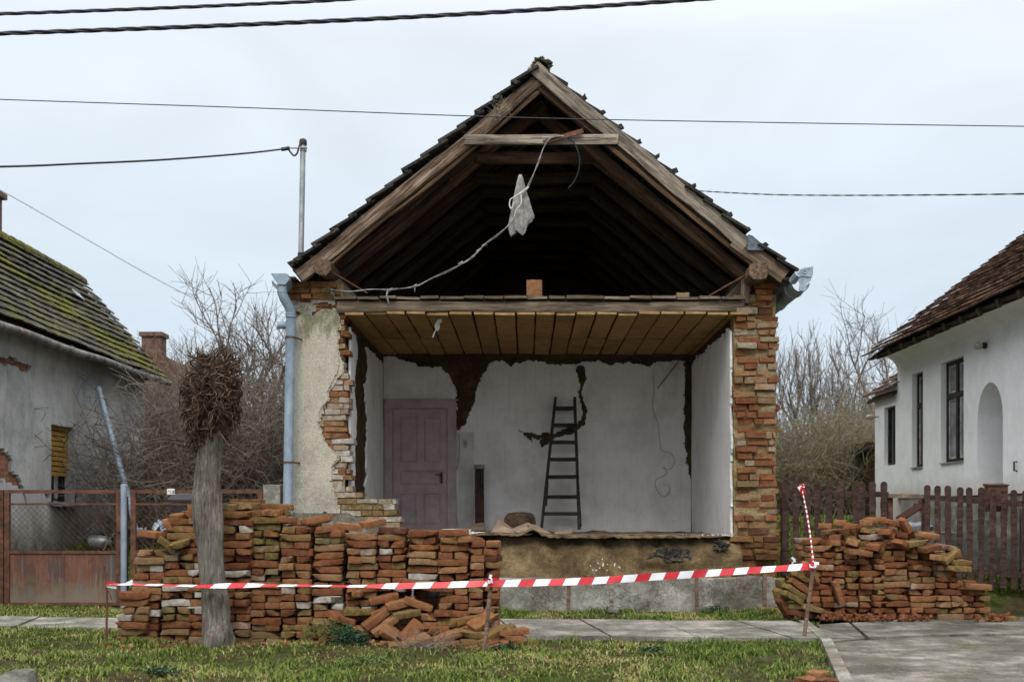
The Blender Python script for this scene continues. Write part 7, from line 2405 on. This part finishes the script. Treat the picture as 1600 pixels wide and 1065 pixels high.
stake(168, 1008, 166, 910, 10.6, 0.010, M_RUST, 'thin rusty steel rod holding the left end of the tape', 'steel_rod')
stake(754, 1018, 769, 902, 10.25, 0.019, M_STAKE, 'leaning wooden stake carrying the tape in front of the tumbled bricks')
stake(1255, 1003, 1272, 878, 11.15, 0.019, M_STAKE, 'grey wooden stake holding the tape beside the right pile')
m = MB(); m.tube([P(163, 898, 10.6), P(161, 890, 10.6), P(164, 885, 10.6), P(166, 912, 10.6)], 0.007, 5); m.tube(smooth_path([P(167, 920, 10.6), P(172, 928, 10.58), P(174, 936, 10.58)], 3), 0.005, 5)
tag(m.build('wire_tie', M_RUST, None, loc=P(166, 905, 10.6)), 'twisted rusty wire at the head of the thin steel rod', 'wire')
for k, (px, y0, y1, lab) in enumerate(((888, 907, 947, 'first low stake from the left along the concrete ledge'), (955, 908, 944, 'greyest low stake along the ledge, next to a stone'), (1089, 902, 952, 'low pale stake standing right of the middle of the ledge'), (1195, 893, 947, 'low stake at the right end of the concrete ledge'))):
    Y = 14.38
    m = MB((R(0, 1), R(0, 1), 0)); a = P(px, y1, Y); b = P(px + R(-1, 1), y0, Y); a.z = -0.05
    m.beam(a, b, 0.045, 0.03, 3, 0.002, up=Vector((0, 1, 0)))
    tag(m.build('ledge_stake', M_STAKE if k != 1 else M_WOODGREY, None, loc=a), lab, 'stake', 'stakes along the concrete ledge')


def tape():
    m = MB()
    def run(pts, width, twist, stripe, seg=0.02, phase=0.0):
        path = smooth_path(pts, 30)
        # arc length
        s = [0.0]
        for a, b in zip(path, path[1:]): s.append(s[-1] + (b - a).length)
        T = s[-1]; n = int(T / stripe) * 4
        def at(q):
            q = min(max(q, 0), T)
            for i in range(len(s) - 1):
                if q <= s[i + 1]: return path[i].lerp(path[i + 1], (q - s[i]) / max(1e-6, s[i + 1] - s[i]))
            return path[-1]
        slant = width * 0.55
        prev = None
        for i in range(n + 1):
            q = T * i / n
            p0 = at(q - slant / 2); p1 = at(q + slant / 2)
            ang = twist(q / T)
            off = Vector((0, math.sin(ang), math.cos(ang))) * width / 2
            row = (p0 - off, (p0 + p1) / 2, p1 + off)
            b = len(m.v); m.v += [tuple(r) for r in row] + [tuple(r + Vector((0, 0.0012, 0))) for r in row]
            if prev is not None:
                t = (0.0, 0, 0) if int((i - 1) / (n / (T / stripe)) ) % 2 == 0 else (1.0, 0, 0)
                for k in range(2):
                    m.face((prev + k, b + k, b + k + 1, prev + k + 1), t); m.face((prev + 3 + k, prev + 4 + k, b + 4 + k, b + 3 + k), t)
            prev = b
    run([P(166, 912, 10.56), P(240, 913, 10.35), P(318, 915, 10.30), P(345, 914.5, 10.30), P(420, 914, 10.22), P(560, 915, 10.16), P(660, 914, 10.2), P(764, 911, 10.20)], 0.062, lambda t: min(1.36, 1.22 + 0.30 * math.sin(t * 13) + 0.15 * math.sin(t * 31)) - 0.55 * sstep(0.6, 0.95, t), 0.155)
    run([P(764, 911, 10.20), P(900, 908, 10.45), P(1030, 900, 10.7), P(1150, 892, 10.9), P(1273, 884, 11.12)], 0.068, lambda t: 0.3 + 0.22 * math.sin(t * 9) + 0.12 * math.sin(t * 37 + 1), 0.142)
    # knots
    for (px, py, Y) in ((764, 906, 10.19), (1272, 882, 11.1)):
        for k in range(5):
            q = P(px + R(-4, 4), py + R(-4, 4), Y - 0.02); m.box(q, (R(.02, .06), .01, R(.015, .04)), (R(-.5, .5), R(-1, 1), R(-.4, .4)), 0.004, (random.choice((0, 1)), 0, 0))
    m.beam(P(766, 905, 10.2), P(777, 904, 10.15), 0.004, 0.03, tint=(0, 0, 0)); m.beam(P(765, 907, 10.2), P(767, 897, 10.2), 0.004, 0.025, up=Vector((1, 0, 0)), tint=(1, 0, 0))
    m.beam(P(167, 914, 10.54), P(182, 917, 10.5), 0.004, 0.03, tint=(1, 0, 0)); m.beam(P(166, 911, 10.54), P(178, 909, 10.5), 0.004, 0.02, tint=(0, 0, 0)); m.beam(P(196, 913, 10.45), P(207, 907, 10.43), 0.004, 0.03, tint=(1, 0, 0))
    tag(m.build('barrier_tape', M_TAPE, None, loc=P(764, 911, 10.2)), 'red and white barrier tape strung low from rod to stakes', 'tape')
    # tape wound up the tilted rod above the right stake
    m = MB()
    a, b = P(1271, 880, 11.1), P(1253, 763, 11.6); n = 60
    path = [a.lerp(b, i / n) + Vector((0.012 * math.sin(math.pi * i / n), 0, 0)) for i in range(n + 1)]
    m2 = MB(); 
    for i in range(n):
        t = (0, 0, 0) if (i // 2) % 2 else (1, 0, 0)
        m.tube([path[i], path[i + 1]], 0.0095 * R(.75, 1.2) * (1 - 0.3 * i / n), 6, t, cap=True)
    for k in range(6): m.box(b + Vector((R(-.02, .02), R(-.02, .02), R(-.05, .05))), (R(.02, .05), .01, R(.03, .06)), (R(-.5, .5), R(-1, 1), R(-.4, .4)), 0.004, (random.choice((0, 0, 1)), 0, 0))
    tag(m.build('barrier_tape', M_TAPE, None, loc=a), 'twisted length of red and white tape rising from the right stake to the pickets', 'tape')
    m = MB()
    for (x0, y0, x1, y1) in ((1237, 870, 1248, 880), (1248, 870, 1238, 880), (1238, 880, 1236, 892), (1243, 875, 1252, 888)): m.beam(P(x0, y0, 14.9), P(x1, y1, 14.88), 0.006, 0.03, tint=(1, 0, 0))
    tag(m.build('tape_scrap', M_TAPE, None, loc=P(1242, 875, 14.9)), 'white scrap of tape knotted low round a picket', 'tape')


tape()

# overhead lines
def wire(pts, r, mat, label, strands=1, n=8):
    path = smooth_path(pts, 14)
    m = MB()
    if strands == 1: m.tube(path, r, 5)
    else:
        # two insulated strands twisted round each other
        fine = []
        for a, b in zip(path, path[1:]):
            for k in range(4): fine.append(a.lerp(b, k / 4))
        fine.append(path[-1])
        L = 0
        for ph in range(strands):
            q = []; L = 0
            for i, p in enumerate(fine):
                if i: L += (p - fine[i - 1]).length
                a = L * 9 + 2 * math.pi * ph / strands
                q.append(p + Vector((0, math.cos(a), math.sin(a))) * r * 0.95)
            m.tube(q, r, 6)
    tag(m.build('overhead_cable', mat, None, True, loc=path[len(path) // 2]), label, 'cable')


wire([P(-300, 31, 12), P(0, 22, 12), P(200, 15, 12), P(400, 6.5, 12), P(545, -1, 12), P(800, -22, 12), P(1500, -82, 12), P(2600, -190, 12)], 0.010, M_CABLE, 'upper of two thick twisted cables at the top left', 3)
wire([P(-300, 62, 11.6), P(0, 52.5, 11.6), P(300, 42, 11.6), P(600, 29, 11.6), P(900, 12, 11.6), P(1100, -1.5, 11.6), P(1500, -30, 11.6), P(2600, -125, 11.6)], 0.012, M_CABLE, 'lower thick twisted cable running longest across the top', 3)
wire([P(-300, 144, 13), P(0, 155.5, 13), P(400, 169, 13), P(800, 183.5, 13), P(1200, 191.5, 13), P(1600, 197.5, 13), P(1900, 201, 13)], 0.006, M_CABLE, 'thin wire crossing in front of the gable')
wire([P(450, 232, 15.0), P(380, 240, 14.2), P(250, 250, 13.2), P(120, 256, 12.6), P(0, 260.5, 12), P(-300, 264, 11)], 0.012, M_CABLE, 'black service cable running left from the steel mast')
m = MB(); m.tube(smooth_path([P(450, 232, 15.0), P(454, 238, 15), P(459, 243, 15), P(464, 240, 15), P(467, 230, 15), P(471, 220, 15.02)], 4), 0.012, 6); m.tube([P(440, 233.5, 14.95), P(452, 231.5, 15)], 0.026, 8)
tag(m.build('cable_loop', M_CABLE, None, True, loc=P(459, 240, 15)), 'drip loop of black cable at the mast head', 'cable')
wire([P(1060, 294, 25), P(1090, 298, 24), P(1180, 303, 22), P(1260, 305, 21), P(1400, 305, 19), P(1600, 303, 17), P(1900, 298, 15)], 0.007, M_CABLE, 'twin cable leaving behind the right roof slope', 2)
wire([P(-80, 262, 30), P(0, 297, 31), P(120, 365, 33), P(230, 428, 35), P(325, 478, 37)], 0.010, M_WIREGREY, 'faint grey wire slanting down above the mossy roof')


# ------------------------------------------------------------------ grass and weeds
def grass():
    rng = np.random.default_rng(3)
    def npatch(x, y, s, seed): return 0.5 + 0.5 * fbm(x * s, y * s, seed, 3)
    def field(n, x0, x1, y0, y1, hmin, hmax, accept, dry, lay=0.9, wid=0.0035):
        X = rng.uniform(x0, x1, n); Y = rng.uniform(y0, y1, n)
        keep = np.array([accept(a, b) for a, b in zip(X, Y)]) > rng.random(n)
        X, Y = X[keep], Y[keep]; n = len(X)
        Z = np.array([gz(a, b) for a, b in zip(X, Y)])
        d = np.array([dry(a, b) for a, b in zip(X, Y)])
        th = rng.uniform(0, 2 * np.pi, n); hh = rng.uniform(hmin, hmax, n) * np.array([0.45 + 1.1 * sstep(0.25, 0.75, npatch(a, b, 2.6, 21.0)) for a, b in zip(X, Y)]); le = rng.uniform(0.15, lay, n) * (1 + d)
        hh = hh * (1 - 0.35 * d)
        dx, dy = np.cos(th), np.sin(th)
        w = wid * rng.uniform(0.7, 1.4, n)
        px, py = -dy * w, dx * w
        def pt(f, lf, ww):
            return np.stack([X + dx * hh * le * lf + px * ww, Y + dy * hh * le * lf + py * ww, Z - 0.004 + hh * f / (1 + 0.4 * le)], 1)
        V = np.stack([pt(0, 0, -1), pt(0, 0, 1), pt(0.6, 0.35, 0.8), pt(0.6, 0.35, -0.8), pt(0.92 , 1.05, 0)], 1)
        tint = np.clip(d + rng.normal(0, 0.24, n), 0, 1)
        return V, tint
    Vs, Ts = [], []
    def acc_front(x, y):
        if x > 2.35 + 0.23 * (y - 8.4) and y < 12: return 0.0          # kerb and driveway
        if abs(y - path_y(x)) < (0.80 if x > -4.1 else 0.5) - 0.22 * max(0, fbm(x * 1.6, y * 1.6, 33)) and (x > -0.2 or x < -3.6): return 0.02
        if -3.7 < x < -0.25 and y > 11.1: return 0
        p = sstep(0.33, 0.60, npatch(x, y, 1.5, 2.0)) * (0.35 + 0.65 * sstep(0.3, 0.5, npatch(x, y, 4.5, 12.0)))
        bare = 0.9 * math.exp(-((x + 1.9) / 1.3) ** 2 - ((y - 10.1) / 0.6) ** 2)
        return max(0.12, p) * (1 - 0.8 * bare)
    def dry_front(x, y):
        v = sstep(0.38, 0.66, npatch(x, y, 0.9, 7.0)); v = 0.24 + 0.36 * v
        if x > 1.4: v -= 0.10
        return v
    for a in ((135000, -5.6, 3.2, 8.1, 12.4, 0.022, 0.070),):
        V, T = field(*a, acc_front, dry_front); Vs.append(V); Ts.append(T)
    def acc_mid(x, y):
        if abs(y - path_y(x)) < 0.84: return 0.0
        if x > 3.25 - 0.15 * (y - 13): return 0.0
        return max(0.10, sstep(0.36, 0.56, npatch(x, y, 1.7, 5.0) + (0.18 if x > 1.7 else 0)))
    V, T = field(26000, -0.45, 3.3, 12.6, 14.45, 0.025, 0.075, acc_mid, lambda x, y: 0.15 + 0.6 * sstep(0.4, 0.7, npatch(x, y, 1.4, 1.0))); Vs.append(V); Ts.append(T)
    V, T = field(26000, -8.2, -3.2, 13.2, 14.98, 0.02, 0.06, lambda x, y: 0.05 if abs(y - path_y(x)) < 0.54 else 0.8, lambda x, y: 0.25 + 0.5 * npatch(x, y, 1.0, 4.0)); Vs.append(V); Ts.append(T)
    V, T = field(30000, -7.7, -3.2, 15.1, 21, 0.03, 0.09, lambda x, y: 0.9, lambda x, y: 0.12 + 0.25 * npatch(x, y, 1.0, 4.0), wid=0.005); Vs.append(V); Ts.append(T)
    V, T = field(60000, 3.35, 7.2, 14.4, 23, 0.03, 0.085, lambda x, y: 0.9 if x < 6.4 else 0, lambda x, y: 0.22 + 0.2 * npatch(x, y, 1.0, 4.0), wid=0.006); Vs.append(V); Ts.append(T)
    # taller tufts
    tuft = [(-0.02, 10.6, 0.16), (0.35, 11.05, 0.12), (1.4, 9.5, 0.13), (2.1, 9.1, 0.14), (2.5, 9.7, 0.12), (-3.6, 10.5, 0.10), (-4.0, 9.0, 0.10), (-0.5, 9.3, 0.10), (0.9, 14.2, 0.12), (1.2, 14.25, 0.10), (2.7, 14.0, 0.10), (-3.3, 9.4, 0.11), (1.9, 10.4, 0.12), (0.6, 9.0, 0.10), (2.35, 8.7, 0.13)]
    for (x, y, h) in tuft:
        V, T = field(420, x - 0.2, x + 0.2, y - 0.14, y + 0.14, h * 0.5, h, lambda a, b: math.exp(-(((a - x) / 0.11) ** 2 + ((b - y) / 0.09) ** 2)), lambda a, b: 0.18, 0.8, 0.0045); Vs.append(V); Ts.append(T)
    V = np.concatenate(Vs); T = np.concatenate(Ts); n = len(V)
    me = bpy.data.meshes.new('grass')
    me.vertices.add(n * 5); me.vertices.foreach_set('co', V.reshape(-1).astype(np.float32))
    base = (np.arange(n) * 5)[:, None]
    loops = np.concatenate([base + np.array([[0, 1, 2, 3]]), base + np.array([[3, 2, 4]])], 1).reshape(-1)
    me.loops.add(n * 7); me.loops.foreach_set('vertex_index', loops.astype(np.int32))
    me.polygons.add(n * 2)
    st = np.stack([np.arange(n) * 7, np.arange(n) * 7 + 4], 1).reshape(-1)
    me.polygons.foreach_set('loop_start', st.astype(np.int32))
    me.update(calc_edges=True)
    at = me.attributes.new('tint', 'FLOAT_COLOR', 'FACE'); buf = np.ones((n * 2, 4), dtype=np.float32); buf[:, 0] = np.repeat(T, 2); at.data.foreach_set('color', buf.ravel())
    me.materials.append(M_GRASS)
    o = bpy.data.objects.new('grass', me); COL.objects.link(o)
    tag(o, 'short patchy winter grass, half green and half straw coloured', 'grass', None, 'stuff')


grass()


def weed(c, r, h, n, label, t0, t1, leaf=0.035):
    m = MB()
    for i in range(n):
        a = R(0, 6.28); q = math.sqrt(random.random()) * r
        z = h * R(0.15, 1) * (1 - (q / r) ** 2 * 0.7)
        p = Vector((c[0] + q * math.cos(a), c[1] + q * math.sin(a) * 0.8, c[2] + z))
        L = leaf * R(0.6, 1.4); rot = Euler((R(-.7, .7), R(-.7, .7), R(0, 6.28))).to_matrix()
        pts = [p + rot @ Vector(v) for v in ((0, 0, 0), (L * .4, -L * .32, .12 * L), (L, 0, -0.1 * L), (L * .4, L * .32, .12 * L))]
        b = len(m.v); m.v += [tuple(v) for v in pts]; t = (R(t0, t1), 0, 0)
        m.face((b, b + 1, b + 2), t); m.face((b, b + 2, b + 3), t)
    for i in range(max(4, n // 25)):
        a = R(0, 6.28); q = r * R(0, .6)
        m.tube([Vector(c) + Vector((q * .3 * math.cos(a), q * .3 * math.sin(a), -.01)), Vector(c) + Vector((q * math.cos(a), q * math.sin(a), h * R(.5, .9)))], 0.003, 4, (0.4, 0, 0))
    tag(m.build('weed', M_LEAF, None, loc=c), label, 'weed')


def fallen_leaves():
    m = MB()
    random.seed(31)
    for i in range(520):
        x = R(-5, 2.6); y = R(8.3, 11.0) if i % 4 else R(13.2, 14.4)
        if y > 12: x = R(-0.2, 3.1)
        L = R(0.012, 0.035); rot = Euler((R(-.5, .5), R(-.5, .5), R(0, 6.28))).to_matrix()
        p = Vector((x, y, gz(x, y) + R(0.008, 0.045)))
        b = len(m.v); m.v += [tuple(p + rot @ Vector(v)) for v in ((0, 0, 0), (L * .5, -L * .35, .15 * L), (L, 0, 0), (L * .5, L * .35, .15 * L))]
        m.face((b, b + 1, b + 2), (R(0.2, 1), 0, 0)); m.face((b, b + 2, b + 3), (R(0.2, 1), 0, 0))
    tag(m.build('fallen_leaves', M_POLLARD), 'small brown fallen leaves scattered over the turf', 'leaves', None, 'stuff')


fallen_leaves()
random.seed(77)
weed((P(545, 1015, 10.45).x, 10.4, 0.04), 0.20, 0.20, 620, 'dark green nettle clump in front of the tumbled bricks', 0.1, 0.5)
weed((P(520, 985, 10.6).x, 10.62, 0.10), 0.26, 0.16, 520, 'yellowish moss and creeper over the fallen bricks left of the nettles', 0.75, 1.0, 0.022)
weed((P(575, 1045, 9.3).x, 9.3, 0.03), 0.24, 0.05, 420, 'light green low weed patch in front of the nettle clump', 0.7, 1.0, 0.022)
weed((P(255, 1058, 8.7).x, 8.7, 0.02), 0.14, 0.06, 160, 'bluish weed rosette in the left foreground turf', 0.1, 0.4)
weed((P(790, 1010, 10.3).x, 10.15, 0.02), 0.12, 0.09, 140, 'small weed at the foot of the leaning stake', 0.2, 0.6)
weed((P(1120, 945, 14.2).x, 14.2, 0.03), 0.18, 0.06, 160, 'small weed below the right end of the ledge', 0.2, 0.6)
weed((P(1020, 1022, 10.0).x, 10.0, 0.03), 0.12, 0.06, 120, 'small dark weed in the turf near the pavement edge', 0.1, 0.4)
# dead stalks in front of the gap
tw = Twigs()
for i in range(90):
    q = Vector((P(665, 0, 10.4).x + R(-.22, .2), 10.4 + R(-.15, .1), 0.02)); p2, _ = wander(q, Vector((R(-1, 1), R(-.6, .4), R(.2, 1))), R(.1, .3), 4, .3, .1); tw.add(p2, .003, .002, R(.4, 1))
tag(tw.build('dead_stalks', M_TWIG, None, loc=(P(665, 0, 10.4).x, 10.4, 0)), 'tangle of dry dead stalks before the tumbled bricks', 'dead weed')
# stones
def stone(c, s, label, seed, mat=M_STONE):
    m = MB(); n = 14
    for j in range(9):
        ph = math.pi * j / 8
        for i in range(n):
            th = 2 * math.pi * i / n; d = Vector((math.sin(ph) * math.cos(th), math.sin(ph) * math.sin(th), math.cos(ph)))
            k = 1 + 0.25 * fbm(d.x * 1.6 + seed, d.y * 1.6, d.z * 1.6)
            sq = max(abs(d.x), abs(d.y), abs(d.z)); k *= 0.75 + 0.25 / sq
            m.v.append((c[0] + d.x * s[0] * k, c[1] + d.y * s[1] * k, c[2] + d.z * s[2] * k))
    for j in range(8):
        for i in range(n): m.face((j * n + i, j * n + (i + 1) % n, (j + 1) * n + (i + 1) % n, (j + 1) * n + i))
    tag(m.build('stone', mat, None, True, 60, loc=c), label, 'stone')


stone((P(8, 1062, 7.6).x, 7.7, 0.05), (0.17, 0.25, 0.13), 'big mossy grey stone cut by the bottom left corner', 3)
stone((P(958, 947, 14.2).x, 14.2, 0.03), (0.10, 0.08, 0.05), 'small pale stone at the foot of the grey ledge stake', 9)
stone((P(1148, 898, 14.56).x, 14.56, 0.43), (0.035, 0.03, 0.02), 'pebble sized brown stone on top of the ledge', 5, M_MUDDARK)
